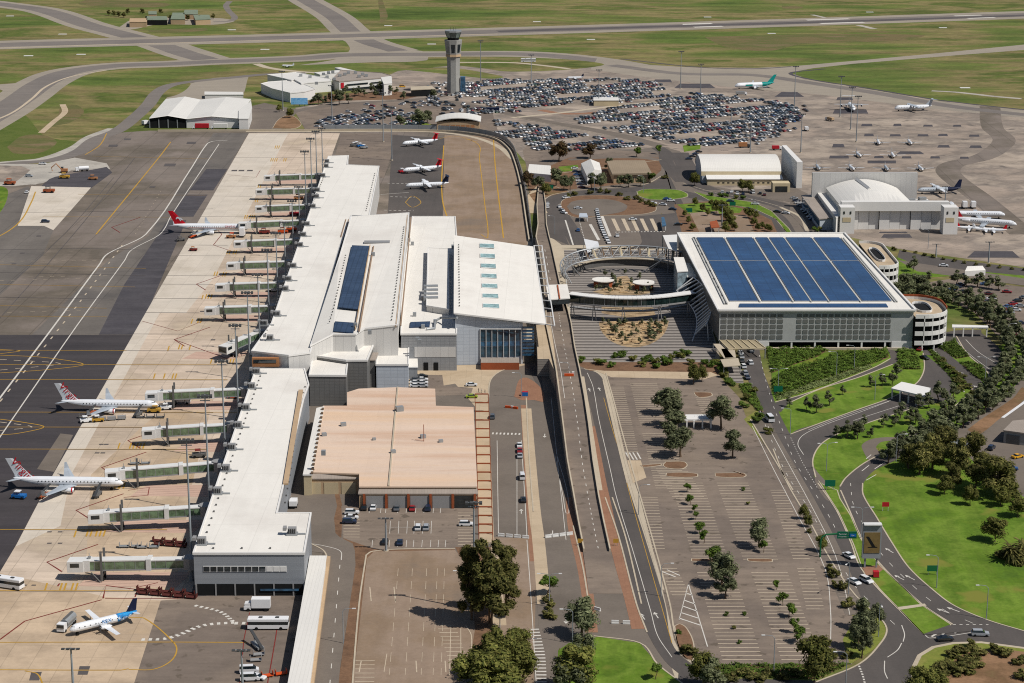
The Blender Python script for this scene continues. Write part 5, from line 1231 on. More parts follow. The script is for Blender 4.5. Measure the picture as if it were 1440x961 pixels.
for k in range(6):
    mb = MB(); mb.obox((xv1+4+(k % 2)*7, yf+14+k*5, 8.3), 4, 2.6, 1.6, .2); mb.build('roof_plant', M['steel'], h2)
an = thing('office_annexe', 'long low office with grey ribbed roof along the left side of the vaulted hangar', 'building', P(1160, 320), world=True)
block(an, '1128 275,1148 272,1174 306,1153 307.5', 6.5, 0, 'grey_metal_roof', 'wall_blue', over=.5)
mb = MB(); q = [P(x, y, 6.5) for x, y in ((1128, 275), (1153, 307.5))]
mb.poly([(q[1][0]-.1, q[1][1], 2), (q[0][0]-.1, q[0][1], 2), (q[0][0]-.1, q[0][1], 5), (q[1][0]-.1, q[1][1], 5)]); mb.build('window_band', M['glass_blue'], an)
sg = thing('parapet_roof', 'flat white roof strip between the grey office and the vault', 'roof', P(1175, 300), world=True)
block(sg, '1150 271,1166 270,1187 300,1176 306', 9.0, 0, 'white_seam', 'wall_white')
# left hangar
h3 = thing('freight_shed', 'white double-gabled freight shed with open dark bays near the top left', 'shed', P(260, 180), world=True)
fr3 = [(210, 166), (236, 162.2), (262, 166.7), (297.5, 163), (336, 166)]; bk3 = [(233, 137.5), (260, 134.8), (282, 138), (318, 135), (353, 138)]
yg = P(260, 180.5)[1]; ybk = P(290, 138, 8)[1]
FF = []; BB = []
for (x, y), (x2, y2) in zip(fr3, bk3):
    z = zat(x, y, yg); FF.append((P(x, y, z)[0], yg, z)); z2 = z; BB.append((ray(x2, y2)[0]/ray(x2, y2)[1]*ybk, ybk, z2))
mb = MB()
for i in range(4): mb.poly((FF[i], FF[i+1], BB[i+1], BB[i]))
for i in range(4): mb.poly((FF[i+1], FF[i], (FF[i][0], FF[i][1]-.6, FF[i][2]-.4), (FF[i+1][0], FF[i+1][1]-.6, FF[i+1][2]-.4)))
mb.build('roof', M['white_seam'], h3)
mb = MB()
for i in range(4):
    mb.poly(((FF[i][0], yg+.4, 0), (FF[i+1][0], yg+.4, 0), (FF[i+1][0], yg+.4, FF[i+1][2]-.3), (FF[i][0], yg+.4, FF[i][2]-.3)), 0 if i < 2 else 1)
mb.poly(((FF[4][0], yg, 0), (BB[4][0], ybk, 0), (BB[4][0], ybk, BB[4][2]-.3), (FF[4][0], yg, FF[4][2]-.3)), 1)
mb.poly(((FF[0][0], yg, 0), (FF[0][0], yg, FF[0][2]-.3), (BB[0][0], ybk, BB[0][2]-.3), (BB[0][0], ybk, 0)), 1)
mb.build('wall', [M['dark'], M['wall_white']], h3)
mb = MB()
for i in range(5): x = lerp(FF[0][0], FF[2][0], i/4); mb.box(x-.3, x+.3, yg, yg+.35, 0, 6)
mb.build('bay_column', M['steel'], h3)
block(h3, '336 155,353 143,354 152,349 167,336 167', 8.2, 0, 'white_seam', 'wall_white')
mb = MB(); q = P(342, 180)
for j in range(2):
    for i in range(2): mb.box(q[0]-3+i*6, q[0]-1.5+i*6, yg-.1+.35, yg+.42, 2+j*3.2, 3.6+j*3.2)
mb.build('window', M['glass'], h3)
h3b = thing('long_shed', 'narrow flat white shed standing behind the freight shed', 'shed', P(315, 138), world=True)
block(h3b, '288 129,341 129.5,342 133,288 133', 3.5, 0, 'white_seam', 'wall_white')
pw = thing('blast_wall', 'low pale concrete wall along the north edge of the parking apron', 'wall', P(400, 186), world=True)
mb = MB(); cps = smooth([P(x, y) for x, y in ((222, 185.5), (400, 184.8), (560, 184.5), (640, 187), (690, 195), (712, 208), (722, 225), (732, 262), (741, 320), (744, 340))], 6)
for a, b in zip(cps, cps[1:]): bar(mb, a, b, .7, 0, 1.4)
mb.build('wall', M['kerb'], pw)
mb = MB()
cps = smooth([P(x, y) for x, y in ((455, 182.5), (560, 182), (645, 184.5), (697, 193), (718, 206), (727, 225), (737, 262), (746, 320), (749, 345))], 6)
fc = thing('security_fence', 'grey mesh security fence curving round the commuter aircraft apron', 'fence', P(600, 182), world=True)
for a, b in zip(cps, cps[1:]): bar(mb, a, b, .12, .3, 3.2)
mb.build('mesh_panel', M['steel'], fc)
for a in cps: mb = MB(); mb.box(a[0]-.12, a[0]+.12, a[1]-.12, a[1]+.12, 0, 3.6); mb.build('post', M['mastsilver'], fc)
# far white terminal (old)
t2 = thing('office_complex', 'white flat-roofed office complex with dark window strips at top left', 'building', P(470, 140), world=True)
zz = Z(408, 130.5, 144)
block(t2, '367 118,378 115.5,412 113,443 125,428 129,408 131,383 125', zz, 0, 'white_seam', 'wall_white', rim=.3)
block(t2, '376 105.5,417 102,465 111.5,466 114,424 117.5,414 112,410 113', zz+1.0, 0, 'white_seam', 'wall_white', rim=.3)
block(t2, '467 112,480 99,537 103,551 107,550 108.5,477 115', Z(500, 112.5, 127), 0, 'grey_metal_roof', 'wall_white', rim=.3)
block(t2, '471 95.5,478 94.8,505 101,500 103', 7, 0, 'white_seam', 'wall_white')
block(t2, '442 102,479 98.5,480 101,450 105', 6, 0, 'white_seam', 'wall_white')
block(t2, '536 109,550 107,551 117,540 118', Z(540, 107.5, 124), 0, 'white_seam', 'wall_white')
mb = MB(); za_ = Z(500, 112.5, 127)
wA = P(477, 115, za_); wB = P(550, 108.5, za_)
def wq(t0, t1, z0, z1, m=0):
    pa = [lerp(wA[i], wB[i], t0) for i in (0, 1)]; pb_ = [lerp(wA[i], wB[i], t1) for i in (0, 1)]
    mb.poly(((pa[0], pa[1]-.4, z0), (pb_[0], pb_[1]-.4, z0), (pb_[0], pb_[1]-.4, z1), (pa[0], pa[1]-.4, z1)), m)
wq(.14, .55, za_-3.8, za_-2.6); wq(.6, .8, za_-3.8, za_-2.8); wq(.05, .8, .5, 2.2)
mb.build('window_strip', M['glass'], t2)
mb = MB(); wq(.03, .09, za_-5.5, za_-1.0); mb.build('logo_panel', M['red'], t2)
mb = MB()
q = P(367, 118, zz); q2 = P(408, 131, zz)
for i in range(4):
    t = .18+i*.2; a = (lerp(q[0], q2[0], t), lerp(q[1], q2[1], t)); t += .1; b = (lerp(q[0], q2[0], t), lerp(q[1], q2[1], t))
    mb.poly(((a[0]-.3, a[1]-.6, 0), (b[0]-.3, b[1]-.6, 0), (b[0]-.3, b[1]-.6, 5), (a[0]-.3, a[1]-.6, 5)))
mb.build('vehicle_door', M['dark'], t2)
for x, y in pp('423 108,436 110,445 119,470 113,478 108,485 106,490 104,500 104,510 106,460 110,505 109,515 108,455 106,462 104,468 103'):
    mb = MB(); mb.obox(P(x, y, zz+1), 2.4, 2.0, 2.0, .2); mb.build('roof_plant', M['steel'], t2)
# control tower
ct = P(638, 130.5)
tw = thing('control_tower', 'tall pale concrete control tower flaring to a dark glass cab', 'control tower', ct)
oct_ = lambda r, z, tw_=.39: [(r*math.cos(tw_+2*math.pi*k/8), r*math.sin(tw_+2*math.pi*k/8), z) for k in range(8)]
k_ = 1/1.82
mb = MB(); mb.loft([oct_(5.6, 0), oct_(5.2, 14), oct_(5.3, 24), oct_(5.8, 29), oct_(7.4, 41)], 0)
mb.build('shaft', [surf('pale_precast_concrete', ['8e8d89', '999893'], big=.2, fine=1, amp=.05)], tw)
mb = MB(); mb.loft([oct_(6.5, 28.4), oct_(6.45, 28.4), oct_(6.2, 30.2), oct_(6.1, 30.2)], 0, False); mb.build('band', M['wall_tan'], tw)
mb = MB(); mb.loft([oct_(4.6, 41.02), oct_(4.9, 43)], 0); mb.build('cab_neck', M['dark'], tw)
mb = MB(); mb.loft([oct_(5.0, 43.02), oct_(6.6, 47.2)], 0); mb.build('cab_glass', glass('tower_cab_glass', '5f6b66', .2), tw)
mb = MB(); mb.loft([oct_(6.9, 47.22), oct_(6.9, 48.4)], 0); mb.build('cab_roof', M['steel'], tw)
mb = MB()
for k in range(8):
    a = .39+2*math.pi*k/8; mb.tube([(5.05*math.cos(a), 5.05*math.sin(a), 43), (6.7*math.cos(a), 6.7*math.sin(a), 47.2)], .2, 4)
for k in range(4): mb.tube([(2*math.cos(k*1.6), 2*math.sin(k*1.6), 48.4), (2*math.cos(k*1.6), 2*math.sin(k*1.6), 51)], .1, 4)
mb.build('mullion', M['pole_dark'], tw)
for k in range(8):
    a = .39+2*math.pi*(k+.5)/8; c_, s_ = math.cos(a), math.sin(a); mb = MB()
    def pt(u, z, d): r = lerp(5.8, 7.4, (z-29)/12)*math.cos(math.pi/8)+d; return (r*c_-u*s_, r*s_+u*c_, z)
    mb.poly((pt(-1.2, 31.5, .08), pt(1.2, 31.5, .08), pt(1.6, 38, .08), pt(-1.6, 38, .08))); mb.build('window', M['glass'], tw)
mb = MB(); mb.box(5.3, 9.2, -3, 3, 0, 12.5); mb.build('lift_annexe', M['glass_blue'], tw)
bs = thing('tower_base_building', 'low flat building with pale roof left of the control tower foot', 'building', P(600, 132), world=True)
block(bs, '578 122,607 121,612 125,578 126.5', 5.5, 0, 'kerb', 'dark')
# tan arched building
hb = thing('arched_depot', 'tan brick depot with shallow curved white roof behind the security fence', 'depot', P(645, 183), world=True)
x0_, x1_ = P(614, 184)[0], P(674, 184)[0]; y0_ = P(645, 183)[1]; y1_ = y0_+22
za_ = Z(645, 171, 183)
mb = MB(); mb.box(x0_, x1_, y0_, y1_, 0, za_-.2); mb.build('wall', M['wall_tan'], hb)
mb = MB(); pr = [(lerp(x0_-1, x1_+1, k/10), za_-.2+2.6*abs(math.sin(math.pi*k/10))**.8) for k in range(11)]
mb.loft([[(x, y0_-1, z+.3) for x, z in pr]+[(x, y0_-1, z-.25) for x, z in reversed(pr)], [(x, y1_+1, z+.3) for x, z in pr]+[(x, y1_+1, z-.25) for x, z in reversed(pr)]]); mb.build('roof', M['white_seam'], hb)
mb = MB(); front_quads(mb, y0_, x0_+3, x1_-3, .5, 3.8, 7, 1, .7, 0, .08); mb.build('panel', M['orange'], hb)
# small white gabled buildings by the upper trees and the brown one
def gabled(nm, label, cat, s, z, hr, roof, wall, axis=0):
    rt = thing(nm, label, cat, P(*pp(s)[0]), world=True)
    g = [P(x, y, z) for x, y in pp(s)]          # 4 eave corners: front-left, front-right, back-right, back-left
    mb = MB(); mb.prism([p[:2] for p in g], 0, z); mb.build('wall', M[wall], rt)
    if axis == 0: m0, m1 = [(g[0][i]+g[3][i])/2 for i in (0, 1)], [(g[1][i]+g[2][i])/2 for i in (0, 1)]; A_ = (0, 1, 2, 3)
    else: m0, m1 = [(g[0][i]+g[1][i])/2 for i in (0, 1)], [(g[3][i]+g[2][i])/2 for i in (0, 1)]; A_ = (1, 2, 3, 0)
    r0, r1 = (m0[0], m0[1], z+hr), (m1[0], m1[1], z+hr); q = [g[i] for i in A_]
    mb = MB()
    if axis == 0: mb.poly((q[0], q[1], r1, r0)); mb.poly((q[2], q[3], r0, r1)); mb.poly((q[1], q[2], r1)); mb.poly((q[3], q[0], r0))
    else: mb.poly((g[1], g[2], r1, r0)); mb.poly((g[3], g[0], r0, r1)); mb.poly((g[0], g[1], r0)); mb.poly((g[2], g[3], r1))
    mb.build('roof', M[roof], rt); return rt
gabled('gabled_hall', 'white gabled hall between parked cars and a brown-roofed office', 'hall', '826 249,846 240,843 229,817 230', 5, 2.5, 'white_seam', 'wall_white', 1)
gabled('small_hall', 'small white hipped hall among bronze trees near the top of the ramp', 'hall', '742 243,775 246,774 233,746 231', 4.5, 2.5, 'white_seam', 'wall_white', 0)
bb = thing('brown_office', 'brown flat-roofed office with brick piers north of the roundabout', 'office', P(885, 255), world=True)
block(bb, '863 244,914 243,905 226,855 226', 6.2, 0, 'brown_roof', 'wall_tan', over=1.0, th=1.0)
mb = MB(); yb_ = P(888, 244, 6.2)[1]; a, b = P(875, 244, 6.2)[0], P(910, 244, 6.2)[0]
front_quads(mb, yb_, a, b, .8, 4.4, 10, 1, 1.0, 0, .08); mb.build('window', M['glass'], bb)
tb = thing('long_store', 'beige windowless store among the packed far car park', 'store', P(852, 147), world=True)
block(tb, '835 137,869 137,870 141,835 141', 4.5, 0, 'white_seam', 'wall_beige')
# farm-like sheds at the top left
for i, (s, rf, lb) in enumerate((('182 31,206 31,207 26,183 26', 'wall_tan', 'tan-walled shed left in the far fire station group'), ('206 28,235 28,234 23,207 23', 'green_roof', 'long green shed with dark open bays in the far fire station group'), ('240 27,260 27,259 18,243 18', 'green_roof', 'boxy green shed right of the long open-bay shed'), ('258 20,278 20,278 14,260 14', 'green_roof', 'darker green shed behind the boxy one at the far station'), ('275 28,296 27,294 21,272 21', 'green_roof', 'low green shed rightmost in the far station group'), ('209 20,220 20,220 16,209 16', 'green_roof', 'small green shed at the back of the far station'))):
    if 'green_roof' not in M: M['green_roof'] = surf('green_metal_roof', ['6a7564', '788270'], big=.1, fine=1, amp=.08)
    rt = thing('station_shed', lb, 'shed', P(*pp(s)[0]), world=True); block(rt, s, 5.5, 0, rf if rf in M else 'green_roof', 'dark' if i == 1 else 'wall_tan')
# toll canopies
def canopy(nm, label, s, z, posts, roof='wall_white', th=.5, cat='canopy', pr=.25):
    rt = thing(nm, label, cat, P(*pp(s)[0]), world=True)
    g = [P(x, y, z) for x, y in pp(s)]; mb = MB(); mb.prism([p[:2] for p in g], z-th, z, 0, None, True); mb.build('canopy_roof', M[roof], rt)
    for x, y in posts:
        q = P(x, y, z); mb = MB(); mb.box(q[0]-pr, q[0]+pr, q[1]-pr, q[1]+pr, 0, z-th); mb.build('post', M['wall_white'], rt)
    return rt
canopy('toll_canopy', 'white flat toll canopy over four exit lanes among the lawns', '1253 546,1268 537,1310 546,1300 557', 4.6, [(1255, 545), (1266, 549), (1278, 551), (1289, 554), (1298, 556), (1268, 538), (1290, 543), (1308, 547)])
canopy('boom_gate_canopy', 'thin white canopy over the ticket booths beside the spiral ramp', '1339 456.5,1389 458,1390 460.5,1339 460', 4.4, [(1342, 460), (1355, 460), (1368, 460), (1388, 460)])
canopy('car_park_shelter', 'white rectangular shelter between gum trees in the middle car park', '964 583,1001 583,1003 590,963 590', 3.4, [(966, 590), (976, 590), (988, 590), (1000, 590), (966, 584), (999, 584)])
gabled('pavilion', 'white hipped pavilion among dark trees by the far right road', 'pavilion', '1357 381.5,1386 380,1377 377,1363 377', 2.6, 1.6, 'white_seam', 'wall_white', 0)
ws = thing('workshop', 'grey workshop with dark roller door at the right edge', 'workshop', P(1425, 620), world=True)
block(ws, '1412 605,1425 592,1500 585,1500 615,1435 608', 4.8, 0, 'grey_metal_roof', 'wall_grey')
mb = MB(); q = P(1413, 622); q2 = P(1430, 623); mb.poly(((q[0], P(1412, 605, 4.8)[1]-.6, 0), (q2[0], P(1431, 607.4, 4.8)[1]-.6, 0), (q2[0], P(1431, 607.4, 4.8)[1]-.6, 3.4), (q[0], P(1412, 605, 4.8)[1]-.6, 3.4))); mb.build('roller_door', M['wall_dark'], ws)
canopy('smokers_shelter', 'rust-coloured tilted shade roof beside shrubs behind the car park', '998 312,1008 310,1012 319,1000 320', 3.6, [(999, 313), (1008, 311), (1001, 319), (1011, 318)], 'rust')
canopy('taxi_shelter', 'small dark shelter with blue roof on the taxi island', '815 300,825 300,827 305,814 305', 3.0, [(816, 301), (824, 301), (826, 304), (815, 304)], 'wall_blue')
canopy('bus_shelter', 'blue glazed waiting shelter beside the coach bays', '930 306,934 305,937 317,931 318', 3.2, [(931, 307), (936, 316)], 'glass_blue')
# ------------------------------------------------------------------ vehicles
CARCOL = {'white': lin('d2d3d4'), 'silver': lin('9a9da1'), 'grey': lin('56595e'), 'black': lin('17181b'), 'dark blue': lin('1c2840'), 'red': lin('8c1a20'), 'blue': lin('2c4f80'), 'maroon': lin('501c20'), 'lime': lin('8fa52a'), 'yellow': lin('d19a1c'), 'green': lin('3d5a48')}
def cabin(mb, x0, x1, tx0, tx1, z0, z1, w0=.82, w1=.66):
    a = [(x0, -w0, z0), (x1, -w0, z0), (x1, w0, z0), (x0, w0, z0)]; b = [(tx0, -w1, z1), (tx1, -w1, z1), (tx1, w1, z1), (tx0, w1, z1)]
    for i in range(4): j = (i+1) % 4; mb.poly((a[i], a[j], b[j], b[i]), 1)
    mb.poly(b, 1)
def car_mesh(kind='sedan', parts=False):
    body, gl, wh = MB(), MB(), MB()
    if kind == 'sedan': pr = [(-2.25, .35), (-2.25, .8), (-2.1, .98), (-1.5, 1.0), (.95, .98), (2.1, .82), (2.25, .6), (2.25, .35)]; cb = (-1.65, 1.15, -1.0, .35, .97, 1.4)
    elif kind == 'wagon': pr = [(-2.3, .38), (-2.3, 1.0), (-2.2, 1.05), (.95, 1.05), (2.15, .92), (2.3, .6), (2.3, .38)]; cb = (-2.2, 1.15, -1.9, .4, 1.03, 1.62)
    else: pr = [(-2.5, .4), (-2.55, 1.3), (1.6, 1.3), (2.35, 1.05), (2.45, .4)]; cb = (-2.5, 1.7, -2.45, .9, 1.28, 2.05)
    n = len(pr)
    for s in (-1, 1): body.poly([(x, s*.9, z) for x, z in (pr if s > 0 else reversed(pr))])
    for i in range(n): a, b = pr[i], pr[(i+1) % n]; body.poly(((a[0], -.9, a[1]), (b[0], -.9, b[1]), (b[0], .9, b[1]), (a[0], .9, a[1])))
    cabin(gl, *cb)
    z = cb[5]; body.prism([(cb[2]-.03, -.68), (cb[3]+.05, -.68), (cb[3]+.05, .68), (cb[2]-.03, .68)], z, z+.06, 0, 0, True)
    for x in (-1.45, 1.45):
        for s in (-1, 1): wh.loft([[(x+.34*math.cos(2*math.pi*k/10), s*y, .34+.34*math.sin(2*math.pi*k/10)) for k in range(10)] for y in (.72, .93)])
    return body, gl, wh
def make_car(kind, name='parked_car'):
    def f():
        rt = thing(name, 'car', 'car'); b, g, w_ = car_mesh(kind)
        b.build('body', M['paint'], rt); g.build('windows', M['glass'], rt)
        for i in range(4):
            m2 = MB()
            n0 = i*20
            m2.v = w_.v[n0:n0+20]; m2.f = [tuple(v-n0 for v in q) for q in w_.f if min(q) >= n0 and max(q) < n0+20]; m2.m = [0]*len(m2.f)
            m2.build('wheel', M['tyre'], rt)
        return rt
    return f
KITS = {k: Kit(make_car(k)) for k in ('sedan', 'wagon', 'van')}
FARK = {}
def far_mesh(kind):
    b, g, w_ = car_mesh(kind); n = len(b.v); mb = MB()
    mb.v = b.v+g.v; mb.f = b.f+[tuple(v+n for v in q) for q in g.f]; mb.m = [0]*len(b.f)+[1]*len(g.f); return mb
def far_car(p, rz, col, kind, label, group):
    if kind not in FARK:
        o = far_mesh(kind).build('parked_car', [M['paint'], M['glass']], None); FARK[kind] = o
    else: o = FARK[kind].copy(); COL.objects.link(o)
    o.location = p; o.rotation_euler = (0, 0, rz); o.color = CARCOL[col]; tag(o, label, 'car', group); return o
def car(x, y, deg, col, kind='sedan', label=None, group=None, z=0.1, scale=1.0):
    k = KITS[kind]; p = P(x, y, z)
    return k.put(p, R(deg), label or ('%s car' % col), group, scale, CARCOL[col], 'van' if kind == 'van' else 'car')
# staff lot
SL = 'staff lot by the roller doors'
for x, y, d, c, k, lb in ((512, 716, 90, 'black', 'sedan', 'black car in the back row, leftmost, '), (525, 716, 90, 'white', 'sedan', 'white sedan second in the back row, '), (558, 717, 90, 'grey', 'sedan', 'grey sedan in the middle of the back row, '), (580, 717, 90, 'red', 'sedan', 'red sedan in the back row, '), (602, 717, 90, 'dark blue', 'wagon', 'dark blue wagon ending the back row, '),
    (495, 723, 0, 'white', 'wagon', 'white wagon sideways at the corner, topmost of three, '), (494, 730, 0, 'white', 'sedan', 'white sedan between another white car and a navy one, '), (491.5, 736, 0, 'dark blue', 'wagon', 'dark blue wagon below two white cars, '), (588, 744, 90, 'white', 'wagon', 'white hatchback in the middle row, '), (599.5, 744, 90, 'silver', 'wagon', 'silver hatchback beside a white one in the middle row, '),
    (541.5, 764, 90, 'black', 'sedan', 'black sedan in the front row, '), (562.5, 765, 90, 'dark blue', 'sedan', 'navy sedan in the front row, '), (656, 739.5, 0, 'white', 'wagon', 'lone white wagon by the pergola, ')):
    car(x, y, d, c, k, lb+SL)
i = 0
for x in (584.5, 594):
    for y in (531, 535.5, 540, 544.5):
        c = ('white', 'grey', 'white', 'white', 'black', 'white', 'white', 'silver')[i]; i += 1
        car(x, y, 0, c, 'sedan', '%s car in the tight block parked beside the small white roofed box' % c, 'cars in the tight block by the terminal')
car(663, 543, 0, 'white', 'sedan', 'white car alone on the cream forecourt'); car(663.5, 559.5, 3, 'lime', 'sedan', 'lime green car by the top of the pergola')
car(692.5, 588, 90, 'grey', 'wagon', 'grey wagon on the arrivals road below the cream forecourt')
car(730.5, 628, 92, 'white', 'sedan', 'white sedan leading three parked cars on the arrivals road'); car(730.8, 635.5, 92, 'red', 'sedan', 'red sedan between white and grey cars on the arrivals road'); car(731, 643, 92, 'silver', 'sedan', 'silver sedan behind the red one on the arrivals road')
car(734.5, 673, 92, 'white', 'van', 'white van alone beside the arrivals footpath'); car(736, 705, 92, 'black', 'sedan', 'black sedan lowest on the arrivals road')
for x, y, c, k, lb in ((1041, 498, 'white', 'sedan', 'white car topmost at the kerb under the entrance canopy'), (1042, 503.5, 'silver', 'sedan', 'silver car second at the kerb by the entrance canopy'), (1042.5, 509, 'black', 'sedan', 'black car third at the kerb by the entrance canopy'), (1045, 517, 'white', 'wagon', 'white wagon at the kerb below the cream canopy'), (1047.5, 526.5, 'silver', 'wagon', 'silver wagon at the kerb by the striped crossing'), (1050.5, 532.5, 'dark blue', 'sedan', 'navy sedan last at the kerb by the striped crossing'), (1056, 495, 'silver', 'sedan', 'silver sedan driving out from under the car park'), (1055, 512, 'white', 'wagon', 'white wagon driving in the avenue beside the kerb queue'), (1082, 592, 'white', 'van', 'large white van driving on the avenue past the lawn')):
    car(x, y, 98, c, k, lb, scale=1.25 if y == 592 else 1.0)
car(1294, 493, 60, 'red', 'sedan', 'red car coming out beneath the spiral ramp'); car(1300, 505, -60, 'black', 'sedan', 'black car on the curving exit lane below the spiral ramp')
car(1193.5, 784, -62, 'white', 'sedan', 'white car in the billboard shadow on the avenue'); car(1201, 820.5, -60, 'white', 'sedan', 'white sedan, left one of two abreast near the junction'); car(1218, 818.5, -60, 'white', 'wagon', 'white wagon, right one of two abreast near the junction')
car(1329, 901, 8, 'black', 'sedan', 'black sedan entering the big roundabout', scale=1.0); car(1378.5, 894, -4, 'silver', 'wagon', 'silver four-wheel drive behind the black sedan at the roundabout', scale=1.05)
car(1431, 644, 30, 'yellow', 'sedan', 'yellow car in the workshop yard at the right edge'); car(1394, 632, 60, 'dark blue', 'wagon', 'navy wagon beside trees in the workshop yard'); car(1402, 654, 5, 'white', 'sedan', 'white car below the yellow one in the workshop yard'); car(1422, 661, -10, 'blue', 'wagon', 'blue wagon lowest in the workshop yard'); car(1345, 624, -10, 'white', 'sedan', 'white car half hidden behind the big dark trees'); car(1353, 627.5, -10, 'silver', 'sedan', 'silver car beside the white one behind the dark trees')
car(1327, 375, -8, 'white', 'sedan', 'white car on the road passing the right-hand apron')
RC = 'in the far right car park'
for x, y, c, d, lb in ((1351, 402, 'dark blue', 20, 'navy car topmost of the close group of four'), (1346, 405.3, 'dark blue', 20, 'navy car second of the close group of four'), (1340, 408.6, 'blue', 20, 'blue car third of the close group of four'), (1333, 411.8, 'dark blue', 20, 'navy car last of the close group of four'), (1355, 412, 'black', -10, 'black car just below the close group of four'), (1385, 401, 'blue', 0, 'blue car under the row of dark trees'), (1416, 412, 'red', -12, 'red car alone near the top edge'), (1391, 414.8, 'maroon', -5, 'maroon car over a silver pair'), (1379, 419, 'silver', -10, 'silver car left of a white one'), (1394, 422, 'white', -10, 'white car beside the silver one'), (1390, 426, 'maroon', -10, 'dark maroon car under the white one'),
    (1440, 420, 'grey', 20, 'grey car at the top of the diagonal row'), (1431, 424.5, 'black', 20, 'black car second of the diagonal row'), (1425, 429, 'red', 20, 'red car in the middle of the diagonal row'), (1417, 433, 'blue', 20, 'blue car near the foot of the diagonal row'), (1409, 436, 'red', -5, 'bright red car at the foot of the diagonal row'), (1435, 432, 'silver', -10, 'silver car right of the diagonal row'), (1429, 437.5, 'white', -10, 'white car below the diagonal row'), (1420, 441.5, 'silver', -5, 'silver car lowest of the diagonal row group'), (1436, 456, 'dark blue', 0, 'navy car alone at mid right'), (1412, 467, 'blue', -5, 'bright blue car by the hedge trees'), (1417, 471, 'white', -30, 'white car under the bright blue one'), (1431, 475, 'maroon', -5, 'maroon car at the lower right'), (1440, 479, 'grey', -5, 'grey car at the lower right')):
    car(x, y, d, c, 'sedan', lb+' '+RC)
# taxi queue and the roads round the upper roundabout
tq = smooth([P(x, y, .1) for x, y in ((839.5, 297), (841.5, 306), (845, 318), (850, 331), (858, 346))], 12)
d_ = 0; last = None; n = 0
for a, b in zip(tq, tq[1:]):
    if last is None or math.hypot(a[0]-last[0], a[1]-last[1]) > 5.6:
        last = a; rz = math.atan2(b[1]-a[1], b[0]-a[0]); n += 1
        KITS['sedan'].put(a, rz, 'white taxi in the long single-file queue behind the plaza', 'taxis queuing', 1.0, CARCOL['white'] if n % 5 != 3 else CARCOL['silver'], 'taxi').name = 'taxi'
for x, y, d, c, lb in ((786.5, 292, 100, 'white', 'white car, upper of a kerbside trio by the turning circle'), (790, 297, 115, 'silver', 'silver car, middle of a kerbside trio by the turning circle'), (792.5, 300.5, 130, 'white', 'white car, lowest of a kerbside trio by the turning circle'), (796, 279, 20, 'white', 'white car rounding the bend above the turning circle'), (770, 288, 92, 'white', 'white car at the ramp barrier, upper one'), (770, 292.5, 92, 'white', 'white car at the ramp barrier, lower one'), (813, 294, -10, 'white', 'white car inside the turning circle'), (813, 325, 90, 'blue', 'blue car in the pick-up lanes'), (938, 281, 5, 'blue', 'blue car at the roundabout edge'), (943.5, 283.5, 5, 'white', 'white car beside a blue one at the roundabout'), (918, 287, -20, 'white', 'white car leaving the roundabout by the shrubs'), (932, 289, -20, 'white', 'white van-like car below the roundabout'), (946, 295.5, -20, 'dark blue', 'navy car below the roundabout'), (954, 317, 0, 'black', 'black car near the coach bays'),
    (1027, 284, 0, 'dark blue', 'navy car on the upper lane by the green sign'), (1062, 288, -8, 'white', 'white car in the middle of the upper dual road'), (1052, 295, -10, 'dark blue', 'navy car entering the bend by the shrubs'), (1093, 299, -25, 'black', 'black car before a white one on the curve by the grey office'), (1105, 301, -25, 'white', 'white car on the curve by the grey office'), (890, 310, 0, 'white', 'white car by the painted bays'), (868, 333, 90, 'white', 'white car below the painted bays')):
    car(x, y, d, c, 'sedan', lb)
for i, (x, y) in enumerate(pp('1016 271.5,1023 273,1029 271,1037 273.5,1045 274,1069 273,1075 275')):
    c = ('silver', 'black', 'white', 'white', 'dark blue', 'black', 'maroon')[i]
    car(x, y, 80, c, 'sedan', '%s car parked in the row in front of the barrel-roofed hangar' % c, 'cars in front of the arched hangar')
car(1058, 272, 100, 'white', 'van', 'white van standing before the barrel-roofed hangar')
for i in range(10):
    x, y = 1117+i*2.9, 280+i*3.3
    if i in (4,): continue
    c = ('silver', 'dark blue', 'white', 'silver', 'black', 'white', 'dark blue', 'black', 'white', 'blue')[i]
    car(x, y, 5, c, 'sedan', '%s car in the column parked along the grey office annexe' % c, 'cars along the grey office')
for i in range(7):
    c = ('white', 'dark blue', 'blue', 'silver', 'white', 'dark blue', 'maroon')[i]
    car(808+i*1.7, 238+i*4.4, 5, c, 'sedan', '%s car in the column left of the gabled white hall' % c, 'cars beside the gabled hall')
for i in range(4): car(982.5-i*4.5, 214.5+i*3.3, 10, 'dark blue' if i % 2 else 'black', 'sedan', ('black', 'dark blue')[i % 2]+' car in the short row left of the barrel-roofed hangar', 'short row by the arched hangar')
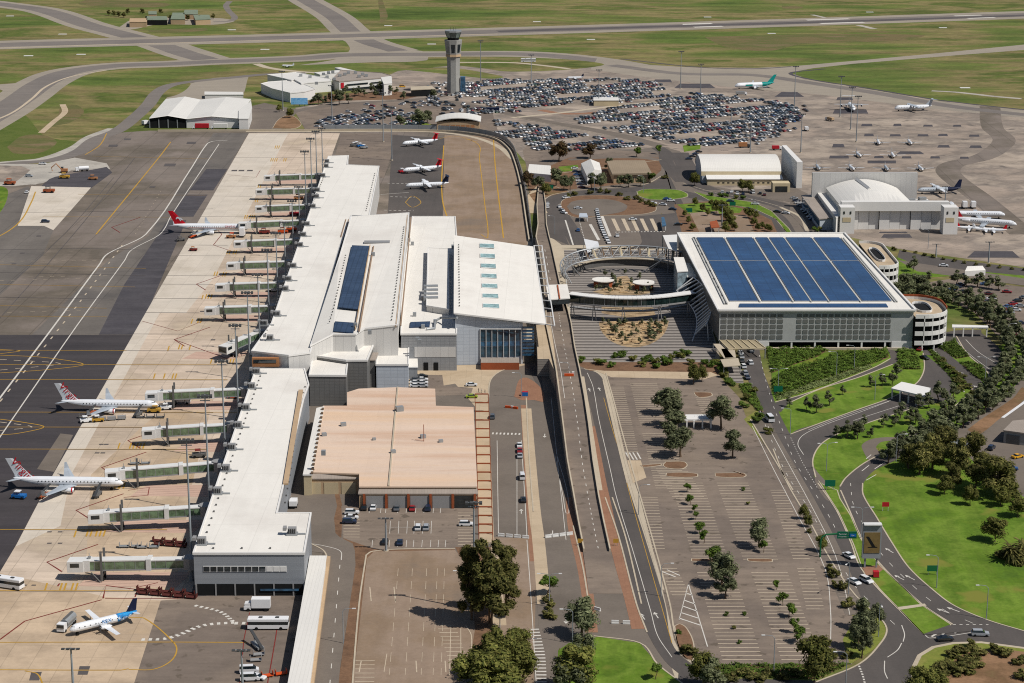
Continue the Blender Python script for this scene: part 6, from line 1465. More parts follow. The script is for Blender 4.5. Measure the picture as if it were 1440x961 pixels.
# far car parks
def inside(p, poly):
    c = False; n = len(poly)
    for i in range(n):
        a, b = poly[i], poly[(i+1) % n]
        if (a[1] > p[1]) != (b[1] > p[1]) and p[0] < (b[0]-a[0])*(p[1]-a[1])/(b[1]-a[1])+a[0]: c = not c
    return c
cr = random.Random(21); cars = []
pal = ['white']*30+['silver']*18+['grey']*13+['black']*18+['dark blue']*14+['red']*5+['blue']*4+['maroon']*3+['green']
def field(s, ang, fill, jit=.25, sp=17.2, pitch=2.8, name=''):
    poly = [q[:2] for q in G(s)]; a = R(ang); ux, uy = math.cos(a), math.sin(a); nx, ny = -uy, ux
    cx = sum(p[0] for p in poly)/len(poly); cy = sum(p[1] for p in poly)/len(poly); r = max(math.hypot(p[0]-cx, p[1]-cy) for p in poly)
    k = -int(r/sp)-1
    while k*sp < r:
        for off in (-2.7, 2.7):
            t = -r
            run = cr.random()
            while t < r:
                t += pitch
                x, y = cx+ux*t+nx*(k*sp+off), cy+uy*t+ny*(k*sp+off)
                if inside((x, y), poly) and cr.random() < fill and math.sin(t*.021+k*1.7) > -.93:
                    cars.append((x+cr.uniform(-jit, jit), y+cr.uniform(-jit, jit), a+math.pi/2+(math.pi if cr.random() < .4 else 0)+cr.uniform(-.05, .05), cr.choice(pal), 'wagon' if cr.random() < .4 else 'sedan', name))
        k += 1
field('655 118,700 113,770 113,840 111,895 113,930 119,945 137,870 146,830 147,812 143,782 151,720 160,690 150,640 140,640 130', 28, .82, name='the far car park by the control tower')
field('858 153,935 141,960 131,1000 134,1085 143,1120 150,1125 168,1090 185,1065 204,970 206,930 198,870 186,800 172', 28, .86, name='the packed main far car park')
field('695 170,760 179,830 192,912 206,862 213,748 213,735 196,695 192', 30, .9, name='the packed far car park below the diagonal road')
field('1085 143,1130 148,1140 158,1125 175,1110 195,1075 205,1090 180', 28, .35, 1.0, name='the thin right-hand end of the far car park')
field('442 168,480 163,560 160,600 160,596 180,500 181,445 180', 62, .55, .8, 13, name='the lot behind the commuter apron')
field('445 152,600 143,640 146,640 165,600 160,480 163', 62, .2, 1.2, 13, name='the sparse lot below the office complex')
field('655 150,700 155,735 165,700 168,640 158', 28, .8, name='the far car park by the control tower')
field('600 118,650 116,640 140,660 150,600 150', 20, .5, .5, name='the far car park by the control tower')
cars.sort(key=lambda c: c[1])
n_near = sum(1 for o in COL.objects if o.get('category') in ('car', 'taxi'))
n_ind = max(0, 292-n_near)
ind = [c for c in cars[:]][:n_ind]
for c in ind:
    far_car((c[0], c[1], .06), c[2], c[3], c[4], '%s car parked in %s' % (c[3], c[5]), '%s cars in %s' % (c[3], c[5]))
rest = cars[n_ind:]
mb = MB(); fm = {k: far_mesh(k) for k in ('sedan', 'wagon')}; cl = list(CARCOL)
for x, y, rz, col, kind, nm in rest:
    f = fm[kind]; n = len(mb.v); ca, sa = math.cos(rz), math.sin(rz)
    mb.v += [(x+a*ca-b*sa, y+a*sa+b*ca, c+.06) for a, b, c in f.v]; mb.f += [tuple(v+n for v in q) for q in f.f]; mb.m += [0 if m_ else 1+cl.index(col) for m_ in f.m]
fmats = [M['glass']]
for k, c in CARCOL.items():
    m_, nt, b = newmat('far_car_'+k.replace(' ', '_')); b.inputs['Roughness'].default_value = .3; b.inputs['Coat Weight'].default_value = .4
    nz = noise(nt, coords(nt), .3, 2); nt.links.new(mixc(nt, c, ramp(nt, nz, [(.3, .85), (.7, 1.1)]), 1.0, 'MULTIPLY'), b.inputs['Base Color']); fmats.append(m_)
o = mb.build('far_parked_cars', fmats, None); tag(o, 'hundreds of parked cars filling the far car park in tight rows', 'parked cars', kind='stuff')
print('cars', len(cars), n_near)

# ------------------------------------------------------------------ aircraft
def text_mesh(s, size, ext=0.0, font_shear=0.0):
    cu = bpy.data.curves.new('lettering', 'FONT'); cu.body = s; cu.size = size; cu.extrude = ext; cu.shear = font_shear; cu.align_x = 'CENTER'; cu.align_y = 'CENTER'
    ob = bpy.data.objects.new('lettering', cu); COL.objects.link(ob); dg = bpy.context.evaluated_depsgraph_get(); dg.update()
    me = bpy.data.meshes.new_from_object(ob.evaluated_get(dg)); bpy.data.objects.remove(ob); bpy.data.curves.remove(cu); return me
def lettering(s, size, mat, parent, matrix, shear=0.0, bold=0.0, name='lettering'):
    me = text_mesh(s, size, .01, shear); me.materials.clear(); me.materials.append(M[mat])
    o = bpy.data.objects.new(name, me); COL.objects.link(o); o.parent = parent; o.matrix_local = matrix; return o
SIDE = Matrix(((1, 0, 0, 0), (0, 0, -1, 0), (0, 1, 0, 0), (0, 0, 0, 1)))     # text upright, facing -Y, reading +X
M['plane_white'] = surf('aircraft_white_paint', ['cfd2d6', 'd8dadd'], big=.2, fine=1, amp=.015, rough=.3, spec=.5)
M['plane_grey'] = surf('aircraft_wing_grey', ['9ba3ab', 'a8afb6'], big=.2, fine=1, amp=.03, rough=.35, spec=.5)
M['plane_red'] = surf('aircraft_red_paint', ['b01220', 'ba1826'], big=.2, fine=1, amp=.03, rough=.35)
M['plane_teal'] = surf('aircraft_teal_paint', ['0f7d78', '14857f'], big=.2, fine=1, amp=.03, rough=.35)
M['plane_navy'] = surf('aircraft_navy_paint', ['141b33', '18203a'], big=.2, fine=1, amp=.03, rough=.35)
M['plane_blue'] = surf('aircraft_bright_blue', ['1b74b5', '2380c0'], big=.2, fine=1, amp=.03, rough=.35)
M['plane_mottle'] = surf('blue_tail_artwork', ['1b74b5', '2a8fc8', '1a5f9c', 'c9d4dc', '2a8fc8'], big=.5, fine=1, amp=.05, rough=.35)
M['plane_orange'] = surf('aircraft_orange_line', ['b5622a'], big=.2, fine=1, amp=.03, rough=.35)
def aircraft(label, cat, loc, deg, L, span, r, wing='low', tail='conv', eng='jet2', body='plane_white', fin='plane_white', wingm='plane_grey', belly=None, gear=1.0, win=True, tailcone=None, group=None, sweep=.24, name='airliner'):
    rt = thing(name, label, cat, loc, R(deg), group); zc = gear+r
    st = [(.5, .05, -.35), (.492, .3, -.28), (.47, .62, -.16), (.44, .85, -.06), (.40, .98, 0), (.36, 1, 0), (-.18, 1, 0), (-.27, .93, .06), (-.36, .7, .24), (-.44, .42, .42), (-.49, .16, .55), (-.5, .05, .58)]
    n = 14; mb = MB(); rings = []
    for fx, fr_, dz in st: rings.append([(fx*L, fr_*r*math.sin(2*math.pi*k/n), zc+dz*r+fr_*r*math.cos(2*math.pi*k/n)) for k in range(n)])
    mb.loft(rings)
    if tailcone:
        for i, q in enumerate(mb.f):
            xs = sum(mb.v[v][0] for v in q)/len(q)
            if xs < -.22*L: mb.m[i] = 1
    if win:
        m_ = int(L*.62/(1.05 if L > 28 else 1.3))
        for s in (-1, 1):
            for k in range(m_):
                x = lerp(-.26*L, .38*L, k/(m_-1)); y = s*(r*.985+.03)*(.975 if x < -.2*L else 1)
                mb.poly([(x-.17, y, zc+.12*r), (x+.17, y, zc+.12*r), (x+.17, y*.975, zc+.36*r), (x-.17, y*.975, zc+.36*r)][::-s], 2)
    mb.build('fuselage', [M[body], M[tailcone or body], M['glass']], rt, smooth=False)
    gl = MB()
    for s in (-1, 1):
        gl.poly([(x*L, s*y*r, zc+z*r) for x, y, z in ((.462, .38, .42), (.437, .72, .36), (.437, .62, .66), (.457, .32, .56))][::-s])
    gl.poly([(x*L, y*r, zc+z*r) for x, y, z in ((.470, -.30, .42), (.470, .30, .42), (.458, .26, .64), (.458, -.26, .64))])
    gl.build('cockpit_window', M['glass'], rt)
    zw = zc-.62*r if wing == 'low' else zc+.92*r; hs = span/2; c0 = L*.17 if eng.startswith('jet') else L*.115
    x0 = .10*L if eng.startswith('jet') else .07*L; sw = sweep*span if eng.startswith('jet') else .02*L; dih = .05*span*.5 if wing == 'low' else -.01*span
    for s in (-1, 1):
        mb = MB(); ct_ = c0*.28 if eng.startswith('jet') else c0*.55
        def sec(y, xl, ch, z, th): return [(xl, s*y, z), (xl-ch*.35, s*y, z+th), (xl-ch, s*y, z), (xl-ch*.4, s*y, z-th*.6)]
        secs = [sec(r*.4, x0, c0, zw, .07*c0*.8), sec(hs*.36, x0-sw*.36*1.05, lerp(c0, ct_, .5), zw+dih*.36, .05*c0*.7), sec(hs*.96, x0-sw, ct_, zw+dih, .02*c0)]
        if eng == 'jet2' and wing == 'low': secs.append(sec(hs, x0-sw-.9, ct_*.45, zw+dih+1.9, .008*c0))
        mb.loft(secs if s > 0 else secs, 0); mb.build('wing', M[wingm], rt)
    hz = zc+.45*r if tail == 'conv' else None
    fh = {'conv': .175*L, 'T': .15*L}[tail]; fx = -.36*L
    fb, ft = .17*L, .07*L; zt_ = zc+.8*r
    mb = MB(); sw2 = fh*.75 if eng.startswith('jet') else fh*.45
    def fs(xl, ch, z, th): return [(xl, 0, z), (xl-ch*.35, th, z), (xl-ch, 0, z), (xl-ch*.35, -th, z)]
    mb.loft([fs(fx+fb*.45, fb*1.1, zt_-r*.5, .22), fs(fx+.02*L, fb*.86, zt_+.12*fh, .18), fs(fx-sw2+.0*L, ft, zt_+fh, .08)]); mb.build('fin', M[fin], rt)
    zh = zc+.42*r if tail == 'conv' else zt_+fh*.97; th_ = span*.19 if eng.startswith('jet') else span*.16; xh = -.405*L if tail == 'conv' else fx-sw2+.01*L; ch = .085*L
    for s in (-1, 1):
        mb = MB(); s_ = lambda y, xl, c, z, t: [(xl, s*y, z), (xl-c*.35, s*y, z+t), (xl-c, s*y, z), (xl-c*.35, s*y, z-t)]
        mb.loft([s_(.1, xh, ch, zh, .12), s_(th_, xh-th_*(.55 if eng.startswith('jet') else .15), ch*.45, zh+(.03*span if tail == 'conv' else 0), .04)]); mb.build('tailplane', M[wingm if tail == 'conv' else fin], rt)
    eb = {'jet2': [.32], 'jet4': [.30, .56], 'prop2': [.27], 'prop1': [], 'rear2': []}[eng]
    for f in eb:
        for s in (-1, 1):
            y = s*hs*f*1.0; mb = MB(); er = .62*(r/1.7)*1.45 if eng == 'jet2' else (.75 if eng == 'jet4' else .6*r/1.2)
            if eng.startswith('jet'):
                xe = x0-sw*f*1.0+1.6 if eng == 'jet2' else x0-sw*f+.8; ze = zw+dih*f-er*.9 if wing == 'low' else zw-er*1.3
                le = 3.9 if eng == 'jet2' else 2.6
                prof = [(er*.8, 0), (er, .35), (er*1.02, le*.45), (er*.7, le), (er*.35, le*1.1)]
                mb.loft([[(xe-x_, y+rr*math.cos(2*math.pi*k/12), ze+rr*math.sin(2*math.pi*k/12)) for k in range(12)] for rr, x_ in prof]); e_ = mb.build('engine', M['plane_white'], rt, smooth=False)
                m2 = MB(); m2.poly([(xe+.01, y+er*.78*math.cos(2*math.pi*k/12), ze+er*.78*math.sin(2*math.pi*k/12)) for k in range(12)]); o_ = m2.build('fan', M['dark'], None); o_.parent = e_
            else:
                xe = x0+L*.045; le = L*.17; ze = zw-er*.2 if wing != 'low' else zw+er*.3
                mb.loft([[(xe-x_, y+rr*math.cos(2*math.pi*k/10), ze+rr*1.05*math.sin(2*math.pi*k/10)) for k in range(10)] for rr, x_ in [(er*.3, 0), (er*.75, .4), (er, le*.35), (er*.8, le*.8), (er*.2, le)]])
                e_ = mb.build('engine', M[body], rt); m2 = MB()
                pr_ = span*.075
                for b_ in range(4):
                    a_ = b_*math.pi/2+.5; m2.tube([(xe+.12, y, ze), (xe+.12, y+pr_*math.cos(a_), ze+pr_*math.sin(a_))], [.14, .07], 4)
                m2.loft([[(xe+x_, y+rr*math.cos(2*math.pi*k/8), ze+rr*math.sin(2*math.pi*k/8)) for k in range(8)] for rr, x_ in [(.25, 0), (.2, .3), (.03, .5)]])
                o_ = m2.build('propeller', M['pole_dark'], None); o_.parent = e_
    if eng == 'rear2':
        for s in (-1, 1):
            mb = MB(); er = .75; mb.loft([[(-.27*L-x_+2, s*(r+er)+rr*math.cos(2*math.pi*k/12), zc+.3+rr*math.sin(2*math.pi*k/12)) for k in range(12)] for rr, x_ in [(er*.8, 0), (er, .4), (er, 2.2), (er*.6, 4)]]); mb.build('engine', M['plane_white'], rt)
    for x, y in ((.39*L, 0), (-.03*L, r*1.1), (-.03*L, -r*1.1)):
        mb = MB(); mb.tube([(x, y, .45), (x, y, zc-.4*r)], .13, 5)
        for s in (-.22, .22): mb.loft([[(x+.45*math.cos(2*math.pi*k/10), y+s+dy, .45+.45*math.sin(2*math.pi*k/10)) for k in range(10)] for dy in (-.12, .12)])
        mb.build('landing_gear', M['tyre'], rt)
    rt['zc'] = zc
    return rt
def virgin(label, x, y, deg):
    a = aircraft(label, 'airliner', P(x, y, 2.9)[:2]+(0.03,), deg, 36.2, 28.7, 1.55, fin='plane_white', gear=1.35)
    zc = 1.35+1.55; L = 36.2; fh = .175*L
    m = Matrix.Translation((-.415*L, -.25, zc+.8*1.55+fh*.42)) @ SIDE @ Matrix.Rotation(R(-50), 4, 'Z') @ Matrix.Diagonal((1.0, 1.0, 1, 1))
    lettering('Virgin', 3.7, 'plane_red', a, m)
    m = Matrix.Translation((-.415*L, .25, zc+.8*1.55+fh*.42)) @ Matrix.Rotation(math.pi, 4, 'Z') @ SIDE @ Matrix.Rotation(R(50), 4, 'Z'); lettering('Virgin', 3.7, 'plane_red', a, m)
    mb = MB()
    for e in [c for c in a.children if c.name.startswith('engine')]:
        vs = [v.co for v in e.data.vertices]; xm = max(v.x for v in vs); cy = sum(v.y for v in vs)/len(vs); cz = sum(v.z for v in vs)/len(vs)
        mb.loft([[(xm-x_, cy+1.36*.62*1.45*k2*math.cos(2*math.pi*k/12)*.76, cz+1.36*.62*1.45*k2*math.sin(2*math.pi*k/12)*.76) for k in range(12)] for x_, k2 in ((.35, .99), (.75, 1.0))], 0, False)
    mb.build('engine_band', M['plane_red'], a)
    del a['zc']; return a
virgin('white twin-jet with red lettering up its tail, upper of the two at the near gates', 154.5, 568, -2.5)
virgin('white twin-jet with red lettering up its tail, lower of the two at the near gates', 96, 677, -2.5)
q = aircraft('white jet with solid red tail parked at the middle gates', 'airliner', P(296, 319.5, 3.2)[:2]+(.03,), -2, 39.5, 34.5, 1.9, fin='plane_red', gear=1.3)
zc = 3.2; L = 39.5
mb = MB(); kx, kz = -.412*L, zc+.8*1.9+.175*L*.42
kang = [(-1.7, .5), (-.6, .9), (.2, .45), (.9, .2), (1.9, -.6), (1.5, -.9), (.8, -.45), (.5, -.2), (.9, -1.1), (.5, -1.3), (.0, -.3), (-.8, .1), (-1.5, -.4), (-1.9, -.2), (-1.2, .3)]
for s in (-1, 1): mb.poly([(kx+a*1.0, s*.235, kz+b*1.1) for a, b in (kang if s < 0 else kang[::-1])][::1])
mb.build('tail_emblem', M['plane_white'], q)
mb = MB()
for s in (-1, 1): mb.poly([(-.30*L, s*1.93, zc-.25), (.40*L, s*1.93, zc-.25), (.40*L, s*1.93, zc-.02), (-.30*L, s*1.93, zc-.02)][::-s])
mb.build('cheat_line', M['plane_orange'], q); lettering('QANTAS', 1.4, 'plane_red', q, Matrix.Translation((.27*L, -1.93, zc+.75)) @ SIDE)
q = aircraft('small propeller airliner with blue rear fuselage on the near apron', 'propeller airliner', P(146, 874, 2.2)[:2]+(.03,), 215, 19.7, 21.4, 1.16, wing='low', eng='prop2', fin='plane_navy', tailcone='plane_mottle', gear=1.1, wingm='plane_white')
lettering('REX', 1.5, 'plane_blue', q, Matrix.Translation((-.02*19.7, 1.19, 2.6)) @ Matrix.Rotation(math.pi, 4, 'Z') @ SIDE)
for x, y, d, lb in ((591, 199.5, 207, 'uppermost of three propeller airliners on the commuter apron, red tail'), (594, 237, 205, 'middle of three propeller airliners on the commuter apron, red tail'), (601, 259.5, 192, 'lowest of three propeller airliners on the commuter apron, dark tail')):
    aircraft(lb, 'propeller airliner', P(x, y, 2.6)[:2]+(.04,), d, 25.7, 27.4, 1.35, wing='high', tail='T', eng='prop2', fin='plane_red' if 'red' in lb else 'plane_navy', gear=1.1, wingm='plane_white')
q = aircraft('white jet freighter with teal tail beside the far taxiway', 'airliner', P(1061, 119.5, 3)[:2]+(.06,), 196, 33.4, 28.9, 1.9, fin='plane_teal', gear=1.2, tailcone='plane_teal', win=False)
mb = MB(); mb.poly([(.16*33.4+a, 1.93, 3.1+b) for a, b in ((-3, -.6), (3, -.6), (3, .6), (-3, .6))][::-1]); mb.build('side_emblem', M['plane_teal'], q)
aircraft('four-engined white jet facing the camera on the far apron', 'airliner', P(1197, 150, 2.5)[:2]+(.06,), -92, 28.6, 26.3, 1.78, wing='high', tail='T', eng='jet4', gear=.9, sweep=.1)
aircraft('four-engined pale jet seen side-on with high T-tail on the far apron', 'airliner', P(1284, 151.5, 2.5)[:2]+(.06,), 190, 28.6, 26.3, 1.78, wing='high', tail='T', eng='jet4', fin='plane_grey', gear=.9, sweep=.1)
aircraft('high-winged propeller freighter with black and navy tail right of the vaulted hangar', 'propeller airliner', P(1321, 266, 2.8)[:2]+(.06,), 186, 26, 29, 1.35, wing='high', eng='prop2', fin='plane_navy', tailcone='plane_navy', body='plane_grey', gear=1.1, wingm='plane_white')
aircraft('white rear-engined jet, rear one of two behind the hangar tower', 'airliner', P(1374, 300, 3)[:2]+(.06,), -5, 30, 26, 1.5, tail='T', eng='rear2', gear=1.2)
aircraft('white rear-engined jet with red fin, front one of two beside the hangar tower', 'airliner', P(1384, 311, 3)[:2]+(.06,), -22, 34, 28, 1.6, tail='T', eng='rear2', fin='plane_red', gear=1.2)
for i, (x, y, d, m_) in enumerate(((1385, 324, -8, 'plane_white'), (1362, 322, -12, 'plane_red'), (1398, 325, 170, 'plane_red'))):
    aircraft(('small white propeller plane nearest the apron corner by the hangar tower', 'small plane with red tail tucked against the hangar tower', 'small plane with red tail at the tip of the parked huddle')[i], 'light aircraft', P(x, y, 1)[:2]+(.06,), d, 13, 15, .8, wing='low', eng='prop2', fin=m_, gear=.7, wingm='plane_white', win=False, name='light_aircraft')
lp = (('1235 201', 'left of the rear pair of light twins on the tan apron'), ('1279 201', 'right of the rear pair of light twins on the tan apron'), ('1207 218.5', 'left of the middle pair of light twins on the tan apron'), ('1255 219', 'right of the middle pair of light twins on the tan apron'), ('1150 236.5', 'dark light twin at the left end of the front row behind the hangar wall'), ('1197 237', 'second light twin of the front row behind the hangar wall'), ('1246 237.5', 'grey light twin third of the front row behind the hangar wall'), ('1294 237.5', 'light twin at the right end of the front row behind the hangar wall'))
for i, (s, lb) in enumerate(lp):
    x, y = pp(s)[0]
    aircraft('small '+lb, 'light aircraft', P(x, y, 1)[:2]+(.06,), -90+(i*37 % 11)-5, 13.5, 17, .85, wing='low', eng='prop2', body='plane_grey' if i in (4, 6) else 'plane_white', fin='plane_white', wingm='plane_grey' if i in (4, 6) else 'plane_white', gear=.8, win=False, name='light_aircraft')
aircraft('white light aircraft on the grass strip left of the office complex', 'light aircraft', P(405, 93.5, 1)[:2]+(.06,), 170, 11, 12, .8, eng='prop2', gear=.7, win=False, name='light_aircraft')
aircraft('small white aircraft with dark tail at the edge of the far car park', 'light aircraft', P(809, 110.5, 1)[:2]+(.06,), 185, 14, 15, .9, eng='prop2', fin='plane_navy', gear=.7, win=False, name='light_aircraft')

# ------------------------------------------------------------------ jet bridges
ordn = ['nearest', 'second nearest', 'third nearest', 'fourth nearest', 'fifth nearest', 'sixth nearest', 'seventh nearest', 'eighth nearest', 'ninth nearest', 'tenth nearest', 'eleventh nearest', 'fourth from the far end,', 'third from the far end,', 'second from the far end,']
ordn[-1] = 'farthest'; ordn[-2] = 'second farthest'; ordn[-3] = 'third farthest'
bridges = [((99, 794), (268, 791)), ((127, 727), (290, 717)), ((150, 668), (308, 655)), ((202, 609), (326, 601)), ((207, 557), (346, 551)), ((314, 492), (364, 470)), ((290, 437), (384, 434)), ((305, 404), (395, 401)), ((320.5, 374), (407, 371)), ((330.5, 343.5), (417, 340)), ((337, 317), (426, 313)), ((360.5, 294), (434, 291)), ((361.5, 270), (441, 268)), ((373, 250.5), (448, 248))]
for i, ((cx, cy), (rx, ry)) in enumerate(bridges):
    zc_, zr_ = 4.6, 5.6
    a = Vector(P(cx, cy, zc_)); b = Vector(P(rx, ry, zr_)); d = Vector((b.x-a.x, b.y-a.y, 0)); Ln = d.length; u = d.normalized(); v = Vector((-u.y, u.x, 0))
    yc = a + u*Ln*.27
    lb = '%s glazed boarding bridge reaching from the white pier' % ordn[i]
    if i == 3: lb += ', cab over an empty stand'
    if i == 2: lb += ' to the lower white jet'
    if i == 4: lb += ' to the upper white jet'
    rt = thing('jet_bridge', lb, 'jet bridge', (yc.x, yc.y, 0), world=True, group='boarding bridges along the pier')
    W = 1.55
    def secs(t0, t1, w_, lo, hi):
        out = []
        for t in (t0, t1):
            c = a + u*(Ln*t); z = lerp(zc_, zr_, t); out.append([tuple(c+v*w_+Vector((0, 0, z+lo))), tuple(c-v*w_+Vector((0, 0, z+lo))), tuple(c-v*w_+Vector((0, 0, z+hi))), tuple(c+v*w_+Vector((0, 0, z+hi)))])
            for k in range(4): out[-1][k] = (out[-1][k][0], out[-1][k][1], out[-1][k][2]-z)
        return out
    c0 = 4.0/Ln; tm = .66
    def seg(mb, t0, t1, w_, lo, hi, m=0):
        r_ = []
        for t in (t0, t1):
            c = a+u*(Ln*t); z = lerp(zc_, zr_, t)
            r_.append([(c.x+v.x*w_*s, c.y+v.y*w_*s, z+h_) for s, h_ in ((1, lo), (-1, lo), (-1, hi), (1, hi))])
        mb.loft(r_, m)
    mb = MB(); seg(mb, c0, tm, W, -1.2, 1.25); mb.build('tunnel_glazing', M['glass_green'], rt)
    mb = MB(); seg(mb, tm, .985, W-.2, -1.1, 1.05); mb.build('inner_tunnel_glazing', M['glass_green'], rt)
    mb = MB(); seg(mb, c0, tm, W+.1, 1.26, 1.6); seg(mb, tm, .99, W-.1, 1.06, 1.36); mb.build('tunnel_roof', M['whitesteel'], rt)
    mb = MB(); seg(mb, c0, tm, W+.1, -1.6, -1.21); seg(mb, tm, .99, W-.1, -1.5, -1.11)
    nf = int(Ln/3.2)
    for k in range(nf): t = lerp(c0+.01, .97, k/nf); seg(mb, t, t+.12/Ln, W+.06 if t < tm else W-.12, -1.2, 1.2)
    mb.build('tunnel_frame', M['steel'], rt)
    mb = MB(); seg(mb, tm-.02, tm+.02, W+.3, -1.7, 1.8); mb.build('collar', M['whitesteel'], rt)
    mb = MB(); c = a+u*1.0; seg(mb, -.5/Ln, 4.2/Ln, 2.1, -1.7, 1.5); seg(mb, 4.2/Ln, 6.0/Ln, 1.8, -1.6, 1.7); cab = mb.build('cab', M['whitesteel'], rt)
    mb = MB(); seg(mb, -.62/Ln, -.52/Ln, 1.8, -1.0, 1.1); seg(mb, .4/Ln, 3.0/Ln, 2.14, -.2, 1.0); sub_part('cab_window', mb, M['glass'], cab)
    mb = MB(); p = yc
    for s in (-1, 1): q_ = p+v*(2.1*s); mb.box(q_.x-.3, q_.x+.3, q_.y-.3, q_.y+.3, .5, 9.0)
    bar(mb, p+v*2.3, p-v*2.3, .5, 1.6, 2.3); mb.build('lift_column', M['wall_dark'], rt)
    for s in (-1, 1):
        mb = MB(); q_ = p+v*(.9*s); mb.loft([[(q_.x+v.x*dd+u.x*.6*math.cos(2*math.pi*k/10), q_.y+v.y*dd+u.y*.6*math.cos(2*math.pi*k/10), .6+.6*math.sin(2*math.pi*k/10)) for k in range(10)] for dd in (-.3, .3)]); mb.build('wheel', M['tyre'], rt)
    mb = MB(); e = b; mb.lathe((e.x, e.y, 0), [(.7, 0), (.7, zr_-1.7)], 10); mb.lathe((e.x, e.y, 0), [(2.3, zr_-1.69), (2.3, zr_+1.7)], 12); bar(mb, (e.x, e.y), (e.x+6, e.y), 3, zr_-1.6, zr_+1.5); mb.build('rotunda', M['wall_grey'], rt)
    mb = MB(); h = a+u*6.5-v*2.4
    mb.tube([(h.x, h.y, zc_-1.4), (h.x+u.x*2.5, h.y+u.y*2.5, .2)], .16, 4); mb.build('service_stair', M['wall_dark'], rt)
    mb = MB(); seg(mb, 5.2/Ln, 6.0/Ln, .5, 1.71, 2.3); t_ = 5.6/Ln; c = a+u*5.6; mb.tube([(c.x, c.y, zc_+1.7), (c.x, c.y, zc_+3.6)], .1, 5); mb.build('roof_unit', M['steel'], rt)

# ------------------------------------------------------------------ masts and street lights
def make_mast():
    rt = thing('light_mast', 'm', 'light mast'); mb = MB(); mb.tube([(0, 0, 0), (0, 0, 30)], [.38, .2], 8); mb.build('pole', M['mastsilver'], rt)
    mb = MB(); mb.box(-2.2, 2.2, -.12, .12, 29.4, 29.7); mb.box(-1.6, 1.6, -.1, .1, 28.4, 28.6); mb.build('crossarm', M['mastsilver'], rt)
    for x in (-1.9, -.65, .65, 1.9):
        mb = MB(); mb.prism([(x-.42, -.75), (x+.42, -.75), (x+.42, -.15), (x-.42, -.15)], [29.25, 29.25, 29.6, 29.6], [29.7, 29.7, 30.1, 30.1], 0, None, True); mb.build('floodlight', M['pole_dark'], rt)
    mb = MB(); mb.lathe((0, 0, 0), [(.8, 0), (.8, .5)], 10); mb.build('footing', M['kerb'], rt); return rt
mast = Kit(make_mast)
def mast_at(x, y, top, lb, grp=None):
    h = Z(x, top, y); mast.put(P(x, y, .02), 0.0, lb, grp, (1, 1, h/30))
mb_list = [(270, 800, 617), (295, 722, 555), (317, 648, 506), (335.5, 590, 456), (352, 535, 410), (366, 497, 385), (379, 462, 350), (391, 428, 327), (402, 396, 312), (413, 365, 282), (422, 338, 262), (431, 312, 212), (439, 290, 194), (446, 268, 184), (454, 248, 180)]
for i, (x, y, t) in enumerate(mb_list):
    mast_at(x, y, t, 'tall floodlight mast in the row beside the pier' if i else 'nearest floodlight mast in the row beside the pier', 'floodlight masts beside the pier')
for x, y, t, lb in ((103.5, 975, 911, 'floodlight mast standing on the near apron below the blue-tailed propeller plane'), (342, 985, 913, 'floodlight mast near the parked bus at the bottom'), (747, 118, 77, 'tall mast at the left of the far car park'), (957, 125, 72, 'tall mast between car park and white far jet, left one'), (985, 133, 90, 'tall mast right of the one by the far jet'), (1117, 150, 93, 'mast beside the dark apron patch'), (1181, 165, 107, 'mast left of the four-engined jet'), (1196, 183, 122, 'mast below the four-engined jet'), (1204, 200, 135, 'mast close to the light twins'), (1126, 215, 160, 'mast beside the tall slab wall'), (676, 115, 57, 'slender mast right of the control tower'), (539, 200, 130, 'mast at the corner of the commuter apron'), (551, 226, 150, 'mast beside the upper propeller airliner'), (398, 156, 100, 'mast in front of the office complex'), (467, 170, 120, 'mast between office complex and its car park'), (842, 147, 98, 'mast beside the beige store in the car park'), (1028, 175, 153, 'short mast in the packed far car park'), (1055, 215, 165, 'short mast at the lower edge of the far car park'), (1015, 318, 288, 'pale mast among shrubs behind the car park'), (1329, 286, 262, 'mast right of the hangar roof'), (1316, 362, 343, 'mast left on the right-hand apron edge'), (1390, 370, 340, 'mast right on the right-hand apron edge'), (667, 858, 705, 'tall silver pole rising through the big dark trees'), (543, 775, 728, 'lamp pole in the staff lot')):
    mast_at(x, y, t, lb)
def make_lamp(double):
    def f():
        rt = thing('street_lamp', 'm', 'street lamp'); mb = MB(); mb.tube([(0, 0, 0), (0, 0, 9.2)], [.14, .09], 6); mb.build('pole', M['mastsilver'], rt)
        for s in ((-1, 1) if double else (-1,)):
            mb = MB(); mb.tube([(0, 0, 9.1), (s*.6, 0, 9.8), (s*2.0, 0, 10.0), (s*2.6, 0, 10.0)], .07, 5); mb.build('arm', M['mastsilver'], rt)
            mb = MB(); mb.obox((s*3.0, 0, 9.9), .95, .36, .18); mb.build('lamp_head', M['whitesteel'], rt)
        return rt
    return f
lampS, lampD = Kit(make_lamp(False)), Kit(make_lamp(True))
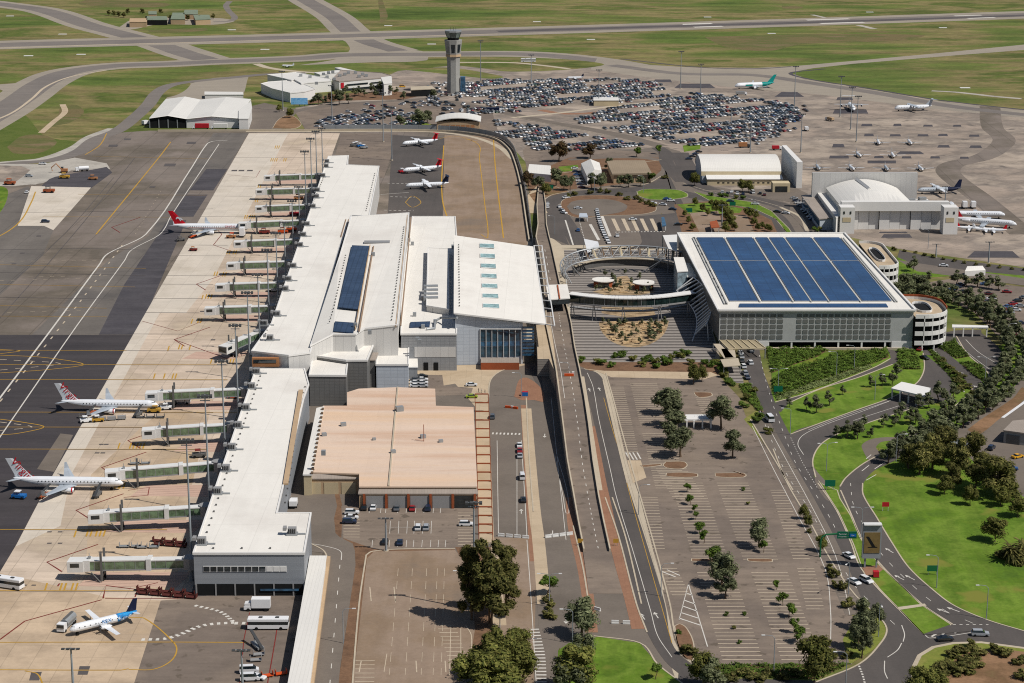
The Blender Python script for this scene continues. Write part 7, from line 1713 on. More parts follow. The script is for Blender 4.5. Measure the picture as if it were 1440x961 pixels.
for kit, x, y, rz, lb in ((lampD, 1094, 554, 0, 'double-armed lamp at the corner of the shrub bed below the car park'), (lampS, 1176, 529, 0, 'lamp behind the diagonal exit road among shrubs'), (lampS, 1230, 563, 180, 'lamp in the lawn left of the toll canopy'), (lampS, 1111, 612, 0, 'lamp at the tip of the gum-tree lawn'), (lampD, 1162, 663, 10, 'double-armed lamp on the small lawn by the curving footpath'), (lampS, 1201, 520, 0, 'lamp before the car park ground floor'), (lampD, 1385, 537, 0, 'double-armed lamp on the kerb below the ticket booths'), (lampD, 1211, 757, 0, 'double-armed lamp behind the big billboard'), (lampS, 1317, 827, 0, 'lamp on the large lawn beside the dark sign'), (lampS, 1387, 871, 0, 'lamp on the large lawn near its brick edge'), (lampS, 1193, 836, 60, 'lamp on the dry verge beside two white cars'), (lampS, 1235, 896, 90, 'lamp at the verge corner by the junction trees'), (lampS, 1189, 968, 0, 'lamp at the bottom edge below the verge'), (lampS, 1088, 944, 0, 'lamp at the bottom of the middle car park'),
                          (lampS, 898, 724, 180, 'lamp at the left edge of the middle car park, upper one'), (lampS, 929.5, 839, 180, 'lamp at the left edge of the middle car park, lower one'), (lampD, 772.5, 854, 0, 'double-armed lamp on the median beside the round bush'), (lampS, 805, 906, 0, 'lamp right of the median in front of the gum tree'), (lampS, 655, 850, 0, 'lamp at the right side of the big weathered lot'), (lampS, 703, 884, 0, 'lamp beside the footpath right of the dark trees'), (lampS, 800, 545, 0, 'lamp beside the brick island under the ramp'), (lampS, 733, 560, 0, 'lamp on the arrivals island'), (lampS, 1416, 488, 180, 'lamp by the hedge trees right of the booths'), (lampS, 1064, 306, 0, 'lamp between shrubs behind the car park'), (lampS, 1137, 306, 0, 'lamp beside the grey office cars'), (lampS, 1305, 350, 0, 'lamp by the hangar apron edge'), (lampS, 780, 330, 0, 'lamp at the ramp edge below the taxi island'), (lampS, 905, 271, 0, 'lamp beside the grass roundabout'), (lampS, 836, 272, 0, 'lamp on the road above the turning circle'), (lampS, 1260, 650, 180, 'lamp beside the dark trees at the road bend'), (lampS, 483, 905, 180, 'lamp between the service road and the weathered lot')):
    kit.put(P(x, y, .02), R(rz), lb)

# ------------------------------------------------------------------ signs and street furniture
t = thing('gantry_sign', 'green cantilever road sign with blue panel reaching over the avenue', 'road sign', P(1153, 784))
mb = MB(); mb.tube([(0, 0, 0), (0, 0, 5.2), (.4, 0, 6.4), (1.6, 0, 7.2), (5.0, 0, 7.4)], .28, 8); mb.build('post', M['green_paint'], t)
mb = MB(); mb.box(4.8, 8.0, -.2, -.05, 6.0, 8.2); s_ = mb.build('sign_panel', M['green_sign'], t)
mb = MB(); mb.box(8.05, 10.6, -.2, -.05, 6.0, 8.2); mb.build('sign_panel', M['green_sign'], t); mb = MB(); mb.box(8.5, 10.4, -.28, -.21, 6.6, 7.5); mb.build('blue_panel', M['blue_sign'], t)
lettering('Terminal', .62, 'white', t, Matrix.Translation((6.4, -.23, 7.4)) @ SIDE); lettering('P  Car Park', .5, 'white', t, Matrix.Translation((6.4, -.23, 6.6)) @ SIDE); lettering('Taxi', .5, 'white', t, Matrix.Translation((9.4, -.3, 7.0)) @ SIDE)
t = thing('billboard', 'tall grey billboard on two posts with ochre poster showing a black numeral one', 'billboard', P(1224, 799))
M['bb_grey'] = surf('billboard_grey', ['7f8388', '888c90'], big=.3, fine=1, amp=.04, rough=.5); M['ochre'] = surf('ochre_poster', ['6d5b38', '77643f', '655534'], big=.4, fine=1, amp=.08)
for x in (-1.7, 1.7): mb = MB(); mb.box(x-.25, x+.25, -.2, .2, 0, 3.4); mb.build('post', M['bb_grey'], t)
mb = MB(); mb.box(-2.7, 2.7, -.6, .6, 3.2, 13.6); mb.build('board', M['bb_grey'], t)
mb = MB(); mb.box(-2.6, 2.6, -1.3, .7, 13.62, 13.95); mb.build('board_cap', M['whitesteel'], t)
mb = MB(); mb.box(-2.3, 2.3, -.72, -.61, 4.9, 11.3); mb.build('poster', M['ochre'], t)
mb = MB(); mb.poly([(x, -.75, z) for x, z in ((-1.9, 10.0), (-1.3, 10.1), (-.9, 9.9), (1.0, 6.9), (1.6, 6.8), (1.6, 6.6), (-1.2, 6.6), (-1.2, 6.8), (.0, 6.9), (-1.5, 9.5))][::-1]); mb.build('poster_numeral', M['dark'], t)
t = thing('lawn_sign', 'red rectangular sign on two posts at the edge of the big lawn', 'sign', P(1245, 719))
mb = MB(); mb.box(-1.1, 1.1, -.05, .05, 1.5, 3.0); mb.build('panel', M['red'], t); mb = MB(); mb.box(-.9, -.8, -.04, .04, 0, 1.5); mb.build('post', M['wall_white'], t); mb = MB(); mb.box(.8, .9, -.04, .04, 0, 1.5); mb.build('post', M['wall_white'], t)
t = thing('road_sign', 'dark green sign seen from behind on the big lawn', 'sign', P(1311, 809))
mb = MB(); mb.box(-1.6, 1.6, -.05, .05, 1.2, 3.0); mb.build('panel', M['green_paint'], t)
for x in (-1.2, 1.2): mb = MB(); mb.box(x-.06, x+.06, .06, .16, 0, 3.0); mb.build('post', M['steel'], t)
for x, y, lb in ((774, 269, 'green sign by bronze trees left of the ramp top'), (969, 302, 'green sign among shrubs below the roundabout'), (1030, 293, 'green sign on the upper dual road median'), (1094, 556, 'green sign at the foot of the double lamp by the shrub bed'), (1167, 690, 'small blue-green sign at the pointed lawn tip')):
    t = thing('road_sign', lb, 'sign', P(x, y)); mb = MB(); mb.box(-1.7, 1.7, -.05, .05, 1.4, 3.6); mb.build('panel', M['green_sign'], t); mb = MB(); mb.box(-1.2, -1.05, .06, .2, 0, 3.4); mb.build('post', M['steel'], t); mb = MB(); mb.box(1.05, 1.2, .06, .2, 0, 3.4); mb.build('post', M['steel'], t)
t = thing('billboard', 'wide sky-blue billboard beside the office complex at top left', 'billboard', P(421, 150))
M['sky_poster'] = surf('sky_blue_poster', ['2f7fc0', '7fb5dc', '3f8fcc'], big=.25, fine=1, amp=.1)
mb = MB(); mb.box(-6.2, 6.2, -.3, .3, 1.6, 6.4); mb.build('board', M['sky_poster'], t)
for x in (-4, 0, 4): mb = MB(); mb.box(x-.2, x+.2, -.1, .1, 0, 1.6); mb.build('post', M['pole_dark'], t)
for x, y in ((816, 768), (866, 768)):
    t = thing('roadworks_sign', 'orange roadworks sign on the brick median, %s of the ramp foot' % ('left' if x < 840 else 'right'), 'sign', P(x, y)); mb = MB(); mb.box(-.8, .8, -.04, .04, 1.0, 2.3); mb.build('panel', M['yellow'], t)
    for xx in (-.5, .5): mb = MB(); mb.box(xx-.05, xx+.05, -.03, .03, 0, 1.0); mb.build('post', M['steel'], t)
def make_barrier():
    o_ = MB(); o_.prism([(-1.0, -.3), (1.0, -.3), (1.0, .3), (-1.0, .3)], 0, .35); o_.prism([(-1.0, -.15), (1.0, -.15), (1.0, .15), (-1.0, .15)], .35, 1.0); o = o_.build('water_barrier', M['barrier'], None); return tag(o, 'b', 'barrier')
barK = Kit(make_barrier)
def brow(x0, y0, x1, y1, lb, grp, z=0.02):
    a, b = P(x0, y0, z), P(x1, y1, z); L_ = math.hypot(b[0]-a[0], b[1]-a[1]); n = max(1, int(L_/2.15)); rz = math.atan2(b[1]-a[1], b[0]-a[0])
    for k in range(n): t = (k+.5)/n; barK.put(tuple(lerp(a[i], b[i], t) for i in range(3)), rz, lb, grp, 1.0, None, 'barrier')
brow(699, 754, 745, 758, 'white plastic barrier in the row closing the arrivals road', 'barriers closing the arrivals road'); brow(766, 757, 806, 752, 'white plastic barrier in the row right of the footpath gap', 'barriers right of the footpath gap'); brow(810, 692, 824, 692, 'white plastic barrier across the foot of the ramp', 'barriers across the ramp foot'); brow(857, 877, 889, 878, 'white plastic barrier in the row above the lower lawn', 'barriers above the lower lawn'); brow(823, 680, 839, 681, 'white plastic barrier higher on the ramp foot', 'barriers higher on the ramp foot'); brow(833, 857, 847, 861, 'white plastic barrier beside the gum tree', 'barriers beside the gum tree')
t = thing('roadworks_barrier', 'orange and white barrier standing on the ramp edge', 'barrier', P(801, 529, 6.95)); mb = MB(); mb.box(-2, 1.6, -.3, .3, 0, .9); mb.build('board', M['orange_plastic'], t); mb = MB(); mb.box(.9, 1.8, .4, 1.0, 0, 1.6); mb.build('tank', M['barrier'], t)
t = thing('roadworks_barrier', 'orange and white barrier lying on the arrivals road bend', 'barrier', P(719, 575)); mb = MB(); mb.obox((-1, .6, 0), 2.6, .6, .9, -.3); mb.build('board', M['orange_plastic'], t); mb = MB(); mb.obox((1.5, -.4, 0), 2.0, .6, .9, -.4); mb.build('board', M['orange_plastic'], t); mb = MB(); mb.obox((.3, .2, 0), 1, .6, 1.0, -.3); mb.build('tank', M['barrier'], t)
t = thing('luggage_box', 'blue and red cube box on the brick island', 'display box', P(738, 557)); mb = MB(); mb.box(-1, 1.2, -.8, .8, 0, 1.7, 0, 1); mb.build('body', [M['blue_sign'], M['red']], t); mb = MB(); mb.box(-1.3, -1.02, -.8, .8, .2, 1.4); mb.build('lid', M['red'], t)
t = thing('sponsor_box', 'dark red cube sign on the lawn tip below the tall billboard', 'sign', P(1231.5, 812)); mb = MB(); mb.box(-.8, .8, -.8, .8, .3, 1.9, 0); mb.build('body', M['red'], t); mb = MB(); mb.box(-.9, .9, -.9, .9, 0, .29); mb.build('base', M['dark'], t)
# ------------------------------------------------------------------ airside vehicles
def wheels(rt, xs, w_, r_=.48):
    for x in xs:
        for s in (-1, 1):
            mb = MB(); mb.loft([[(x+r_*math.cos(2*math.pi*k/10), s*y, r_+r_*math.sin(2*math.pi*k/10)) for k in range(10)] for y in (w_-.3, w_)]); mb.build('wheel', M['tyre'], rt)
def bus(label, x, y, deg, L_=11):
    t = thing('apron_bus', label, 'bus', P(x, y, .08), R(deg)); mb = MB(); mb.box(-L_/2, L_/2, -1.3, 1.3, .45, 1.5); mb.box(-L_/2, L_/2, -1.3, 1.3, 2.45, 3.1); mb.box(-L_/2+.1, L_/2-.1, -1.2, 1.2, 3.1, 3.2); mb.build('body', M['white'], t)
    mb = MB(); mb.box(-L_/2+.05, L_/2-.05, -1.25, 1.25, 1.5, 2.45); mb.build('windows', M['glass'], t)
    mb = MB(); 
    for xx in (-2.5, 2): mb.box(xx-.5, xx+.5, -.4, .4, 3.2, 3.4)
    mb.build('roof_hatches', M['pole_dark'], t); wheels(t, (-L_/2+2, L_/2-2.4), 1.32); return t
bus('white apron bus parked facing left below the box truck', 377.5, 884, 180); bus('white apron bus cut off at the left edge', 8, 826, 160)
def truck(label, x, y, deg, boxm='white', cabm='white', L_=6.2, h=3.3, cat='truck', name='box_truck', s=1.0):
    t = thing(name, label, cat, P(x, y, .08), R(deg)); mb = MB(); mb.box(-L_/2, L_/2-1.4, -1.2, 1.2, 1.0, h); mb.build('cargo_box', M[boxm], t)
    mb = MB(); mb.box(L_/2-1.2, L_/2+.7, -1.1, 1.1, .5, 1.5); mb.prism([(L_/2-1.2, -1.05), (L_/2+.5, -1.05), (L_/2+.5, 1.05), (L_/2-1.2, 1.05)], 1.5, [2.5, 2.2, 2.2, 2.5]); c_ = mb.build('cab', M[cabm], t)
    mb = MB(); mb.poly([(L_/2+.73, -.95, 1.45), (L_/2+.73, .95, 1.45), (L_/2+.52, .9, 2.2), (L_/2+.52, -.9, 2.2)]); o_ = mb.build('windscreen', M['glass'], None); o_.parent = c_
    mb = MB(); mb.box(-L_/2, L_/2, -.9, .9, .7, .98); mb.build('chassis', M['pole_dark'], t); wheels(t, (-L_/2+1.2, L_/2-.5), 1.15)
    if s != 1: t.scale = (s, s, s)
    return t
truck('white box truck standing under the near end of the pier', 364, 858, 180, L_=6.6, h=3.6)
truck('red curtain truck beside the freight shed', 283, 181.5, 180, 'red', 'white', 12, 4.2, s=.9); truck('white semi truck beside the freight shed', 309, 181.5, 180, 'wall_white', 'white', 12, 4.2, s=.9); truck('white small truck at the right corner of the freight shed', 343, 181, 180, 'white', 'white'); truck('white delivery truck in the open bay of the freight shed', 253, 179.5, 180, 'white', 'white'); truck('white truck at the left end of the freight shed', 205, 176, 60, 'white', 'white')
car(351, 946, 5, 'white', 'van', 'white van beside orange carts at the bottom apron'); car(362, 955, -20, 'white', 'sedan', 'white ute in front of the van at the bottom apron'); car(352, 957, 5, 'white', 'van', 'white van at the bottom edge of the near apron')
t = thing('fuel_tanker', 'grey fuel tanker parked nose down left of the blue-tailed propeller plane', 'fuel tanker', P(94, 883), R(258))
mb = MB(); mb.tube([(-4.2, 0, 1.9), (1.6, 0, 1.9)], 1.15, 10); mb.box(-4.4, 2, -1.0, 1.0, .7, 1.0); mb.build('tank', M['steel'], t); mb = MB(); mb.box(2.1, 4.0, -1.1, 1.1, .5, 2.6); mb.build('cab', M['white'], t); mb = MB(); mb.box(4.02, 4.1, -1, 1, 1.5, 2.4); mb.build('windscreen', M['glass'], t); wheels(t, (-3.3, -2.2, 3), 1.15)
mb = MB(); mb.box(-4, 1.4, -.35, .35, 3.0, 3.25); mb.build('tank_walkway', M['wall_dark'], t)
def tug(label, x, y, deg, m1='white', m2='white', s=1.0, name='baggage_tractor', cat='tractor'):
    t = thing(name, label, cat, P(x, y, .08), R(deg)); mb = MB(); mb.box(-1.6, 1.6, -.8, .8, .35, 1.0); mb.build('body', M[m1], t); mb = MB(); mb.box(-.9, .4, -.7, .7, 1.7, 1.85); mb.build('canopy', M[m2], t)
    mb = MB()
    for a in (-.85, .35):
        for b in (-.62, .62): mb.box(a-.04, a+.04, b-.04, b+.04, 1.0, 1.7)
    mb.build('canopy_frame', M['pole_dark'], t); wheels(t, (-1, 1), .85, .33); t.scale = (s, s, s); return t
def dolly(label, x, y, deg, m1='steel', grp=None, n=1, name='baggage_cart', load=None):
    for k in range(n):
        p = P(x, y, .08); a = R(deg); t = thing(name, label, 'baggage cart', (p[0]+math.cos(a)*k*3.6, p[1]+math.sin(a)*k*3.6, .04), a, grp)
        mb = MB(); mb.box(-1.5, 1.5, -.75, .75, .4, .6); mb.box(-1.5, -1.4, -.75, .75, .6, 1.6); mb.box(1.4, 1.5, -.75, .75, .6, 1.6); mb.build('deck', M[m1], t)
        if load: mb = MB(); mb.box(-1.3, 1.3, -.65, .65, .61, 1.5); mb.build('load', M[load], t)
        wheels(t, (-1, 1), .7, .22)
def loader(label, x, y, deg, m1='wall_grey', up=3.0):
    t = thing('belt_loader', label, 'belt loader', P(x, y, .08), R(deg)); mb = MB(); mb.box(-2.6, 2.6, -.9, .9, .4, 1.0); mb.build('chassis', M[m1], t)
    mb = MB(); mb.prism([(-3.4, -.4), (4.2, -.4), (4.2, .4), (-3.4, .4)], [.9, up, up, .9], [1.15, up+.25, up+.25, 1.15], 0, None, True); mb.build('belt', M['pole_dark'], t)
    mb = MB(); mb.tube([(1.6, 0, 1.0), (2.6, 0, up-.6)], .12, 5); mb.build('strut', M['steel'], t); wheels(t, (-1.7, 1.7), .95, .36)
tug('yellow pushback tractor under the nose of the upper white jet', 217, 580, 180, 'yellow', 'yellow', 1.5, 'pushback_tractor'); tug('white tractor with dark wheels right of the upper jet nose', 234, 576, 10, 'white', 'white', 1.3)
truck('white catering truck tucked beside the fifth boarding bridge', 254, 568, 0, 'white', 'white', 6, 3.4, name='catering_truck'); tug('white baggage tractor behind the upper jet wing', 121, 594, 20, 'white', 'white', 1.3); tug('yellow baggage tractor below the upper jet wing', 138, 593, 15, 'yellow', 'white', 1.3)
dolly('silver cart in the train under the upper jet wing', 143, 592, 14, 'steel', 'carts under the upper jet wing', 3, load='wall_grey')
loader('belt loader at the rear hold of the upper jet', 128, 583, 70, 'rust'); loader('belt loader at the forward hold of the upper jet', 194, 585, 80, 'wall_dark'); loader('belt loader at the rear hold of the lower jet', 61, 699, 70, 'rust'); loader('belt loader at the forward hold of the lower jet', 137, 698, 85, 'wall_dark')
tug('blue tractor behind the tail of the lower jet', 27, 701, -10, 'blue_sign', 'white', 1.4); dolly('flat dark cart behind the forward hold of the upper jet', 198, 588, 0, 'wall_dark', 'flat carts by the upper jet', 3); dolly('flat dark cart at the tail of the upper jet', 117, 588, 0, 'wall_dark')
dolly('empty grey cart above the third bridge', 190, 653, 5, 'steel', 'empty carts above the third bridge', 2); dolly('empty grey cart above the nearest bridge', 175, 770, 3, 'steel', 'empty carts above the nearest bridge', 2); dolly('empty grey cart next to the pier above the nearest bridge', 200, 771, 3, 'steel', 'empty carts by the pier above the nearest bridge', 2)
for x, y, n, lb in ((222, 762, 3, 'above the nearest bridge'), (200, 831, 5, 'below the nearest bridge')):
    for r_ in range(2): dolly('maroon cart in the block parked against the pier '+lb, x+r_*2, y+r_*5, -12, 'maroon', 'maroon carts '+lb, n)
tug('dark tractor between the third and fourth bridges', 280, 643, 10, 'wall_dark', 'darkred', 1.5); tug('orange tow truck under the fifth bridge root', 327, 560, 0, 'orange_plastic', 'orange_plastic', 1.2)
loader('orange belt loader at the tail of the red-tailed jet', 271, 334, 60, 'orange_plastic', 2.6); tug('orange tractor under the nose of the red-tailed jet', 325, 335, 180, 'orange', 'orange_plastic', 1.5); truck('white catering truck raised beside the red-tailed jet nose', 341, 333, 90, 'white', 'white', 6, 5, name='catering_truck')
tug('dark tractor behind the wing of the red-tailed jet', 254, 339, 20, 'wall_dark', 'wall_dark', 1.4); tug('maroon tractor alone on the pale apron below the red-tailed jet', 272, 353, 0, 'darkred', 'orange', 1.2)
for x, y, c, lb in ((398, 328, 'orange_plastic', 'orange truck between the tenth and eleventh bridges, left'), (410, 325, 'orange_plastic', 'orange truck between the tenth and eleventh bridges, right'), (414, 303, 'red', 'red truck under the third farthest bridge'), (420, 281, 'orange', 'orange truck under the second farthest bridge'), (372, 329, 'darkred', 'dark red tractor by the red-tailed jet nose'), (404, 273, 'darkred', 'dark red tractor by the farthest bridges'), (396, 345, 'red', 'red tractor beneath the tenth bridge'), (380, 347, 'wall_white', 'white tractor beneath the tenth bridge'), (385, 410, 'wall_white', 'white tractor by the eighth bridge'), (362, 500, 'wall_white', 'white tractor at the sixth bridge root')):
    tug(lb, x, y, 5, c, c, 1.7)
loader('silver mobile stair vehicle on the near apron right of the bus lane', 362, 911, 120, 'steel', 3.5)
dolly('grey baggage dolly on the near apron, upper of two', 364, 922, 12, 'wall_grey'); dolly('grey baggage dolly on the near apron, lower of two', 360, 930, 8, 'wall_grey')
dolly('orange cart beside the white vans at the bottom', 376, 952, 20, 'orange_plastic', 'orange carts at the bottom', 2)
for i, (x, y) in enumerate(((498, 206), (502, 205), (507, 207), (512, 209), (566, 243))): tug(('dark tractor first of the group behind the pier end', 'silver tractor second of the group behind the pier end', 'dark blue tractor third of the group behind the pier end', 'silver tractor fourth of the group behind the pier end', 'red tractor beside the middle propeller airliner')[i], x, y, 30, ('wall_dark', 'steel', 'blue_sign', 'steel', 'red')[i], 'white', 1.5)
# works machines
t = thing('excavator', 'orange excavator with raised arm at the pale works area', 'excavator', P(90, 243), R(180)); mb = MB(); mb.box(-2, 2, -1.5, -.8, 0, .9); mb.box(-2, 2, .8, 1.5, 0, .9); mb.build('tracks', M['tyre'], t); mb = MB(); mb.box(-2.2, 1.6, -1.4, 1.4, 1.0, 2.4); mb.build('body', M['orange'], t); mb = MB(); mb.box(.4, 1.8, -1.3, -.1, 2.41, 3.4); mb.build('cab', M['glass'], t); mb = MB(); mb.tube([(1.5, .3, 2.2), (4.5, .3, 5.6), (7.4, .3, 3.2), (7.0, .3, 1.0)], .35, 5); mb.build('arm', M['orange'], t)
tug('lime yellow roller on the dark works strip', 91, 251, 0, 'yellow', 'yellow', 1.8, 'road_roller', 'roller'); tug('orange roller right of the lime one on the works strip', 131, 253, 0, 'orange', 'orange', 1.6, 'road_roller', 'roller'); tug('dark red grader on the pale new slab', 69, 271, 0, 'rust', 'wall_dark', 2.0, 'grader', 'grader')
t = thing('tanker_truck', 'silver tanker truck on the works area', 'tanker', P(118, 241), R(200)); mb = MB(); mb.tube([(-3, 0, 2), (3, 0, 2)], 1.2, 10); mb.build('tank', M['white'], t); mb = MB(); mb.box(3.2, 5, -1.1, 1.1, .5, 2.6); mb.build('cab', M['white'], t); wheels(t, (-2, 1, 4), 1.1)
car(64, 313, 5, 'dark blue', 'wagon', 'dark utility vehicle on the pale new slab'); car(41, 249, 0, 'silver', 'wagon', 'silver pickup on the works area'); car(60, 231.5, 0, 'white', 'sedan', 'white car at the edge of the works area'); car(38, 271.5, 90, 'white', 'sedan', 'white car on the taxiway beside the works'); tug('rust truck at the left works edge', 14, 260, 0, 'rust', 'rust', 2.0)
bus('long white bus on the path between taxiway lawns', 743, 87.5, 0, 13)
truck('orange box container on a trailer at the lower edge of the far car park', 1046, 208, 0, 'orange', 'pole_dark', 7, 3.6); truck('red truck at the slab wall corner', 1092, 211, 0, 'red', 'white', 6, 2.8)
truck('grey apron truck near the far white jet', 1042, 134, 0, 'wall_grey', 'white', 8, 3); truck('white truck on the far apron left of the light twins', 1134, 184, 90, 'white', 'white', 6, 2.8); truck('brown truck on the far apron', 1167, 170, 120, 'wall_tan', 'white', 7, 2.6)
car(566, 123, 0, 'yellow', 'van', 'yellow van beside the office complex')
truck('dark blue coach parked in the far car park', 695, 157, 0, 'plane_navy', 'white', 10, 3.0, name='coach'); truck('blue-white container stack by the two rear-engined jets, left', 1356, 293, 90, 'white', 'plane_navy', 5, 4); truck('blue-white container stack by the two rear-engined jets, right', 1368, 293, 90, 'white', 'plane_navy', 5, 4)
truck('white truck on the near side of the tan building access', 413, 713, 90, 'white', 'white', 4.5, 2.6)
# light markers in the airfield grass
mk = Kit(lambda: tag((lambda m_: (m_.box(-3.2, 3.2, -1.2, 1.2, 0, .35), m_.build('airfield_marker', M['wall_white'], None))[1])(MB()), 'm', 'marker'))
for x, y in pp('14 23,88 48.5,40 79,114 77,326 42.5,372.5 70,546 36.5,607 62.5,755 31,831 56,995 24.5,1085 47.5,1223 17.5,1326 39.5,1357 124'):
    mk.put(P(x, y, .02), 0, 'flat white rectangular marker lying on the airfield grass', 'airfield grass markers', (1.25, 1.6, 1), None, 'marker')
# people on the forecourt
def body_mesh(shirt, legs, skin):
    mb = MB()
    def limb(path, rs, m): mb.tube(path, rs, 8, m)
    for s in (-1, 1):
        limb([(0, s*.09, .95), (.03*s, s*.11, .5), (-.03*s, s*.11, .09)], [.1, .07, .045], 1); limb([(-.06-.03*s, s*.11, .05), (.16-.03*s, s*.12, .04)], [.05, .04], 3)
        limb([(0, s*.19, 1.43), (.0, s*.25, 1.15), (.1, s*.24, .93)], [.06, .048, .035], 0); limb([(.1, s*.24, .93), (.14, s*.235, .84)], [.035, .03], 2)
    mb.loft([[(.11*a*math.cos(t), b*math.sin(t), z) for t in [2*math.pi*k/10 for k in range(10)]] for a, b, z in ((1, .15, .88), (.95, .15, 1.05), (1.05, .18, 1.25), (1.0, .2, 1.42), (.6, .08, 1.5))], 0)
    limb([(0, 0, 1.46), (0.01, 0, 1.56)], [.055, .05], 2)
    mb.loft([[(.02+.095*a*math.cos(t), .078*a*math.sin(t), z) for t in [2*math.pi*k/10 for k in range(10)]] for a, z in ((.45, 1.52), (.8, 1.56), (.95, 1.63), (.9, 1.69), (.5, 1.75))], 2)
    return mb
M['skin'] = surf('skin', ['9c6c52'], big=1, amp=.03); M['cloth_dark'] = surf('dark_cloth', ['22242a', '2b2d33'], big=1, amp=.1); M['cloth_white'] = surf('white_cloth', ['b9b9b7'], big=1, amp=.05); M['cloth_blue'] = surf('blue_cloth', ['3a4c6c'], big=1, amp=.08)
for x, y, d, s_, l_, lb in ((673, 552, 20, 'cloth_dark', 'cloth_dark', 'person in dark clothes standing left of two others on the cream forecourt'), (677.5, 553, 200, 'cloth_white', 'cloth_dark', 'person in white shirt between two others on the cream forecourt'), (682, 554, 160, 'cloth_dark', 'cloth_blue', 'person in dark top and blue trousers at the right of the three')):
    o = body_mesh(0, 0, 0).build('person', [M[s_], M[l_], M['skin'], M['cloth_dark']], None); o.location = P(x, y, .06); o.rotation_euler = (0, 0, R(d)); tag(o, lb, 'person')
# ------------------------------------------------------------------ vegetation
def crown_mesh(seed, r, h, zb, n, lf, lobes=9, flat=1.0, ls=(.24, .5), sp=.78):
    """leaf sprays scattered through a cluster of lobes: uneven outline, gaps, light and dark clumps"""
    g = random.Random(seed); mb = MB(); L = []
    for i in range(lobes):
        a = g.uniform(0, 2*math.pi); rr = r*math.sqrt(g.random())*sp; t = g.random()
        lr = r*g.uniform(*ls)*(1.05-.3*t)
        L.append((rr*math.cos(a)*(1-.45*t), rr*math.sin(a)*(1-.45*t), zb+lr*.6+(h-zb-lr*1.3)*t, lr))
    for (cx, cy, cz, lr) in L:
        m = int(n/lobes); f1, f2, f3 = g.uniform(0, 6), g.uniform(0, 6), g.uniform(2.5, 4.5)
        for k in range(m):
            u = g.uniform(-1, 1); a = g.uniform(0, 2*math.pi); s = math.sqrt(1-u*u); q = lr*(.42+.68*g.random()**.75)*(1+.30*math.sin(f3*a+f1)*math.sin(f3*1.3*u+f2))
            q *= g.uniform(1, 1.45) if g.random() < .12 else 1
            x, y, z = cx+q*s*math.cos(a), cy+q*s*math.sin(a), cz+q*u*.85*flat
            if z < zb*.8: continue
            d1 = Vector((g.gauss(0, 1), g.gauss(0, 1), g.gauss(0, .6))).normalized(); nn = Vector((s*math.cos(a), s*math.sin(a), u+.35)).normalized()
            d1 = (d1-nn*d1.dot(nn)*.7).normalized(); d2 = nn.cross(d1)
            w1, w2 = lf*g.uniform(.6, 1.45), lf*g.uniform(.3, .65); p = Vector((x, y, z))
            mb.poly((p-d1*w1, p-d2*w2, p+d1*w1, p+d2*w2))
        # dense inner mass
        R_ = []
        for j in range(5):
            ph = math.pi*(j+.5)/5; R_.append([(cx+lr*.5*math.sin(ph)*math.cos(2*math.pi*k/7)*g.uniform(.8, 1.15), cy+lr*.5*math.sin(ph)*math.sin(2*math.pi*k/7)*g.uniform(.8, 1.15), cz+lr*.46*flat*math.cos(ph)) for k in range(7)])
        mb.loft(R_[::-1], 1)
    return mb, L
CORE = {}
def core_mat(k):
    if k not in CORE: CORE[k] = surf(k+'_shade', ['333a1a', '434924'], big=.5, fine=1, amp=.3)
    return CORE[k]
def make_tree(seed, r, h, zb, n, lf, leaf, lobes=9, flat=1.0, trunks=1, name='gum_tree', **kw):
    def f():
        rt = thing(name, 't', 'tree'); mb, L = crown_mesh(seed, r, h, zb, n, lf, lobes, flat, **kw)
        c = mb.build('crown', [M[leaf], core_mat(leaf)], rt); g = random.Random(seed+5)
        t = MB(); tr = .035*h if h < 20 else .4
        for k in range(trunks):
            bx, by = (0, 0) if trunks == 1 else (g.uniform(-.5, .5), g.uniform(-.5, .5))
            top = (bx+g.uniform(-.4, .4), by+g.uniform(-.4, .4), zb*.9+.15*h)
            t.tube([(bx, by, 0), (bx+g.uniform(-.15, .15), by, zb*.5), top], [tr, tr*.75, tr*.5], 7)
            for (cx, cy, cz, lr) in L[k::trunks][:5]: t.tube([top, ((top[0]+cx)/2+.2, (top[1]+cy)/2, (top[2]+cz)/2-.2), (cx, cy, cz)], [tr*.45, tr*.3, tr*.12], 5)
        t.build('trunk', M['bark'], rt); return rt
    return f
TK = {'gum': [Kit(make_tree(11+i, 4.2, 10, 3.0, 3400, .42, 'leaf_gum', 14)) for i in range(3)],
      'gums': [Kit(make_tree(31+i, 2.1, 6.0, 1.6, 1100, .34, 'leaf_gum', 10)) for i in range(3)],
      'dark': [Kit(make_tree(51+i, 6.0, 15, 3.2, 6500, .5, 'leaf_dark', 20, name='dark_tree', trunks=2)) for i in range(3)],
      'tall': [Kit(make_tree(61+i, 6.2, 24, 4.0, 18000, .5, 'leaf_dark', 34, name='tall_dark_tree', trunks=3, ls=(.2, .42), sp=.9)) for i in range(2)],
      'wide': [Kit(make_tree(66, 8.5, 13, 2.5, 15000, .5, 'leaf_olive', 44, name='wide_olive_tree', trunks=2, ls=(.15, .3), sp=.92))],
      'olive': [Kit(make_tree(71+i, 5.5, 11, 2.8, 5200, .45, 'leaf_olive', 18, name='olive_tree')) for i in range(2)],
      'round': [Kit(make_tree(91+i, 1.75, 3.6, 1.2, 700, .28, 'leaf_bright', 7, name='round_tree')) for i in range(3)],
      'bronze': [Kit(make_tree(111+i, 5.0, 10, 2.8, 3000, .5, 'leaf_brown', 15, name='bronze_tree')) for i in range(2)]}
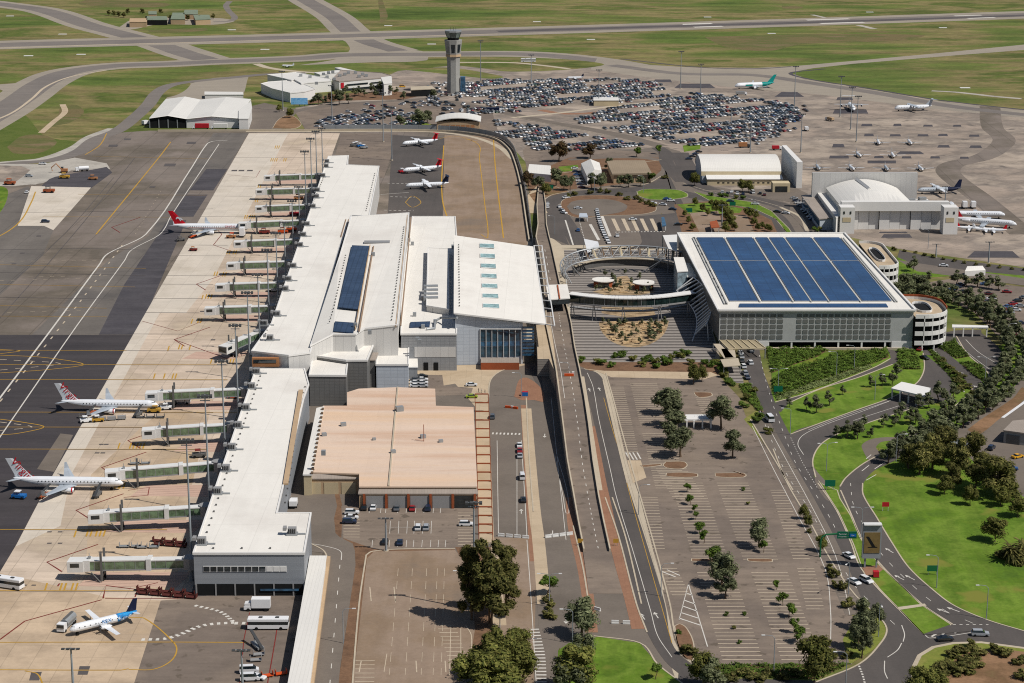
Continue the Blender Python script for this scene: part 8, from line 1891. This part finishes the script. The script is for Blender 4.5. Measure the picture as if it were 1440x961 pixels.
def make_shrub(seed, leaf, name='shrub'):
    def f():
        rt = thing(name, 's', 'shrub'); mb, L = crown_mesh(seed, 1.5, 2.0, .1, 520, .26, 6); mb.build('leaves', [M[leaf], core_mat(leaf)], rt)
        t = MB(); t.tube([(0, 0, 0), (0.05, 0, 1.0)], [.08, .03], 5); t.build('stem', M['bark'], rt); return rt
    return f
TK['shrub'] = [Kit(make_shrub(131+i, 'leaf_olive' if i == 2 else 'leaf_bright')) for i in range(3)]
TK['bush'] = [Kit(make_shrub(141+i, 'leaf_dark')) for i in range(2)]
BASE = {'gum': 10, 'gums': 6.0, 'dark': 15, 'tall': 24, 'wide': 13, 'olive': 11, 'round': 3.6, 'bronze': 10, 'shrub': 2.0, 'bush': 2.0}
tn = 0
def tree(kind, x, y, h, label, group=None, wide=1.0, z=0.0):
    global tn; tn += 1
    s = h/BASE[kind]; k = TK[kind][tn % len(TK[kind])]
    return k.put(P(x, y, z), (tn*2.39996) % 6.283, label, group, (s*wide, s*wide, s), None, 'shrub' if kind in ('shrub', 'bush') else 'tree')
# middle car park
for x, y, h, w_, lb in ((940, 584, 11, 1.05, 'top of the column of four overlapping grey gum trees'), (944, 600, 10, 1.0, 'second in the column of four overlapping grey gum trees'), (948, 625, 11, 1.05, 'third in the column of four overlapping grey gum trees'), (957, 643, 11, 1.0, 'lowest in the column of four overlapping grey gum trees'), (1014, 604, 12, .95, 'grey gum tree at the right end of the white shelter'), (1030, 644, 9, 1.0, 'grey gum tree below the one at the white shelter'), (1067, 770, 9.5, .8, 'slim gum tree in the right-hand bay row of the middle car park'), (1015, 826, 10, .9, 'gum tree above a smaller one in the lower middle car park'), (1020, 842, 8, .9, 'smaller gum tree touching the larger one in the lower middle car park')):
    tree('gum', x, y, h*1.08, lb, None, w_*1.12)
tree('olive', 975, 541, 8.5, 'olive tree beside the mulch bed below the striped plaza', None, .75); tree('olive', 987, 538, 7, 'smaller olive tree touching the one below the striped plaza', None, .8)
for x, y, h in ((966, 693, 3.2), (971.5, 710, 3.8), (977, 722, 3), (978, 732, 3), (983.5, 750, 4.2), (990, 765, 4.4), (1074, 778, 4)):
    tree('round', x, y, h, 'small round tree in the short row of the upper middle car park', 'round trees in the upper bay row')
tree('round', 999, 793, 6, 'largest bushy green tree at the foot of the upper bay row', None, 1.2)
for x, y, h in ((1092, 830, 3), (1101, 852, 4), (1109, 869, 4.4), (1117, 890, 4.2), (1125, 904, 4.6)):
    tree('round', x, y, h, 'small round tree in the lower right bay row of the middle car park', 'round trees in the lower bay row')
for x, y in ((1022, 866), (1032, 885), (1040, 905), (1045, 690), (1052, 710), (1046, 865)): tree('shrub', x, y, 1.2, 'tiny shrub on a wheel-stop island of the middle car park', 'tiny island shrubs')
tree('olive', 1145, 960, 13, 'large olive tree at the bottom right corner of the middle car park', None, .95); tree('bush', 968, 920, 3.2, 'dark bush on the island where the ramp road bends', None, 1.3); tree('shrub', 953, 892, 1.5, 'small shrub on the island above the dark bush')
tree('olive', 990, 968, 10, 'grey-olive tree at the bottom beside the ramp road bend', None, .95); tree('gum', 1000, 975, 9, 'gum tree at the bottom touching the grey-olive one'); tree('round', 922, 956, 4.5, 'small round tree on the lower lawn')
# avenue verge
for x, y, h in ((1130, 731, 5), (1136, 741, 4.2), (1154, 776, 5.5)): tree('olive', x, y, h, 'small olive tree on the dry verge left of the avenue', 'verge olive trees', .8)
for x, y, h in ((1168, 806, 2.2), (1171, 812, 3), (1174, 826, 2.2), (1185, 829, 3), (1193, 855, 3.2), (1212, 858, 2.4), (1166, 801, 2), (1138, 750, 1.6)): tree('bush', x, y, h, 'dark round shrub on the dry verge left of the avenue', 'verge shrubs')
for x, y, h, lb in ((1213, 886, 9, 'upper'), (1222, 900, 9, 'right'), (1207, 913, 10, 'lower left'), (1212, 926, 9, 'lowest'), (1232, 880, 7, 'outermost right')): tree('gum', x, y, h, '%s tree of the dark gum clump at the verge corner' % lb, None, .8)
for x, y in pp('1150 905,1158 915,1170 925,1190 925,1160 940,1120 950,1100 955,1080 950,1060 955,1045 950,1030 958,1070 960'): tree('bush', x, y, 2.2, 'low bush in the planted strip below the middle car park', 'strip bushes', 1.5)
# roundabout shrubs
for i, (x, y) in enumerate(pp('1340 925,1350 918,1330 938,1367 912,1355 935,1368 930,1325 950,1345 950,1362 948,1375 922,1335 945,1400 918,1412 922,1435 935,1440 955,1352 944,1322 944,1372 940')): tree('bush', x, y, 2.6, 'dark shrub on the dry roundabout', 'roundabout shrubs', 1.4)
for x, y, h, lb in ((1290, 978, 8, 'broad olive tree at the bottom beside the roundabout, left'), (1312, 980, 7.5, 'broad olive tree at the bottom beside the roundabout, right')): tree('olive', x, y, h, lb, None, 1.1)
# bottom centre trees
for k, x, y, h, w_, lb in (('tall', 662, 872, 22, .75, 'tall dark tree, left of the big trio beside the weathered lot'), ('tall', 690, 880, 25, 1.0, 'tallest dark tree, middle of the big trio beside the weathered lot'), ('tall', 712, 864, 20, .95, 'tall dark tree, right of the big trio beside the weathered lot'), ('wide', 706, 955, 13, 1.0, 'wide olive tree at the bottom below the dark trio'), ('wide', 682, 990, 14, 1.2, 'very wide dark olive tree cut by the bottom edge'), ('olive', 730, 925, 9, 1.0, 'olive tree overhanging the striped median'), ('gum', 818, 895, 12, 1.05, 'grey gum tree on the median before the lower lawn'), ('gum', 819, 935, 9, 1.0, 'gum tree at the top of the lower lawn'), ('olive', 811, 972, 13, 1.0, 'dense tree at the bottom left of the lower lawn'), ('gum', 800, 975, 11, 1.1, 'grey tree beside the dense one at the bottom'), ('olive', 735, 965, 11, 1.0, 'olive tree at the bottom beside the painted chevrons')): tree(k, x, y, h, lb, None, w_)
tree('round', 770, 838, 6, 'round green tree on the median left of the ramp foot', None, 1.25)
for x, y in pp('771 848,773 856,770 868,775 871,818 908,824 912,812 916'): tree('bush', x, y, 2.4, 'clipped bush on the median below the round green tree', 'median bushes', 1.2)
# lawns between the loop roads
for i, (x, y, h) in enumerate(((1110, 573, 4.5), (1134, 578, 5.5), (1148, 581, 7), (1166, 571, 6), (1185, 556, 4), (1225, 545, 5), (1240, 543, 5.5), (1255, 543, 6.5), (1261, 531, 6))): tree('gums', x, y, h, 'slim gum tree on the lawn below the diagonal exit road', 'gums on the upper lawn', 1.0)
for x, y, h in ((1176, 616, 5), (1191, 617, 7), (1201, 614, 6), (1206, 618, 6.5), (1214, 603, 5.5), (1224, 616, 4), (1242, 602, 5.5), (1258, 600, 5), (1266, 589, 6.5), (1280, 597, 6.5), (1287, 596, 6)): tree('gums', x, y, h, 'slim gum tree on the lawn below the toll lanes', 'gums on the middle lawn', 1.1)
for x, y, h in ((1292, 574, 5.5), (1306, 574, 6), (1319, 565, 8), (1341, 560, 6), (1330, 568, 5)): tree('gums', x, y, h, 'gum tree crowding the right end of the toll canopy', 'gums by the toll canopy', 1.2)
for x, y in pp('1352 540,1360 547,1350 550,1366 556,1345 538,1335 520,1342 528,1327 510,1352 532'): tree('bush', x, y, 2.4, 'dark shrub in the strip between the two curving lanes', 'lane strip shrubs', 1.5)
def scatter_row(kind, path, step, h0, h1, lb, grp, rows=1, off=4.0, wide=1.0, seed=1):
    g = random.Random(seed); pts = smooth([P(x, y) for x, y in pp(path)], 6); acc = 0; n = 0
    for a, b in zip(pts, pts[1:]):
        l = math.hypot(b[0]-a[0], b[1]-a[1]); ux, uy = (b[0]-a[0])/(l or 1), (b[1]-a[1])/(l or 1); t = -acc
        while t < l:
            if t >= 0:
                for r_ in range(rows):
                    o = (r_-(rows-1)/2)*off+g.uniform(-.8, .8); x, y = a[0]+ux*t-uy*o, a[1]+uy*t+ux*o; h = g.uniform(h0, h1); kk = TK[kind][n % len(TK[kind])]; s = h/BASE[kind]; n += 1
                    kk.put((x, y, 0), g.uniform(0, 6.28), lb, grp, (s*wide, s*wide, s), None, 'tree' if kind not in ('shrub', 'bush') else 'shrub')
            t += step
        acc = (l-t+step) if False else ((acc+l) % step)
scatter_row('gums', '1262 655,1285 640,1312 622,1335 605,1358 592,1380 577,1400 562,1412 545,1425 525,1430 505,1425 485,1412 468,1398 455,1380 440,1355 432,1330 428', 6.6, 6.0, 9.5, 'grey-green tree in the belt right of the loop roads', 'trees of the roadside belt', 2, 6.5, 1.2, 3)
scatter_row('gums', '1270 420,1276 405,1285 412,1305 418,1325 424', 5.5, 6, 8.5, 'grey-green tree in the belt beside the far spiral ramp', 'trees beside the far ramp', 2, 6, 1.35, 5)
scatter_row('gums', '1345 402,1360 404,1380 405,1400 408,1412 410', 5.0, 6, 8, 'dark tree in the row hiding the white pavilion', 'trees by the pavilion', 1, 5, 1.3, 6)
tree('gums', 1284, 382, 8, 'single dark tree by the road right of the far ramp', None, 1.1); tree('gums', 1304, 398, 6, 'rounder dark tree beside the single one right of the far ramp', None, 1.3)
for i, (x, y, h, w_) in enumerate(((1293, 668, 12, 1.0), (1310, 660, 12, 1.0), (1327, 650, 13, 1.0), (1345, 672, 14, 1.0), (1338, 688, 9, .9), (1370, 658, 13, .9), (1372, 690, 11, 1.0), (1400, 700, 14, 1.15), (1385, 685, 12, .9), (1415, 692, 10, .9), (1278, 660, 9, 1.0))):
    tree('dark', x, y, h, ('%s tree of the big dark grove above the lawn' % ('leftmost', 'second left', 'back middle', 'tallest middle', 'small front middle', 'rear right of middle', 'front right of middle', 'broadest right', 'inner right', 'rightmost', 'outlying left')[i]), None, w_)
for k, x, y, h, w_, lb in (('olive', 1328, 696, 7, .9, 'small olive tree standing clear at the front left of the grove'), ('olive', 1364, 711, 7, .8, 'small olive tree alone on the lawn before the grove'), ('olive', 1399, 762, 8, 1.2, 'broad olive bush-tree left of the palm'), ('olive', 1407, 712, 7, 1.0, 'round olive tree behind the broad one'), ('olive', 1431, 728, 7, 1.1, 'olive tree at the right edge above the palm'), ('olive', 1420, 705, 7, 1, 'olive tree at the right edge below the grove')): tree(k, x, y, h, lb, None, w_)
def make_palm():
    rt = thing('palm', 'p', 'palm'); g = random.Random(9); t = MB(); t.tube([(0, 0, 0), (0, 0, 2.5)], [.5, .45], 8); t.build('trunk', M['bark'], rt); mb = MB()
    for k in range(70):
        a = g.uniform(0, 6.28); el_ = g.uniform(-.2, 1.3); L_ = g.uniform(3, 4.4); u = Vector((math.cos(a), math.sin(a), 0)); v = Vector((-math.sin(a), math.cos(a), 0)); pts = []
        for j in range(6): tt = j/5; pts.append(u*(L_*tt*math.cos(el_*(1-.4*tt)))+Vector((0, 0, 2.5+L_*tt*math.sin(el_)-1.9*tt*tt)))
        for j in range(5): w0, w1 = .42*(1-j/5*.7), .42*(1-(j+1)/5*.9); mb.poly((pts[j]-v*w0, pts[j+1]-v*w1, pts[j+1]+v*w1, pts[j]+v*w0))
    mb.build('fronds', M['leaf_dark'], rt); return rt
palm = Kit(make_palm)
for x, y, s, lb in ((1421, 790, 1.3, 'left of the two spreading palms at the right edge'), (1438, 786, 1.4, 'right of the two spreading palms at the right edge')): palm.put(P(x, y), x, lb, None, s, None, 'palm')
for x, y in pp('1408 785,1412 780,1432 795,1445 793'): tree('bush', x, y, 2.5, 'dark shrub at the foot of the palms', 'palm shrubs', 1.5)
# upper middle trees
for k, x, y, h, w_, lb in (('bronze', 786, 228, 13.5, 1.05, 'large bronze tree beside the packed far car park'), ('bronze', 830, 223, 10, 1.1, 'smaller bronze tree right of the large bronze one'), ('round', 895, 221, 7, 1.0, 'bright green tree near the red sign board'), ('round', 927, 217, 6, 1.1, 'green tree at the road fork below the far car park'), ('bronze', 743, 262, 9, 1.0, 'bronze tree nearest the ramp top'), ('gum', 758, 268, 9.5, 1.1, 'gum tree in front of the small white hall, left'), ('gum', 782, 262, 11, 1.0, 'gum tree in front of the small white hall, tallest'), ('gum', 793, 268, 9, 1.0, 'gum tree right of the tallest before the small hall'), ('gum', 802, 268, 9.5, 1.0, 'gum tree at the right end of the clump by the small hall'), ('olive', 768, 274, 7, 1, 'olive tree at the front of the clump by the small hall'), ('gum', 832, 266, 9.5, 1.0, 'gum tree before the gabled hall, left'), ('gum', 845, 267, 11, 1.0, 'gum tree before the gabled hall, right'), ('gum', 872, 263, 7, 1.0, 'gum tree before the brown office, left'), ('gum', 884, 264, 8, 1.0, 'gum tree before the brown office, middle'), ('gum', 901, 262, 7, 1.1, 'gum tree before the brown office, right'), ('round', 915, 258, 6.5, 1.2, 'dense green tree at the corner of the brown office'), ('gum', 857, 240, 8, 1, 'gum tree between gabled hall and brown office'), ('olive', 977, 262, 8.5, .9, 'olive tree at the left end of the barrel-roofed hangar'), ('olive', 1044, 270, 7.5, .9, 'olive tree before the barrel-roofed hangar, left one'), ('olive', 1053, 271, 7.5, .9, 'olive tree before the barrel-roofed hangar, right one'),
    ('gum', 563, 179, 9, 1.2, 'dark gum tree behind the security fence, left one'), ('gum', 590, 178, 12, 1.3, 'dark gum tree behind the security fence, right one'), ('gum', 601, 173, 9, 1.2, 'gum tree right of the pair behind the fence'), ('gum', 609, 139, 8, 1, 'gum tree left of the control tower foot'), ('olive', 393, 158, 6, .9, 'small tree on the loop road verge, left'), ('olive', 408, 166, 7.5, .9, 'small tree inside the teardrop island'), ('gum', 448, 148, 10, 1, 'tree left of the office complex sign wall'), ('gum', 477, 148, 12, 1, 'tall tree in the middle front of the office complex'), ('bronze', 466, 145, 8, 1, 'bronze tree in front of the office complex')): tree(k, x, y, h, lb, None, w_)
for x, y, h in ((490, 146, 8), (499, 136, 7), (505, 135, 8), (513, 136, 6), (523, 131, 8), (529, 138, 7), (535, 130, 9), (548, 134, 8), (558, 133, 6), (567, 141, 7), (486, 130, 6), (440, 147, 6), (457, 147, 7)): tree('gums', x, y, h, 'small garden tree in the bed before the office complex', 'garden trees before the office complex', 1.2)
for x, y in pp('807 275,845 271,855 272,882 282,896 281,901 285,910 288,918 291,870 276,800 278,830 273,935 252,765 268'): tree('bush', x, y, 2.8, 'dark shrub on the islands round the turning circle', 'turning circle shrubs', 1.3)
for x, y, h in ((988, 298, 5), (995, 304, 4.5), (1008, 300, 8), (1018, 303, 8), (1024, 312, 8), (1028, 322, 8), (1020, 328, 6.5), (1033, 325, 5), (1013, 293, 5), (1049, 304, 5), (1056, 307, 6), (1063, 309, 5), (1060, 318, 5), (1066, 325, 4.5), (1072, 322, 4), (1083, 327, 4), (1000, 290, 4), (977, 290, 5), (963, 305, 4), (968, 315, 4.5), (974, 325, 4.5), (1079, 325, 4)): tree('olive', x, y, h, 'olive shrub tree in the garden strip behind the car park', 'garden strip trees', .85)
for x, y in pp('1145 326,1152 325,1012 277,1020 278,1035 280,1000 276,1045 281'): tree('shrub', x, y, 2.5, 'shrub beside the road near the hangars', 'hangar road shrubs', 1.2)
scatter_row('bush', '1258 352,1290 358,1330 366,1370 373,1410 378,1460 384', 6, 1.4, 2.2, 'low bronze bush in the line along the right-hand apron', 'apron edge bushes', 1, 1, 1.2, 8)
for x, y in pp('153 22,160 23,167 24,174 25,200 20,226 20,240 29,264 29,281 30,300 27,180 20'): tree('dark', x, y, 6, 'dark tree among the far station sheds', 'trees at the far station', 1.2)
# plaza planting
for x, y, h in ((848, 455, 3), (870, 460, 4), (879, 459, 4.2), (865, 472, 5), (873, 478, 4), (887, 476, 3.5), (902, 458, 3), (914, 460, 4), (915, 476, 5), (920, 480, 4), (928, 470, 4.5), (934, 459, 4.5), (913, 470, 4), (856, 458, 3), (895, 470, 3), (880, 482, 3), (900, 484, 3), (923, 462, 4), (860, 465, 3.5), (890, 462, 3)): tree('gums', x, y, h, 'small tree among the boulders of the lower rock garden', 'lower rock garden trees', 1.1)
for x, y, h in ((851, 390, 4), (861, 393, 3.5), (863, 402, 5.5), (866, 409, 5), (899, 394, 4), (905, 413, 3.5), (911, 408, 4), (895, 416, 3), (838, 409, 3), (879, 386, 3), (845, 406, 3), (872, 404, 4), (885, 410, 3), (888, 400, 3.5), (857, 412, 3), (915, 410, 3)): tree('gums', x, y, h, 'small tree near the round kiosks of the plaza', 'kiosk garden trees', 1.0)
for x, y in pp('818 510,840 512,866 503,875 502,890 508,905 510,912 508,923 512,932 508,937 513,944 507,952 502,962 500,971 513,992 513,847 514,902 516,925 518,940 514,957 504,968 500,1002 516,1006 513,860 516'): tree('shrub', x, y, 2.6, 'green shrub in the mulch bed below the striped plaza', 'mulch bed shrubs', 1.25)
for x, y in pp('1015 524,1018 531,1022 538,1026 542,1060 553,1012 518,1044 574,1050 562,1068 588,1064 595,1080 610'): tree('shrub', x, y, 2.4, 'shrub along the footpath left of the avenue', 'avenue shrubs', 1.4)
# leafy masses
def leaf_field(name, label, s, h, dens, leaf, seed, lf=.42, under='mulch', lvl=4.6, cat='shrubs'):
    poly = [q[:2] for q in G(s)]; sheet(name+'_bed', s, under, lvl); g = random.Random(seed); xs = [p[0] for p in poly]; ys = [p[1] for p in poly]; mb = MB()
    dens *= 2.2; n = int((max(xs)-min(xs))*(max(ys)-min(ys))*dens)
    for k in range(n):
        x, y = g.uniform(min(xs), max(xs)), g.uniform(min(ys), max(ys))
        if not inside((x, y), poly): continue
        hh = h*(.55+.45*math.sin(x*.9+2*math.sin(y*.5))*math.sin(y*.7+1.3*math.sin(x*.33)))
        for j in range(3):
            p = Vector((x+g.uniform(-.4, .4), y+g.uniform(-.4, .4), max(.1, hh*g.uniform(.3, 1)))); a = g.uniform(0, 6.28); t = g.uniform(-.8, .8); d1 = Vector((math.cos(a), math.sin(a), t)).normalized(); d2 = d1.cross(Vector((g.uniform(-.5, .5), g.uniform(-.5, .5), 1))).normalized(); w1, w2 = lf*g.uniform(.7, 1.2), lf*g.uniform(.35, .6)
            mb.poly((p-d1*w1, p-d2*w2, p+d1*w1, p+d2*w2))
    o = mb.build(name, M[leaf if leaf != 'leaf_dark' else 'leaf_bright']); return tag(o, label, cat, kind='stuff')
leaf_field('shrubbery', 'dense dark shrubs covering the bed between the car park and the exit road', '1078 492,1125 488,1165 492,1150 502,1120 512,1098 520,1086 525', 2.0, 3.0, 'leaf_dark', 1)
leaf_field('shrubbery', 'dense dark shrubs in the long band above the diagonal exit road', '1086 535,1105 522,1150 510,1180 497,1246 493,1250 503,1225 513,1170 530,1125 546,1092 560', 2.2, 3.0, 'leaf_dark', 2)
leaf_field('tussock_grass', 'pale tussock grass edging the diagonal exit road', '1092 560,1125 546,1170 531,1222 514,1226 517,1180 535,1130 552,1093 564', 1.0, 3.0, 'leaf_grass', 3, under='drylawn')
leaf_field('shrubbery', 'dark shrubs between the exit road and the curving lanes', '1262 494,1285 494,1292 505,1294 520,1270 520,1262 508', 1.8, 3.0, 'leaf_dark', 4); leaf_field('shrubbery', 'dark shrubs below the spiral ramp between two lanes', '1318 488,1342 479,1358 497,1362 502,1345 505', 1.6, 3.0, 'leaf_dark', 5)
leaf_field('shrubbery', 'dark shrubs in the strip below the ticket booths', '1350 510,1380 514,1388 530,1384 537,1368 528', 1.6, 3.0, 'leaf_dark', 6); leaf_field('shrubbery', 'green shrubs in the narrow strip left of the avenue', '1040 542,1056 540,1062 555,1074 580,1066 578,1048 560', 1.2, 3.0, 'leaf_bright', 7)
leaf_field('shrubbery', 'low plants in the strip below the middle car park', '965 936,1195 934,1150 955,1040 952,990 948', 1.0, 2.2, 'leaf_bright', 8); leaf_field('shrubbery', 'dark shrubs between the two lanes left of the strip', '1303 490,1308 490,1350 530,1356 545,1350 545,1322 515', 1.4, 3.0, 'leaf_dark', 9)
for o in list(bpy.data.objects):
    if o.get('_w') is not None: del o['_w']
    if o.get('zc') is not None: del o['zc']
